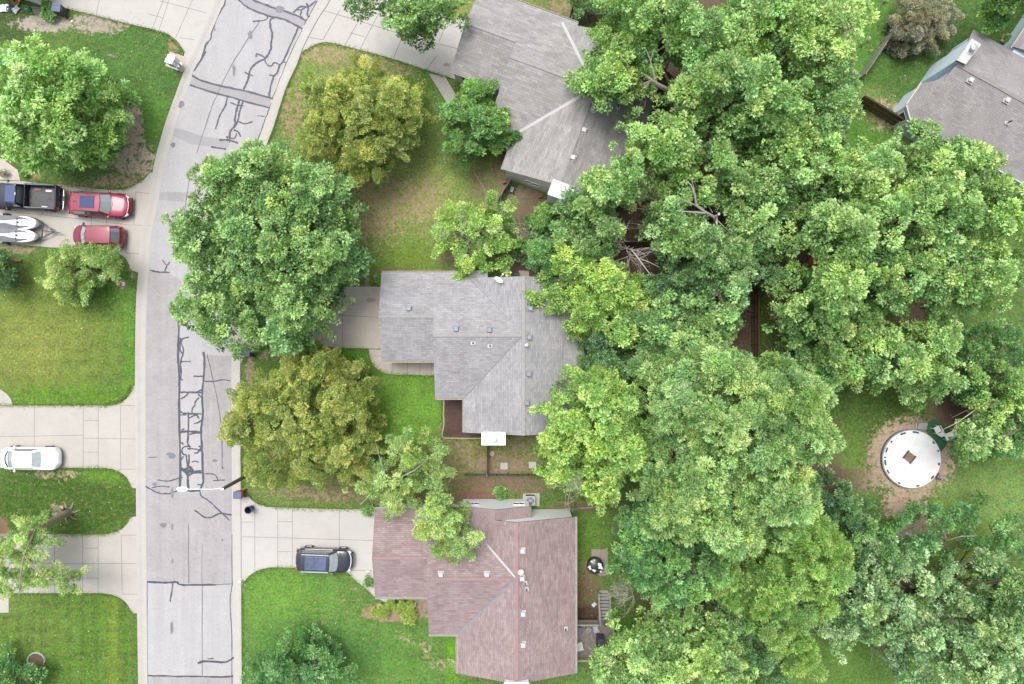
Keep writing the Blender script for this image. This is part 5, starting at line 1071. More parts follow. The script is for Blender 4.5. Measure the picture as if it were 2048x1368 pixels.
q = MB(); q.box((0, 0, .5), (1.35, .62, 1.0), taper=.86); q.build('cover', mat('grill_cover', (.03, .035, .05), .6, var=.15), tg, bevel=.08, sub=1); q = MB(); q.bar((-.55, -.2, .97), (.55, -.2, .97), .03); q.build('cover_seam', M_PLB, tg)
q = MB(); q.box((0, 0, .17), (.62, .62, .3), .25, taper=.95); q.box((0, 0, .35), (.66, .66, .07), .25); o = q.build('footstool', mat('cream_cushion', S(226, 222, 212), .8, var=.04), bevel=.03); o.location = dpos(1157, 1290); tag(o, 'cream square footstool on the deck beside the house wall', 'footstool')
tg = thing('cool_box', 'dark grey cool box on the deck against the north railing', 'cool box', dpos(1157, 1256)); q = MB(); q.box((0, 0, .15), (.5, .32, .3)); q.build('box_body', M_BGREY, tg, bevel=.02); q = MB(); q.box((0, 0, .33), (.54, .36, .06)); q.build('lid', M_LID, tg, bevel=.02)
tg = thing('door_mat', 'round dark brown mat at the top of the deck steps', 'mat', dpos(1212, 1246)); q = MB(); q.lathe((0, 0, 0), [(.26, 0), (.26, .025), (.24, .03)], 24); q.build('mat_top', mat('mat_brown', (.06, .05, .055), .95, var=.2), tg)
tg = thing('folding_stool', 'round greyish wicker stool beside the deck railing', 'stool', dpos(1176, 1256)); q = MB(); q.lathe((0, 0, 0), [(.24, 0), (.26, .2), (.25, .38), (.03, .4)], 22); q.build('seat', mat('wicker', S(150, 150, 136), .9, var=.2, scale=9), tg, smooth=40)
def rag(px, py, z, s, label, m, seed, name='cloth'):
    r_ = random.Random(seed); q = MB(); n = 9; vs = [(s * ((i % n) / (n - 1) - .5) * r_.uniform(.85, 1.1), s * .8 * ((i // n) / (n - 1) - .5) * r_.uniform(.85, 1.1), r_.uniform(.02, s * .28)) for i in range(n * n)]
    q.add(vs, [(j * n + i, j * n + i + 1, (j + 1) * n + i + 1, (j + 1) * n + i) for j in range(n - 1) for i in range(n - 1)]); o = q.build(name, m, smooth=60); mo = o.modifiers.new('s', 'SOLIDIFY'); mo.thickness = .02; o.location = P(px, py, z); o.rotation_euler = (0, 0, r_.uniform(0, 3)); tag(o, label, name.replace('_', ' ')); return o
rag(1192, 1259, DZ + .02, .55, 'crumpled pale blue and white cloth by the deck railing', mat('cloth_pale', S(204, 212, 226), .9, var=.15), 1)
rag(1188, 1209, 0.02, .4, 'crumpled white cloth on the ground left of the deck steps', mat('cloth_white', S(222, 224, 232), .9, var=.1), 2)
q = MB(); L_ = [(1200, 1176), (1197, 1186), (1199, 1205), (1203, 1225), (1204, 1240), (1196, 1252)]; q.tube([(P(x, y, z).x, P(x, y, z).y, z) for (x, y), z in zip(L_, (.05, .12, .4, .66, .84, .84))] + [tuple(P(x, y, .84)) for x, y in ((1186, 1264), (1172, 1276), (1168, 1290))], .016, 6); tag(q.build('garden_hose', mat('hose_brown', S(134, 84, 62), .6)), 'thin red-brown hose running down the deck steps', 'hose')
q = MB(); q.tube([tuple(P(x, y, .05)) for x, y in smooth_line([(1202, 1060), (1203, 1090), (1201, 1120), (1202, 1150), (1199, 1174)], 4)], .015, 6); tag(q.build('garden_hose', mat('hose_orange', S(176, 96, 60), .6)), 'thin orange hose lying along the grass past the fire pit', 'hose')
q = MB(); q.tube([tuple(P(x, y, .04)) for x, y in smooth_line([(951, 308), (949, 330), (948, 344), (956, 358), (966, 372), (972, 392), (975, 402)], 4)], [.03] * 25, 6); tag(q.build('surface_root', mat('pale_root', S(196, 178, 156), .9)), 'pale winding root on the bare soil beside the north house', 'root')
# bin-round pot by the north side of the middle house
t = thing('round_pot', 'round dark blue pot beside the path at the north edge of the middle house', 'pot', P(1032, 550, 0)); q = MB(); q.lathe((0, 0, 0), [(.18, 0), (.26, .4), (.3, .4), (.3, .45), (.24, .45), (.2, .25)], 20); q.build('pot_body', M_BNAVY, t, smooth=40); q = MB(); q.lathe((0, 0, .3), [(.2, 0), (.2, .02)], 16); q.build('soil', M_PLB, t)
# shed planks and clutter beside the top-left house
def item(name, label, cat, px, py, fn, m, bevel=.01, smooth=None, rz=0.):
    q = MB(); fn(q); o = q.build(name, m, bevel=bevel, smooth=smooth); o.location = P(px, py); o.rotation_euler = (0, 0, rz); tag(o, label, cat); return o
rag(10, 17, 0.02, .75, 'crumpled white sheet at the far left of the clutter by the top left house', M_WHITE, 11, 'plastic_sheet'); rag(21, 17, .03, .6, 'crumpled navy blue tarp between the two white heaps', M_BNAVY, 12, 'tarp'); rag(33, 20, .02, .6, 'crumpled white bag next to the green watering can', mat('cloth_white', S(222, 224, 232)), 13, 'plastic_bag'); rag(113, 41, .02, .35, 'small pale blue bag on the dirt below the bin', mat('cloth_blue', S(190, 206, 226), .8), 14, 'plastic_bag')
item('plant_pot', 'round orange terracotta pot against the top left house wall', 'pot', 37, 5, lambda q: q.lathe((0, 0, 0), [(.16, 0), (.24, .36), (.27, .36), (.27, .42), (.2, .42), (.16, .2)], 20), mat('terracotta', S(190, 108, 66), .8, var=.1), 0, 40)
t = thing('watering_can', 'green watering can in the clutter by the top left house', 'watering can', P(58, 19), -.6); q = MB(); q.lathe((0, 0, 0), [(.17, 0), (.18, .3), (.14, .36), (.10, .36), (.10, .2)], 20); q.build('can_body', mat('can_green', (.04, .30, .14), .4), t, smooth=40); q = MB(); q.tube([(.15, 0, .08), (.32, 0, .2), (.42, 0, .36)], [.035, .028, .03], 10); q.build('spout', mat('can_green', (0, 0, 0)), t, smooth=40); q = MB(); q.tube([(-.16, 0, .1), (-.3, 0, .22), (-.22, 0, .4), (-.05, 0, .42)], .018, 8); q.build('handle', mat('can_green', (0, 0, 0)), t, smooth=40)
item('yellow_stick', 'pale yellow stick leaning across the pots at the top left', 'stick', 43, 8, lambda q: q.bar((-.3, -.2, .1), (.25, .18, .5), .09), mat('pale_yellow', S(226, 204, 140), .7))
for k in range(4): item('wood_plank', 'weathered plank lying beside the shrub at the top left, ' + ('topmost', 'second from the top', 'third from the top', 'lowest')[k] + ' of four', 'plank', 74 + k * 1.4, 16 + k * 3.6, lambda q: q.box((0, 0, .05), (.85, .1, .08)), M_WOODG, .01, None, -.12)
item('wood_plank', 'tan board standing upright along the lower side of the grey bin', 'plank', 127, 36, lambda q: q.box((0, 0, .05), (.55, .12, .1)), mat('tan_wood', S(190, 156, 126), .8), .01, None, -.25)
item('white_scrap', 'small white piece of litter on the weedy dirt by the upper left drive', 'litter', 144, 43, lambda q: q.box((0, 0, .04), (.18, .12, .06), .7), M_WHITE)
item('white_scrap', 'small white garden stone beside the south garage corner', 'stone', 736, 1143, lambda q: q.lathe((0, 0, 0), [(.2, 0), (.22, .1), (.12, .2), (.01, .22)], 10, 1.2, .8), M_VENTW, 0, 40)
item('solar_lamp', 'small pale blue garden lamp beside the row of clipped shrubs', 'garden lamp', 762, 1207, lambda q: (q.lathe((0, 0, 0), [(.02, 0), (.02, .35), (.14, .36), (.14, .4), (.03, .48)], 14)), mat('lamp_blue', S(176, 188, 206), .4), 0, 40)
item('wood_log', 'rotting log half sunk in the lawn under the small driveway tree', 'log', 30, 521, lambda q: q.tube([(-.6, .05, .1), (0, 0, .12), (.6, -.05, .1)], [.12, .13, .1], 10), mat('old_log', S(160, 130, 104), .9, var=.3, scale=6), 0, 50)

# ------------------------------------------------------------------ trees and shrubs
def leaf_material(name):
    t = NT(name); c = t.n('ShaderNodeAttribute', attribute_name='leafcol').outputs['Color']
    t.l(c, t.b.inputs['Base Color']); t.b.inputs['Roughness'].default_value = .5; t.b.inputs['Specular IOR Level'].default_value = .35
    tr = t.n('ShaderNodeBsdfTranslucent'); v = t.n('ShaderNodeVectorMath', operation='MULTIPLY'); t.l(c, v.inputs[0]); v.inputs[1].default_value = (1.15, 1.2, .55); t.l(v.outputs[0], tr.inputs[0])
    mx = t.n('ShaderNodeMixShader'); mx.inputs[0].default_value = .36; t.l(t.b.outputs[0], mx.inputs[1]); t.l(tr.outputs[0], mx.inputs[2]); t.l(mx.outputs[0], t.out.inputs[0]); return t.m
M_LEAF = leaf_material('foliage')
M_BARK = mat('bark_grey_brown', S(140, 128, 112), .95, var=.3, scale=5, fine=.15, bump=.03)
M_BARKL = mat('dead_wood_pale', S(190, 182, 172, 1.6), .95, var=.22, scale=5, fine=.12)
rng = np.random.default_rng(11)
def A(*c):
    q = np.array(S(*c, .98)); return q * .86 + .14 * q.mean() * np.array([1.15, 1.05, .8])
# each kind: dark, mid, light leaf colour; leaf length, width ratio, tuft radius, leaves per tuft, droop
KIND = {
 'maple':   (A(86, 124, 64), A(134, 172, 90), A(196, 216, 134), .25, .62, .34, 15, .15),
 'maple2':  (A(84, 120, 66), A(128, 166, 92), A(186, 208, 134), .26, .6, .34, 15, .15),
 'oak':     (A(70, 112, 62), A(104, 152, 82), A(156, 194, 116), .24, .5, .30, 15, .1),
 'olive':   (A(98, 122, 56), A(152, 165, 76), A(206, 202, 112), .16, .55, .25, 17, .0),
 'bright':  (A(96, 136, 58), A(146, 182, 82), A(204, 218, 124), .24, .6, .30, 14, .1),
 'dark':    (A(62, 96, 56), A(96, 134, 80), A(146, 178, 116), .22, .55, .28, 15, .1),
 'ash':     (A(84, 124, 62), A(134, 172, 92), A(190, 206, 128), .26, .36, .42, 18, .2),
 'willow':  (A(98, 130, 60), A(150, 178, 92), A(204, 216, 136), .24, .3, .28, 14, .35),
 'silver':  (A(76, 116, 66), A(134, 168, 102), A(196, 212, 166), .24, .6, .30, 14, .15),
 'shaggy':  (A(84, 128, 46), A(142, 184, 82), A(200, 216, 150), .30, .45, .34, 15, .5),
 'feather': (A(84, 126, 50), A(132, 172, 78), A(178, 200, 104), .26, .3, .34, 16, .25),
 'brownish': (A(100, 100, 78), A(142, 138, 112), A(186, 176, 148), .14, .6, .24, 18, .0),
 'yew':     (A(108, 138, 52), A(166, 184, 76), A(206, 210, 104), .10, .5, .12, 20, .0),
 'bush':    (A(78, 118, 60), A(116, 160, 82), A(170, 202, 110), .16, .6, .2, 16, .05),
 'dusty':   (A(180, 160, 140), A(204, 184, 166), A(224, 208, 194), .08, .6, .2, 12, .0)}
GAPS = [(1205, 330, 18), (1240, 300, 18), (1250, 275, 14), (1222, 258, 16), (1214, 310, 16), (1235, 225, 16), (1258, 214, 16), (1278, 204, 14), (1298, 198, 12), (1190, 238, 16), (1760, 20, 24), (1755, 60, 22), (1725, 90, 20), (1735, 130, 16), (1205, 1200, 24), (1210, 1225, 20), (1190, 1258, 26), (1172, 1288, 26), (1208, 1272, 18), (1190, 1120, 28), (1195, 1080, 28), (1180, 1150, 24), (1215, 245, 18), (1200, 290, 14), (1225, 270, 12), (1200, 225, 14), (1290, 215, 12), (1512, 590, 26), (1514, 625, 28), (1514, 660, 28), (1512, 700, 24), (1620, 520, 24), (1812, 558, 18), (1830, 622, 24), (1690, 690, 14), (1430, 435, 26), (1405, 420, 22), (1390, 400, 18), (1385, 375, 15), (1452, 460, 14), (1372, 422, 14),
        (1325, 95, 16), (1345, 145, 24), (1322, 168, 22), (1296, 165, 16), (1304, 125, 13), (1270, 446, 24), (1254, 482, 18), (1292, 490, 16), (1306, 540, 18), (1286, 405, 13), (1872, 872, 36), (1900, 856, 20), (1922, 825, 22), (1740, 905, 28), (1725, 1312, 38), (1765, 1345, 26),
        (1700, 1348, 28), (1930, 1110, 28), (1902, 1078, 22), (1960, 1060, 28), (1812, 1168, 20), (1840, 1050, 24), (1870, 1122, 16), (1990, 1010, 30), (1682, 1062, 14), (1342, 218, 16), (1290, 334, 15), (1180, 32, 22), (1730, 262, 20), (1548, 682, 26), (1660, 975, 18), (1240, 1215, 22), (1255, 1245, 18),
        (720, 280, 9), (742, 262, 8), (705, 195, 9), (700, 855, 10), (560, 480, 8), (600, 500, 9), (470, 440, 9), (1175, 445, 12), (1100, 470, 14), (1560, 600, 12), (1600, 560, 10), (1700, 470, 8), (1780, 640, 14), (1740, 600, 10), (1950, 640, 16), (1900, 620, 12), (1230, 240, 8), (1700, 1180, 14), (1420, 560, 12), (1480, 700, 8), (1350, 860, 10), (1500, 870, 9), (1560, 790, 9), (1640, 310, 9)]
def leaves_from(C, N_, R_, kind, dens=1., ls=1., shade=0., T_=None):
    """C clump centres, N_ outward directions, R_ clump radii, T_ bough tints -> many small leaf quads"""
    dk, md, lt, L, wr, tr, nl, droop = KIND[kind]; lt = lt * 1.22; md = md * 1.08; dk = dk * .92; L = L * .72; n = len(C)
    cnt = np.maximum(6, (R_ ** 2 * 6.28 * 1.25 * dens / (L * L * wr * .62)).astype(int)); cnt = np.minimum(cnt, 320)
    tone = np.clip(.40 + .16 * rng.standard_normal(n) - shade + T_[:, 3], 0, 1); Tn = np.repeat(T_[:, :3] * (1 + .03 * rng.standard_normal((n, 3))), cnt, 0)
    C = np.repeat(C, cnt, 0); N_ = np.repeat(N_, cnt, 0); tone = np.repeat(tone, cnt); Rr = np.repeat(R_, cnt); m = len(C)
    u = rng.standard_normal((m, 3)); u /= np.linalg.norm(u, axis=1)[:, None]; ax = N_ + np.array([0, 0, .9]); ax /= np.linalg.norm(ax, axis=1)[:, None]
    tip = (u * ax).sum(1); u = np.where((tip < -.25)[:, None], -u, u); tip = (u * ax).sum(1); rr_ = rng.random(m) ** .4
    pos = C + u * (rr_ * Rr)[:, None] * np.array([1, 1, .72])
    d = u + .3 * ax + .35 * rng.standard_normal((m, 3)); d[:, 2] -= droop; d /= np.linalg.norm(d, axis=1)[:, None]
    up = np.array([0, 0, 1.]) * .8 + .55 * N_ + .5 * rng.standard_normal((m, 3))
    s = np.cross(d, up); s /= (np.linalg.norm(s, axis=1)[:, None] + 1e-6)
    l = L * ls * (.65 + .7 * rng.random(m)); w = l * wr * .5 * (.8 + .4 * rng.random(m))
    l = l[:, None]; w = w[:, None]; nrm = np.cross(s, d)
    v = np.stack([pos, pos + d * l * .5 + s * w + nrm * l * .06, pos + d * l - nrm * l * .08, pos + d * l * .5 - s * w + nrm * l * .06], 1)
    t = np.clip(tone + .13 * rng.standard_normal(m) + .52 * (rr_ * tip) - .08, 0, 1)[:, None]      # paler towards the upper, outer side of each clump
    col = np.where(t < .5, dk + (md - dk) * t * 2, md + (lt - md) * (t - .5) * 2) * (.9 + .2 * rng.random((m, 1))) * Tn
    return v.reshape(-1, 3), np.repeat(col, 4, 0)
def in_hole(C):
    """openings in the canopy seen in the photo: no clump on the sight line"""
    k = np.ones(len(C), bool); qx = 1024 + C[:, 0] * PXM / (H - C[:, 2]); qy = 684 - C[:, 1] * PXM / (H - C[:, 2])
    for x, y, r_ in GAPS: k &= (qx - x) ** 2 + (qy - y) ** 2 > (r_ * (.75 + .5 * rng.random(len(C)))) ** 2
    return k
NLEAF = [0]
def crown(name, parent, lobes, kind, spacing=.36, dens=1., ls=1., under=.0, squash=.72, drop=.05, shade=0.):
    """lobes: (x, y, z, r); leaf clumps are spread over each lobe's upper surface, small lobes are one clump"""
    Cs = []; Ns = []; Rs = []; Ts = []; rc0 = KIND[kind][5] * 1.15 * spacing / .36
    for x, y, z, r_ in lobes:
        w_ = rng.standard_normal(4); tint = [.94 + .035 * w_[0] + .03 * w_[2], 1.01 + .03 * w_[2], 1.08 - .05 * w_[0] + .06 * w_[1], .07 * w_[3]]
        if r_ < .6 and under == 0:
            Ts.append(np.array([tint])); Cs.append(np.array([[x, y, z]])); Ns.append(np.array([[0, 0, 1.]])); Rs.append(np.array([r_])); continue
        rc = min(rc0, r_ * .5); n = max(5, int(2 * math.pi * r_ * r_ / (rc * 1.5) ** 2 * (.85 + .15 * under)))
        i = np.arange(n) + .5; ph = i * 2.399963; cz = 1 - i / n * (1.12 + .5 * under); sr = np.sqrt(np.clip(1 - cz * cz, 0, 1)); ph = ph + rng.random() * 6.28
        d = np.stack([sr * np.cos(ph), sr * np.sin(ph), cz], 1) + .2 * rng.standard_normal((n, 3))
        d /= np.linalg.norm(d, axis=1)[:, None]; k = rng.random(n) > drop; d = d[k]
        ang = np.arctan2(d[:, 1], d[:, 0]); ph0 = rng.random() * 6.28
        rad = r_ * (1 + .16 * np.sin(3 * ang + ph0) + .10 * np.sin(5 * ang + 2.3 * ph0)) * (.52 + .62 * rng.random(len(d)) ** .8)
        Cs.append(np.array([x, y, z]) + d * rad[:, None] * np.array([1, 1, squash])); Ns.append(d); Rs.append(rc * (.5 + .85 * rng.random(len(d)) ** 1.3)); Ts.append(np.tile(tint, (len(d), 1)))
    C = np.concatenate(Cs); N_ = np.concatenate(Ns); R_ = np.concatenate(Rs); T_ = np.concatenate(Ts); k = in_hole(C); C, N_, R_, T_ = C[k], N_[k], R_[k], T_[k]
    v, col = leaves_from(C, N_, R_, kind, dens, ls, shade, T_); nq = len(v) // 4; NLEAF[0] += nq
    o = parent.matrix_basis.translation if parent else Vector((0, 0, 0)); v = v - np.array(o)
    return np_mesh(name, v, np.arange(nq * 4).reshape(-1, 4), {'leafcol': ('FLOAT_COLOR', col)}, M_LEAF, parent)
def branch_pts(a, b, bend=.12, k=5, seed=0):
    r_ = random.Random(seed); a, b = Vector(a), Vector(b); L = (b - a).length; o = Vector((r_.uniform(-1, 1), r_.uniform(-1, 1), r_.uniform(.2, 1))) * L * bend
    return [a.lerp(b, t) + o * math.sin(math.pi * t) + Vector((r_.uniform(-1, 1), r_.uniform(-1, 1), r_.uniform(-1, 1))) * L * .018 for t in [i / k for i in range(k + 1)]]
def tree(label, blobs, zt, zb, kind, seed=0, lr=1.0, sp=.36, fill=1.15, name='tree', cat='tree', trunk_r=.26, base=None, skip=.0, twigs=True, dens=1., ls=1., group=None, inner=True, gap=0., squash=.72, limbs=16):
    """blobs: (px, py, rx, ry[, top height]) crown outline ellipses as measured in the photo"""
    global rng; rng = np.random.default_rng(seed + 100); r_ = random.Random(seed); lobes = []; inners = []
    for bl in blobs:
        px, py, rx, ry = bl[:4]; t_ = bl[4] if len(bl) > 4 else zt; zc = zb + .55 * (t_ - zb) - .3; k = (H - zc) / PXM; RX, RY = rx * k * .93, ry * k * .93
        c = P(px, py, zc); area = math.pi * RX * RY; n = max(1, int(area / (lr * lr * 3.14) * 2.3 * fill)); got = []
        tries = 0
        while len(got) < n and tries < n * 40:
            tries += 1; a = r_.random() * 6.2832; q = math.sqrt(r_.random()) ; rl = lr * r_.uniform(.7, 1.2) * (1 - .35 * q)
            kx = max(.05, 1 - rl * .62 / RX); ky = max(.05, 1 - rl * .62 / RY)
            x = math.cos(a) * q * RX * kx; y = math.sin(a) * q * RY * ky
            if any((x - g[0]) ** 2 + (y - g[1]) ** 2 < (rl * .95) ** 2 for g in got): continue
            got.append((x, y, rl, q))
        for x, y, rl, q in got:
            if r_.random() < skip: continue
            z = t_ - (t_ - zb) * q ** 3.2 * .72 + r_.uniform(-1.15, .3) - rl * squash * .8
            lobes.append((c.x + x, c.y + y, z, rl * .92))
            if inner and r_.random() < .75: inners.append((c.x + x + r_.uniform(-.8, .8), c.y + y + r_.uniform(-.8, .8), max(zb * .6, z - r_.uniform(1.6, 2.6)), rl * 1.1))
        if twigs:      # shoots reaching out past the rim, each a short chain of small clumps
            m = int((RX + RY) * 2.6); sc = min(1, lr / .8)
            for i in range(m):
                a = 6.2832 * (i + r_.random()) / m; x0, y0 = c.x + math.cos(a) * RX * .84, c.y + math.sin(a) * RY * .84; z0 = zb + (t_ - zb) * r_.uniform(.1, .45)
                a2 = a + r_.uniform(-.5, .5); st = r_.uniform(.26, .42) * sc; k_ = r_.choice((1, 2, 3, 3, 4))
                for j in range(k_): lobes.append((x0 + math.cos(a2) * st * j, y0 + math.sin(a2) * st * j, z0 + r_.uniform(-.12, .12), (.44 - .07 * j) * r_.uniform(.75, 1.1) * sc))
    L_ = np.array(lobes); cx, cy = L_[:, 0].mean(), L_[:, 1].mean()
    b0 = P(*base, 0) if base else Vector((cx, cy, 0)); root = thing(name, label, cat, (b0.x, b0.y, 0), 0, group)
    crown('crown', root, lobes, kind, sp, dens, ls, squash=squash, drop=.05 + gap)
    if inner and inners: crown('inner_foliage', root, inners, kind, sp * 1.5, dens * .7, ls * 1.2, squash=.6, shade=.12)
    g = MB(); fork = Vector((0, 0, max(.4, zb * .45))); g.tube(branch_pts((0, 0, -.1), fork, .03, 4, seed), [trunk_r * k for k in (1.35, 1.08, .98, .92, .86)], 10)
    big = sorted(lobes, key=lambda q: -q[3])[:limbs * 2]; r_.shuffle(big)
    for i, q in enumerate(big[:limbs]):
        e = Vector((q[0] - b0.x, q[1] - b0.y, q[2] - .2)); pts = branch_pts(fork - Vector((0, 0, .15)), e, .1, 6, seed + i); rr_ = trunk_r * .42
        g.tube(pts, [rr_ * (1 - .82 * k / 6) for k in range(7)], 6)
        for j in range(2):
            s_ = pts[3 + j]; e2 = s_ + (e - s_) * r_.uniform(.6, 1) + Vector((r_.uniform(-1.2, 1.2), r_.uniform(-1.2, 1.2), r_.uniform(-.1, .6))); g.tube(branch_pts(s_, e2, .1, 4, seed + 7 * i + j), [rr_ * .35 * (1 - .7 * k / 4) for k in range(5)], 5)
    g.build('trunk', M_BARK, root, smooth=60)
    return root
def dead_limb(root, spec, m=None, name='dead_branch'):
    """spec: list of polylines [(px, py, z, r), ...]"""
    o = root.location; g = MB()
    for L_ in spec: g.tube([P(x, y, z) - o for x, y, z, _ in L_], [q[3] for q in L_], 7)
    return g.build(name, m or M_BARKL, root, smooth=60)
def twig_cloud(root, px, py, z, dirx, diry, n, L, seed, m=None, name='bare_twigs', spread=.8, r0=.016):
    r0 *= .5; spread *= 1.7
    r_ = random.Random(seed); g = MB(); o = P(px, py, z) - root.location; k = H / PXM
    for i in range(n):
        a = math.atan2(-diry, dirx) + r_.gauss(0, spread); l = L * r_.uniform(.4, 1); s = o + Vector((r_.uniform(-.5, .5), r_.uniform(-.5, .5), r_.uniform(-.3, .3)))
        e = s + Vector((math.cos(a) * l, math.sin(a) * l, r_.uniform(-.4, .5) * l * .6)); p = branch_pts(s, e, .3, 5, seed * 31 + i); g.tube(p, [r0 * (1 - .7 * t / 5) for t in range(6)], 4)
        for j in range(3): q = p[1 + j]; e2 = q + (e - q) * .6 + Vector((r_.uniform(-.4, .4), r_.uniform(-.4, .4), r_.uniform(-.2, .3))) * l * .5; g.tube(branch_pts(q, e2, .12, 3, i + j), [r0 * .55, r0 * .4, r0 * .3, r0 * .2], 4)
    return g.build(name, m or M_BARKL, root)
# --- left side and street
tree('shaggy pale-tipped green tree filling the upper left corner beside the lawn', [(80, 198, 108, 108), (152, 160, 56, 58), (60, 130, 62, 56), (172, 210, 40, 54), (55, 285, 54, 40), (140, 270, 50, 38)], 9, 2.5, 'shaggy', 1, lr=0.89)
tree('olive-yellow round tree in front of the north house', [(725, 235, 118, 112), (665, 215, 66, 80), (790, 225, 64, 85), (730, 135, 32, 26), (640, 275, 50, 52), (725, 318, 56, 36)], 7.5, 2.2, 'olive', 2, lr=0.85, sp=.28)
tree('small dense green tree at the porch of the north house', [(948, 235, 56, 58), (955, 188, 38, 26), (986, 250, 30, 42), (925, 288, 40, 22), (908, 225, 25, 27)], 6, 1.8, 'bush', 3, lr=.9, sp=.3, ls=1.3)
tree('largest roundish green tree, spreading over the street and the mouth of the middle drive', [(550, 480, 158, 164), (460, 370, 68, 68), (412, 480, 66, 88), (420, 600, 66, 66), (470, 660, 70, 50), (588, 620, 76, 58), (632, 395, 72, 76), (668, 512, 48, 60), (520, 340, 90, 50), (560, 670, 50, 30)], 11, 3.5, 'maple2', 4, lr=1.07, trunk_r=.36, limbs=24)
tree('olive-yellow round tree in front of the middle house beside the kerb', [(608, 838, 136, 120), (520, 800, 58, 62), (490, 850, 46, 50), (690, 800, 66, 76), (620, 740, 70, 42), (545, 930, 70, 44), (650, 930, 80, 42), (700, 890, 48, 50)], 7.5, 2.2, 'olive', 5, lr=0.85, sp=.28)
t6 = tree('open sprawling tree with long pale shoots above the garage of the red-roofed house', [(830, 905, 62, 34), (780, 965, 62, 40), (860, 945, 40, 34), (740, 975, 30, 22), (800, 1005, 44, 20)], 6.5, 3, 'willow', 6, lr=.75, sp=.34, inner=False, fill=.9, trunk_r=.18, gap=.1)
dead_limb(t6, [[(770, 970, 3, .07), (800, 955, 5, .05), (830, 940, 6.2, .035), (870, 905, 6.5, .015)], [(770, 970, 3, .06), (740, 990, 4.5, .04), (720, 1010, 4.6, .02)], [(770, 970, 4, .04), (766, 940, 5, .03), (750, 880, 5, .012)], [(898, 965, 2, .06), (910, 942, 2.5, .04)]])
tree('slim pale green tree leaning over the red-brown garage roof', [(878, 1020, 34, 36), (880, 1065, 40, 34), (915, 1085, 42, 28), (905, 1105, 30, 20)], 8, 5, 'willow', 7, lr=.8, sp=.34, inner=True, fill=1.0, trunk_r=.14, base=(880, 995), gap=.05)
t7 = tree('bright yellow-green tree with bare twigs above the middle house roof', [(955, 455, 76, 52), (910, 430, 40, 30), (1000, 430, 36, 34), (985, 500, 46, 34), (940, 530, 34, 20), (890, 470, 24, 30)], 5.5, 1.8, 'bright', 8, lr=.8, sp=.36, inner=False, fill=.8, trunk_r=.14, gap=.24)
for k, a in enumerate([(925, 500, -.3, 1), (1000, 420, 1, -.3), (890, 470, -1, .2), (1030, 455, 1, 0), (960, 470, 0, 1), (930, 440, -1, -.6)]): twig_cloud(t7, a[0], a[1], 4.6, a[2], a[3], 12, 1.7, k)
tree('small bright dark-leaved shrub at the foot of the north house chimney', [(1090, 432, 30, 30), (1100, 415, 22, 16), (1080, 455, 18, 18)], 2.6, .6, 'bush', 9, lr=.5, sp=.26, ls=1.2, name='shrub', cat='shrub', trunk_r=.06)
tree('small bright green tree on the left lawn, overhanging the dark red hatchback', [(125, 545, 46, 40), (165, 508, 46, 18), (210, 528, 34, 18), (112, 575, 34, 16), (155, 568, 28, 20)], 4.6, 1.6, 'willow', 10, lr=.75, sp=.32, inner=True, fill=.85, trunk_r=.12, gap=.12, ls=.9)
tree('green tree cut off by the left edge beside the trailer drive', [(-12, 545, 34, 28)], 4.5, 1.4, 'dark', 12, lr=.8, trunk_r=.1)
t11 = tree('pruned tree with a long sawn trunk and feathery shoots over the lower left drive', [(60, 1060, 38, 26), (30, 1100, 46, 28), (75, 1095, 34, 22), (10, 1130, 34, 26), (30, 1165, 44, 18), (100, 1150, 28, 18), (130, 1165, 26, 18), (65, 1150, 26, 14)], 5.5, 3.0, 'willow', 13, lr=.62, sp=.3, inner=False, fill=1.0, trunk_r=.2, base=(136, 1024), gap=.12, ls=1.1, limbs=0)
g = MB(); o = t11.location
g.tube([P(x, y, z) - o for x, y, z in ((136, 1024, .0), (126, 1030, .9), (104, 1042, 2.2), (80, 1058, 3.4), (50, 1072, 4.2), (0, 1070, 4.6), (-50, 1080, 5))], [.42, .27, .24, .21, .17, .13, .1], 12)
g.tube([P(x, y, z) - o for x, y, z in ((130, 1028, .4), (118, 1018, .8), (100, 1010, 1.1))], [.14, .09, .03], 8); g.tube([P(x, y, z) - o for x, y, z in ((70, 1062, 3.8), (48, 1110, 4.6), (40, 1160, 5), (38, 1200, 5.1))], [.12, .07, .05, .02], 8); g.tube([P(x, y, z) - o for x, y, z in ((48, 1110, 4.6), (80, 1150, 5), (115, 1160, 5.2), (130, 1172, 5.2))], [.06, .045, .03, .015], 8)
for a in range(7): g.tube([Vector((0, 0, .12)), Vector((.6 * math.cos(a * .9), .6 * math.sin(a * .9), .05)), Vector((1.0 * math.cos(a * .9 + .2), 1.0 * math.sin(a * .9 + .2), -.03))], [.16, .08, .03], 7)
g.build('leaning_trunk', mat('trunk_pale', S(170, 158, 142), .95, var=.25, scale=6, fine=.15, bump=.03), t11, smooth=60)
g = MB(); cp = P(123.5, 1015.5, .9) - o; g.tube([P(127, 1020, .4) - o, cp], [.17, .15], 14); sb = g.build('sawn_stub', M_BARK, t11, smooth=50); g = MB(); g.lathe(cp + Vector((0, 0, .0)), [(.14, .0), (.14, .02), (.01, .025)], 16); g.build('cut_face', mat('fresh_cut', S(226, 188, 122), .8, var=.1), sb)
tree('dark green leafy tree at the bottom edge of the lower middle lawn', [(590, 1345, 86, 44), (560, 1312, 40, 22), (630, 1330, 40, 26), (520, 1362, 36, 22), (670, 1365, 36, 16)], 5.5, 1.4, 'oak', 14, lr=.95, ls=.95, fill=.9, gap=.1)
tree('green tree in the lower left corner beside the ring of white stones', [(18, 1362, 40, 20), (0, 1342, 24, 16)], 4, 1.2, 'oak', 15, lr=.8, trunk_r=.12)
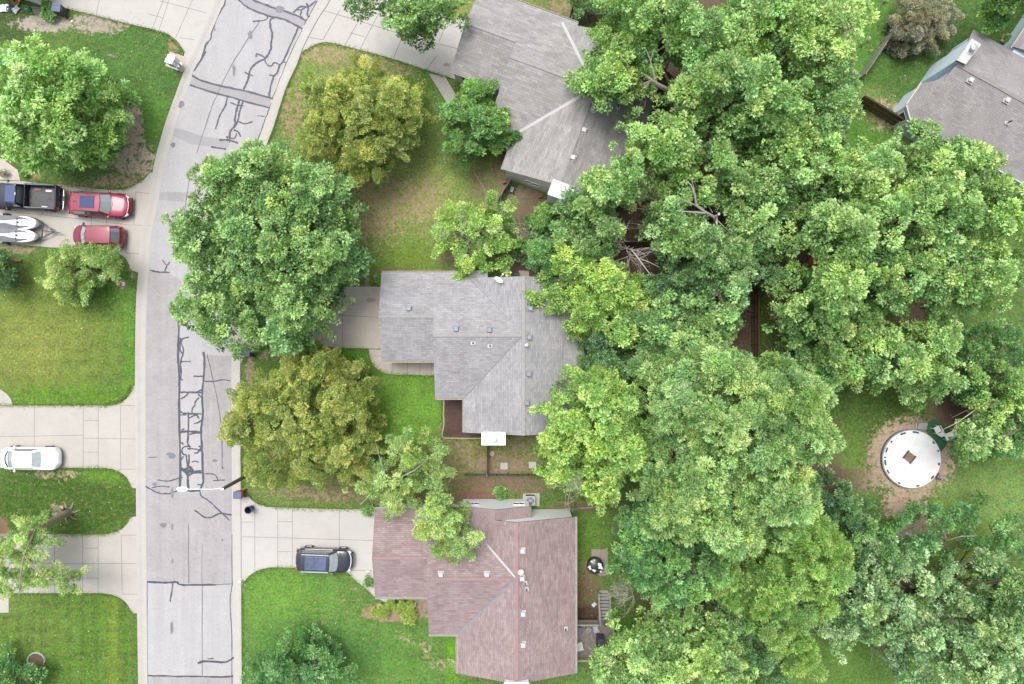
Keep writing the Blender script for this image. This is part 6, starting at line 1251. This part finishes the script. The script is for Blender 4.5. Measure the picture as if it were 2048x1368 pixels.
tree('green leafy bough hanging over the top drive', [(820, 10, 44, 44), (840, 35, 26, 26), (800, 50, 22, 16), (860, 20, 18, 18), (740, -12, 50, 18), (880, -8, 40, 20)], 9, 5, 'maple2', 16, lr=.85, trunk_r=.2, base=(800, -60))
# --- canopy between the gardens
t12 = tree('pale green maple standing at the east side of the north house', [(1225, 165, 58, 62), (1200, 150, 40, 40), (1170, 150, 26, 18), (1250, 110, 52, 40), (1290, 140, 44, 44), (1245, 205, 36, 22)], 10, 6.2, 'maple', 20, lr=0.81, base=(1330, 205), trunk_r=.25)
dead_limb(t12, [[(1345, 185, 6, .20), (1320, 172, 8.6, .15), (1303, 160, 9.4, .10), (1290, 150, 10, .05), (1283, 145, 10.3, .02)], [(1310, 165, 9, .07), (1306, 140, 9.8, .05), (1300, 118, 10.3, .035), (1292, 98, 10.6, .015)], [(1302, 120, 10.2, .025), (1308, 98, 10.5, .012)], [(1303, 161, 9.4, .05), (1290, 166, 9.8, .03), (1280, 170, 10, .014)], [(1298, 166, 9.6, .035), (1282, 181, 10, .014)], [(1298, 157, 9.7, .04), (1286, 148, 10, .015)]])
tree('tall maple north of the fallen limb, over the rear of the north house', [(1330, 60, 110, 70), (1250, 30, 66, 44), (1400, 110, 70, 60), (1340, 10, 90, 40)], 13, 5, 'maple', 21, lr=1.07, trunk_r=.34)
tree('bright yellowish feathery tree at the top edge by the north house corner', [(1235, 20, 40, 34), (1262, 50, 30, 20)], 9, 4, 'feather', 22, lr=.9)
tree('dark green shrub at the top edge beside the short dark fence', [(1195, 15, 40, 26), (1180, -10, 40, 20)], 4, 1.2, 'dark', 23, lr=.8, trunk_r=.1)
tree('tall maple at the top edge beside the green lawn with the brownish bush', [(1600, 70, 110, 90), (1500, 40, 80, 60), (1645, 140, 54, 62), (1560, 130, 70, 60), (1668, 60, 28, 50)], 13, 5, 'maple', 24, lr=1.07, trunk_r=.34)
tree('broad maple in the centre of the upper canopy, light-tipped', [(1470, 200, 110, 90), (1400, 190, 60, 60), (1540, 230, 80, 66), (1440, 110, 70, 50)], 13.5, 5, 'maple', 25, lr=1.07, trunk_r=.36)
tree('maple over the dark fence of the blue-walled house, west of it', [(1640, 230, 70, 60), (1600, 290, 80, 56), (1660, 190, 32, 34), (1650, 270, 50, 36)], 11, 4, 'maple2', 26, lr=0.93)
t27 = tree('light green maple behind the north house around the bare pale limbs', [(1330, 320, 90, 60), (1250, 350, 70, 50), (1340, 260, 66, 40), (1420, 330, 60, 50), (1200, 385, 44, 40), (1270, 290, 46, 32), (1375, 400, 60, 40)], 11.5, 4.5, 'maple', 27, lr=0.93, skip=.06, trunk_r=.3, base=(1400, 440))
dead_limb(t27, [[(1432, 470, 6, .16), (1430, 435, 9.0, .12), (1410, 424, 10, .10), (1392, 410, 11, .08), (1390, 390, 11.6, .06), (1382, 370, 12, .04), (1372, 362, 12.2, .015)], [(1410, 426, 10, .08), (1385, 424, 10.8, .05), (1352, 422, 11.4, .02)], [(1404, 418, 10.4, .06), (1382, 406, 11, .04), (1362, 398, 11.4, .015)], [(1389, 385, 11.7, .03), (1384, 358, 12.1, .012)], [(1433, 436, 9, .09), (1434, 460, 9.6, .06), (1432, 485, 9.8, .02)], [(1430, 432, 9, .07), (1446, 426, 9.8, .03), (1456, 425, 10, .012)], [(1434, 440, 9, .03), (1464, 468, 9.4, .01)], [(1425, 425, 9.4, .03), (1412, 404, 10, .012)], [(1430, 436, 9.2, .10), (1438, 428, 10.1, .085)]])
tree('maple with pale tips at the west rim of the canopy above the wooden fence', [(1180, 430, 60, 50), (1150, 400, 32, 28), (1210, 470, 50, 40), (1130, 470, 34, 24), (1165, 500, 36, 20)], 8.5, 3, 'maple2', 28, lr=0.78, skip=.05)
tree('light green maple in the middle of the canopy below the bare pale limbs', [(1400, 480, 80, 60), (1330, 440, 44, 50), (1450, 520, 60, 60), (1500, 460, 66, 70), (1460, 590, 44, 50), (1530, 390, 70, 70), (1480, 380, 60, 50)], 11, 4, 'maple2', 29, lr=0.96, skip=.04, trunk_r=.32)
tree('bluish dark green tree in the shaded middle of the canopy', [(1510, 530, 60, 70), (1540, 440, 50, 60), (1370, 560, 60, 40), (1480, 620, 50, 40), (1320, 590, 50, 34)], 7.5, 2.5, 'dark', 30, lr=0.81)
tree('maple east of the canopy centre with yellow-green tips', [(1580, 360, 70, 56), (1620, 330, 50, 40), (1560, 300, 60, 40)], 12, 5, 'maple', 31, lr=0.89)
tree('huge light green maple below the blue-walled house, the widest crown in view', [(1810, 440, 190, 150), (1700, 360, 90, 66), (1890, 350, 110, 70), (1960, 440, 90, 110), (1660, 470, 90, 90), (1650, 590, 80, 76), (1760, 560, 110, 66), (1900, 560, 110, 70), (2010, 540, 50, 80), (1790, 300, 70, 34)], 14, 5, 'maple', 32, lr=1.11, trunk_r=.45, limbs=28, skip=.02)
tree('pale green lower maple reaching towards the round pool from above', [(1640, 650, 66, 60), (1730, 660, 80, 50), (1800, 720, 90, 60), (1850, 660, 80, 60), (1870, 760, 60, 40), (1720, 730, 56, 40), (1660, 710, 44, 30)], 10, 4, 'maple', 33, lr=0.93, skip=.1, trunk_r=.3)
tree('dark green tree at the right edge beside the pool mat', [(1990, 700, 70, 56), (2010, 780, 60, 70), (1990, 880, 70, 50), (2040, 850, 40, 60)], 8, 2.5, 'oak', 34, lr=0.89, skip=.05)
t35 = tree('brighter green maple boughs hanging over the tan soil right of the pool', [(2010, 770, 56, 50), (1960, 830, 50, 30), (1980, 880, 40, 20), (2030, 820, 30, 40), (1930, 880, 26, 20)], 9.5, 5.5, 'maple', 35, lr=.85, inner=False, skip=.1, base=(2040, 760))
dead_limb(t35, [[(1990, 800, 6, .06), (1950, 820, 6.6, .045), (1915, 845, 7, .03), (1880, 862, 7.2, .012)], [(1946, 850, 6.8, .04), (1935, 880, 7, .025), (1924, 900, 7, .012)], [(1915, 845, 7, .02), (1900, 870, 7, .01)], [(2000, 860, 6.6, .05), (1985, 845, 7, .03), (1975, 860, 7, .012)]])
t18 = tree('bright yellow-green tree between the middle house and the wooden fence', [(1200, 575, 66, 60), (1260, 600, 50, 44), (1150, 600, 60, 22), (1100, 595, 34, 14), (1190, 535, 50, 30), (1170, 640, 40, 26), (1130, 530, 50, 40), (1240, 660, 44, 26)], 8, 3.2, 'bright', 36, lr=.95, skip=.06, gap=.05, trunk_r=.2)
twig_cloud(t18, 1265, 505, 6, 1, .6, 22, 2.6, 40, spread=.7, r0=.03); twig_cloud(t18, 1240, 465, 5, 0, -1, 10, 2.2, 41, spread=.5, r0=.025); twig_cloud(t18, 1150, 478, 6, -1, .2, 8, 1.6, 42)
dead_limb(t18, [[(1262, 498, 6, .06), (1275, 515, 7, .05), (1290, 535, 7.4, .035), (1303, 552, 7.6, .015)], [(1275, 515, 7, .03), (1300, 525, 7.3, .02), (1318, 534, 7.4, .01)], [(1228, 485, 5, .05), (1244, 465, 5.6, .04), (1256, 450, 6, .02)]])
tree('green leafy tree at the east wall of the middle house', [(1100, 510, 44, 30), (1120, 545, 40, 36), (1090, 500, 30, 20)], 6, 2.2, 'oak', 37, lr=.8, gap=.12, trunk_r=.14)
tree('dark glossy tree against the back wall of the middle house', [(1200, 710, 44, 60), (1230, 690, 50, 44), (1180, 680, 24, 34), (1240, 740, 44, 30)], 5.5, 1.5, 'dark', 38, lr=.85, trunk_r=.14)
tree('mid green tree with white-edged leaves in the middle of the lower canopy', [(1300, 655, 60, 44), (1380, 660, 66, 50), (1420, 700, 60, 50), (1340, 610, 60, 34), (1440, 640, 44, 40), (1280, 640, 40, 30)], 8.5, 3, 'maple2', 39, lr=0.81, skip=.05)
t17 = tree('bright lime maple overlapping the lower right corner of the middle house roof', [(1195, 860, 84, 84), (1180, 770, 46, 40), (1240, 800, 48, 44), (1130, 830, 44, 44), (1120, 900, 40, 40), (1250, 900, 50, 60), (1200, 960, 60, 40), (1120, 950, 34, 30), (1215, 990, 36, 22)], 10, 3.8, 'bright', 43, lr=0.78, trunk_r=.26)
twig_cloud(t17, 1150, 955, 7, -.6, 1, 16, 2.3, 44, spread=.6, r0=.028); twig_cloud(t17, 1140, 775, 8, -1, -.5, 6, 2.2, 45, spread=.3)
tree('largest dense green ash in the lower middle of the canopy', [(1470, 860, 170, 150), (1360, 800, 84, 84), (1420, 740, 90, 50), (1560, 780, 80, 66), (1590, 860, 70, 90), (1380, 950, 90, 80), (1540, 980, 110, 80), (1440, 1040, 110, 66), (1330, 1000, 50, 60), (1620, 800, 44, 40)], 14, 5, 'ash', 46, lr=1.07, trunk_r=.45, limbs=28)
t47 = tree('mid green maple right behind the deck of the red-roofed house', [(1320, 1100, 76, 64), (1280, 1130, 50, 50), (1370, 1160, 66, 44), (1290, 1050, 46, 40), (1420, 1130, 60, 50), (1330, 1180, 60, 30)], 9.5, 3.5, 'oak', 47, lr=0.85)
twig_cloud(t47, 1258, 1186, 4, -1, -.1, 34, 2.4, 60, spread=.45, r0=.022)
tree('feathery yellow-green tree right of the big ash', [(1600, 1080, 90, 70), (1560, 1150, 90, 60), (1650, 1110, 60, 66), (1500, 1180, 80, 50), (1620, 1200, 60, 40), (1550, 1040, 60, 44), (1560, 1250, 60, 44), (1600, 1310, 50, 40)], 10.5, 3.5, 'feather', 48, lr=0.96)
t49 = tree('dark low tree below the tan soil near the pool', [(1690, 1010, 50, 44), (1720, 1050, 40, 36), (1660, 980, 40, 26), (1700, 1090, 36, 34)], 5, 1.4, 'dark', 49, lr=.85, trunk_r=.14, gap=.06)
tree('light green maple at the bottom edge beside the deck', [(1320, 1300, 96, 54), (1272, 1272, 40, 32), (1380, 1290, 66, 50), (1225, 1342, 42, 22), (1440, 1340, 70, 30), (1300, 1365, 110, 30), (1450, 1300, 50, 30)], 11, 4, 'maple', 50, lr=0.93, trunk_r=.3)
tree('dark tree showing between the lower crowns at the bottom edge', [(1500, 1290, 60, 60), (1520, 1230, 50, 30), (1460, 1240, 40, 26), (1540, 1350, 50, 24)], 7, 2.5, 'dark', 51, lr=0.81)
tree('silvery green poplar filling the lower right corner', [(1960, 1250, 120, 76), (1900, 1300, 90, 56), (2010, 1180, 60, 60), (1850, 1260, 60, 40), (1980, 1330, 90, 40), (1900, 1215, 50, 30), (1890, 1175, 40, 16)], 13, 4.5, 'silver', 52, lr=0.93, trunk_r=.36)
tree('loose green tree with white undersides left of the silvery poplar', [(1790, 1140, 44, 50), (1770, 1190, 60, 40), (1720, 1200, 50, 44), (1800, 1110, 36, 30), (1700, 1260, 66, 40), (1740, 1310, 50, 44), (1800, 1330, 70, 44), (1820, 1270, 50, 40)], 9.5, 3.5, 'silver', 53, lr=0.74, skip=.12, gap=.06, trunk_r=.25)
t54 = tree('thin dark tree with long bare limbs above the silvery poplar', [(1950, 1060, 50, 40), (2010, 1090, 44, 50), (1870, 1050, 40, 30), (1820, 1080, 40, 26), (1850, 1110, 50, 26), (1760, 1100, 40, 40), (1960, 1130, 50, 30), (2030, 1050, 30, 30)], 8.5, 3, 'oak', 54, lr=.85, skip=.15, gap=.12, trunk_r=.2, base=(1880, 1140))
dead_limb(t54, [[(1880, 1140, 3, .1), (1920, 1128, 5.5, .08), (1950, 1112, 7, .06), (1975, 1098, 7.6, .03)], [(1890, 1085, 4, .05), (1892, 1075, 6, .04), (1880, 1050, 7, .025), (1860, 1030, 7.4, .01)], [(1895, 1080, 5, .05), (1925, 1072, 6.5, .04), (1950, 1072, 7, .02)], [(1900, 1190, 5, .06), (1920, 1200, 6, .05), (1935, 1215, 6.6, .02)]])
tree('dark crown at the far left of the lower canopy group, over the bench lawn', [(1640, 760, 40, 40), (1600, 720, 40, 34), (1550, 700, 30, 26)], 7, 2.6, 'oak', 55, lr=.95)
tree('green tree at the top right corner, only its lower boughs in view', [(2040, -5, 30, 26), (2015, -12, 20, 14)], 8, 4, 'bush', 56, lr=.8, ls=1.4, base=(2060, -50))
tree('large brownish bush on the lawn at the upper right', [(1855, 45, 60, 50), (1840, 20, 50, 36), (1890, 25, 32, 34), (1830, 70, 36, 26)], 3.6, .5, 'brownish', 57, lr=.75, sp=.25, name='bush', cat='bush', trunk_r=.12, limbs=10)
for k, (px, py, rx, ry, lb) in enumerate(((1755, 48, 14, 13, 'small pale dried shrub on the lawn nearest the brownish bush'), (1722, 88, 20, 18, 'larger pale dried shrub on the lawn beside the tall maple'), (1762, 10, 12, 8, 'tiny pale dried shrub at the top of the lawn'))):
    tree(lb, [(px, py, rx, ry)], .8, .1, 'dusty', 60 + k, lr=.32, sp=.2, name='dried_shrub', cat='shrub', trunk_r=.03, inner=False, gap=.25, limbs=6)
# shrubs by the houses
def ball(px, py, r_, z, label, kind='yew', seed=0, name='clipped_shrub', flat=.85, group=None, gap=0.):
    global rng; rng = np.random.default_rng(seed); c = P(px, py, z * .7); t = thing(name, label, 'shrub', (c.x, c.y, 0), 0, group); k = H / PXM; R_ = r_ * k
    n = max(3, int(R_ * 9)); rr_ = random.Random(seed); L_ = [(c.x, c.y, z * .5, R_ * .78)] + [(c.x + math.cos(a) * R_ * .45, c.y + math.sin(a) * R_ * .45, z * .4 + rr_.uniform(-.05, .08), R_ * .42) for a in [2 * math.pi * i / n for i in range(n)]]
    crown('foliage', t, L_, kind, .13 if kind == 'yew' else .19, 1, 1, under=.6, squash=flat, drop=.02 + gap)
    g = MB(); g.tube([(0, 0, -.05), (0, 0, z * .3), (R_ * .1, 0, z * .6)], [.05, .045, .02], 7)
    for i in range(6): g.tube([(0, 0, z * .2), (R_ * .6 * math.cos(i), R_ * .6 * math.sin(i), z * .55)], [.025, .01], 5)
    g.build('stem', M_BARK, t); return t
for i, (px, py, r_, lb) in enumerate(((764, 1225, 15.5, 'round clipped shrub, second from the left in the row below the red garage roof'), (817, 1234, 17.5, 'largest round clipped shrub, at the lower right of the row'), (748.5, 1226, 9, 'narrow clipped shrub at the left end of the row'), (781, 1209, 11, 'small green shrub behind the gap of the clipped row'), (793, 1221, 8.5, 'yellowish clipped shrub in the middle of the row'), (803, 1211, 9, 'small clipped shrub touching the upper right one in the row'), (821, 1212, 10, 'round clipped shrub at the upper right end of the row, by the wall'))):
    ball(px, py, r_, 1.0 if r_ > 12 else .75, lb, 'yew', 70 + i, group='clipped shrubs below the garage')
ball(736, 1167, 10, 1.1, 'clipped dark shrub at the garage corner of the red-roofed house, below the black car', 'bush', 80)
ball(735, 1022, 13, 1.2, 'clipped shrub at the upper garage corner of the red-roofed house', 'bush', 81)
ball(1000, 986, 14, .8, 'round green bush beside the red pavers and the air conditioner', 'bush', 82, 'bush'); ball(760, 557, 11, 1.0, 'leafy green bush at the upper garage corner of the middle house', 'bush', 83, 'bush')
ball(95, 26, 14, .9, 'round green bush between the planks and the grey bin at the top left', 'bush', 84, 'bush'); ball(90, 6, 9, .8, 'small green bush against the house wall at the top left', 'bush', 85, 'bush')
ball(2018, 78, 9, .5, 'small leafy plant in the curved bed of the blue-walled house', 'bush', 86, 'bush'); ball(47, 345, 8, .6, 'small plant at the head of the bed by the left path', 'bush', 87, 'bush'); ball(5, 345, 8, .7, 'small reddish plant at the left edge beside the path', 'brownish', 88, 'bush', gap=.2)
g = MB(); rr = random.Random(4)
for i in range(70): a = rr.uniform(0, 6.28); l = rr.uniform(.4, .9); g.tube([(0, 0, 0), (math.cos(a) * l * .4, math.sin(a) * l * .4, .4), (math.cos(a) * l, math.sin(a) * l, .45)], [.012, .01, .002], 4)
o = g.build('ornamental_grass', mat('spiky_green', S(110, 150, 86), .8, var=.2)); o.location = P(1146, 1018); tag(o, 'spiky tuft of tall grass at the corner of the red-roofed house', 'plant')
q = MB(); L_ = smooth_line([(2001, 84), (2005, 76), (2014, 70), (2026, 73), (2029, 84)], 4)
for a, b_ in zip(L_, L_[1:]): pa, pb_ = P(*a), P(*b_); q.bar((pa.x, pa.y, .06), (pb_.x, pb_.y, .06), .16, .14)
tag(q.build('bed_edging', mat('pink_edging', (0, 0, 0))), 'curved pinkish edging of the small bed at the blue-walled house', 'garden edging')
def litter(seed=21):
    r_ = np.random.default_rng(seed); n = 2600; x = r_.uniform(-42, 42, n); y = r_.uniform(-28, 28, n); px = 1024 + x * PXM / H; py = 684 - y * PXM / H
    road = np.interp(py, [q[1] for q in LA], [q[0] for q in LA]) - 22; road2 = np.interp(py, [q[1] for q in RA], [q[0] for q in RA]) + 22; k = ((px < road) | (px > road2)) & ~((px < 280) & (((py > 365) & (py < 500)) | ((py > 808) & (py < 940)) | ((py > 1064) & (py < 1190)))) & ~((px > 470) & (px < 760) & (((py > 1010) & (py < 1140)) | ((py > 570) & (py < 700)))); k &= ~((px > 735) & (px < 1165) & (((py > 540) & (py < 880)) | (py > 1010)))
    x, y = x[k], y[k]; n = len(x); a = r_.random(n) * 6.28; l = r_.uniform(.02, .06, n); z = .02 + .03 * r_.random(n); v = np.zeros((n, 4, 3))
    for i, (u, w) in enumerate(((-1, 0), (0, -.5), (1, 0), (0, .5))): v[:, i, 0] = x + (u * np.cos(a) - w * np.sin(a)) * l; v[:, i, 1] = y + (u * np.sin(a) + w * np.cos(a)) * l; v[:, i, 2] = z + .01 * i
    c = np.where(r_.random((n, 1)) < .6, A(206, 190, 150), np.where(r_.random((n, 1)) < .5, A(170, 130, 96), A(228, 226, 220))); tag(np_mesh('fallen_leaves', v.reshape(-1, 3), np.arange(n * 4).reshape(-1, 4), {'leafcol': ('FLOAT_COLOR', np.repeat(c, 4, 0))}, M_LEAF), 'fallen leaves and pale litter scattered over the lawns', 'leaves', kind='stuff')
litter()
# grass blades standing along the lawn edges and in the open lawns
def grass(seed=9):
    r_ = np.random.default_rng(seed); pts = []
    def along(L_, n, off, w=.10):
        p = np.array([P(*q)[:2] for q in L_]); d = np.diff(p, axis=0); ln = np.linalg.norm(d, axis=1); c = np.concatenate([[0], np.cumsum(ln)]); s = r_.random(n) * c[-1]; i = np.clip(np.searchsorted(c, s) - 1, 0, len(d) - 1)
        q = p[i] + d[i] * ((s - c[i]) / ln[i])[:, None]; nr = np.stack([-d[i][:, 1], d[i][:, 0]], 1) / ln[i][:, None]; pts.append(q + nr * (off + r_.normal(0, w, n))[:, None])
    for L_ in ([(0, 811), (208, 811)], [(208, 811), (240, 803), (258, 785), (265, 771)], [(100, 937), (205, 936), (235, 943), (252, 958), (264, 976)], [(105, 1069), (200, 1069), (235, 1064), (262, 1034)], [(0, 1187), (200, 1187), (238, 1195), (267, 1226)], [(64, 365), (189, 377), (251, 379), (288, 360)], [(602, 107), (630, 90), (664, 87), (720, 100), (899, 156)], [(490, 985), (515, 1006), (556, 1016), (742, 1020)], [(484, 1168), (515, 1142), (551, 1134), (590, 1135), (697, 1146), (745, 1190)], [(600, 694), (737, 698), (739, 712), (752, 738), (790, 749), (871, 752)], [(485, 725), (500, 702), (530, 694)], [(886, 797), (886, 875), (968, 878)], [(133, 17), (256, 48), (333, 68), (369, 106)]): along(L_, 900, 0)
    along([q for q in LKo if 130 < q[1] < 345], 900, .05); along([q for q in LKo if 545 < q[1] < 770], 1200, .03); along([q for q in LKo if 1230 < q[1] < 1400], 900, .03); along([q for q in RKo if 108 < q[1] < 500], 2200, -.03); along([q for q in RKo if 730 < q[1] < 980], 1400, -.03); along([q for q in RKo if 1170 < q[1] < 1400], 1400, -.03)
    p = np.concatenate(pts); n = len(p); k = r_.random(n) < .97; p = p[k]; n = len(p)
    h = .05 + .06 * r_.random(n); a = r_.random(n) * 6.28; d = np.stack([np.cos(a), np.sin(a)], 1); s = np.stack([-np.sin(a), np.cos(a)], 1) * .02; l = (.04 + .09 * r_.random(n))[:, None]
    v = np.zeros((n, 4, 3)); v[:, 0, :2] = p - s; v[:, 1, :2] = p + s; v[:, 2, :2] = p + d * l + s * .3; v[:, 3, :2] = p + d * l - s * .3; v[:, :2, 2] = .02; v[:, 2:, 2] = h[:, None] + .02
    c = A(70, 110, 40) + (A(140, 170, 70) - A(70, 110, 40)) * r_.random((n, 1))
    tag(np_mesh('edge_grass', v.reshape(-1, 3), np.arange(n * 4).reshape(-1, 4), {'leafcol': ('FLOAT_COLOR', np.repeat(c, 4, 0))}, M_LEAF), 'uneven fringe of grass blades along the lawn edges', 'grass', kind='stuff')
grass()

print('LEAVES', NLEAF[0])
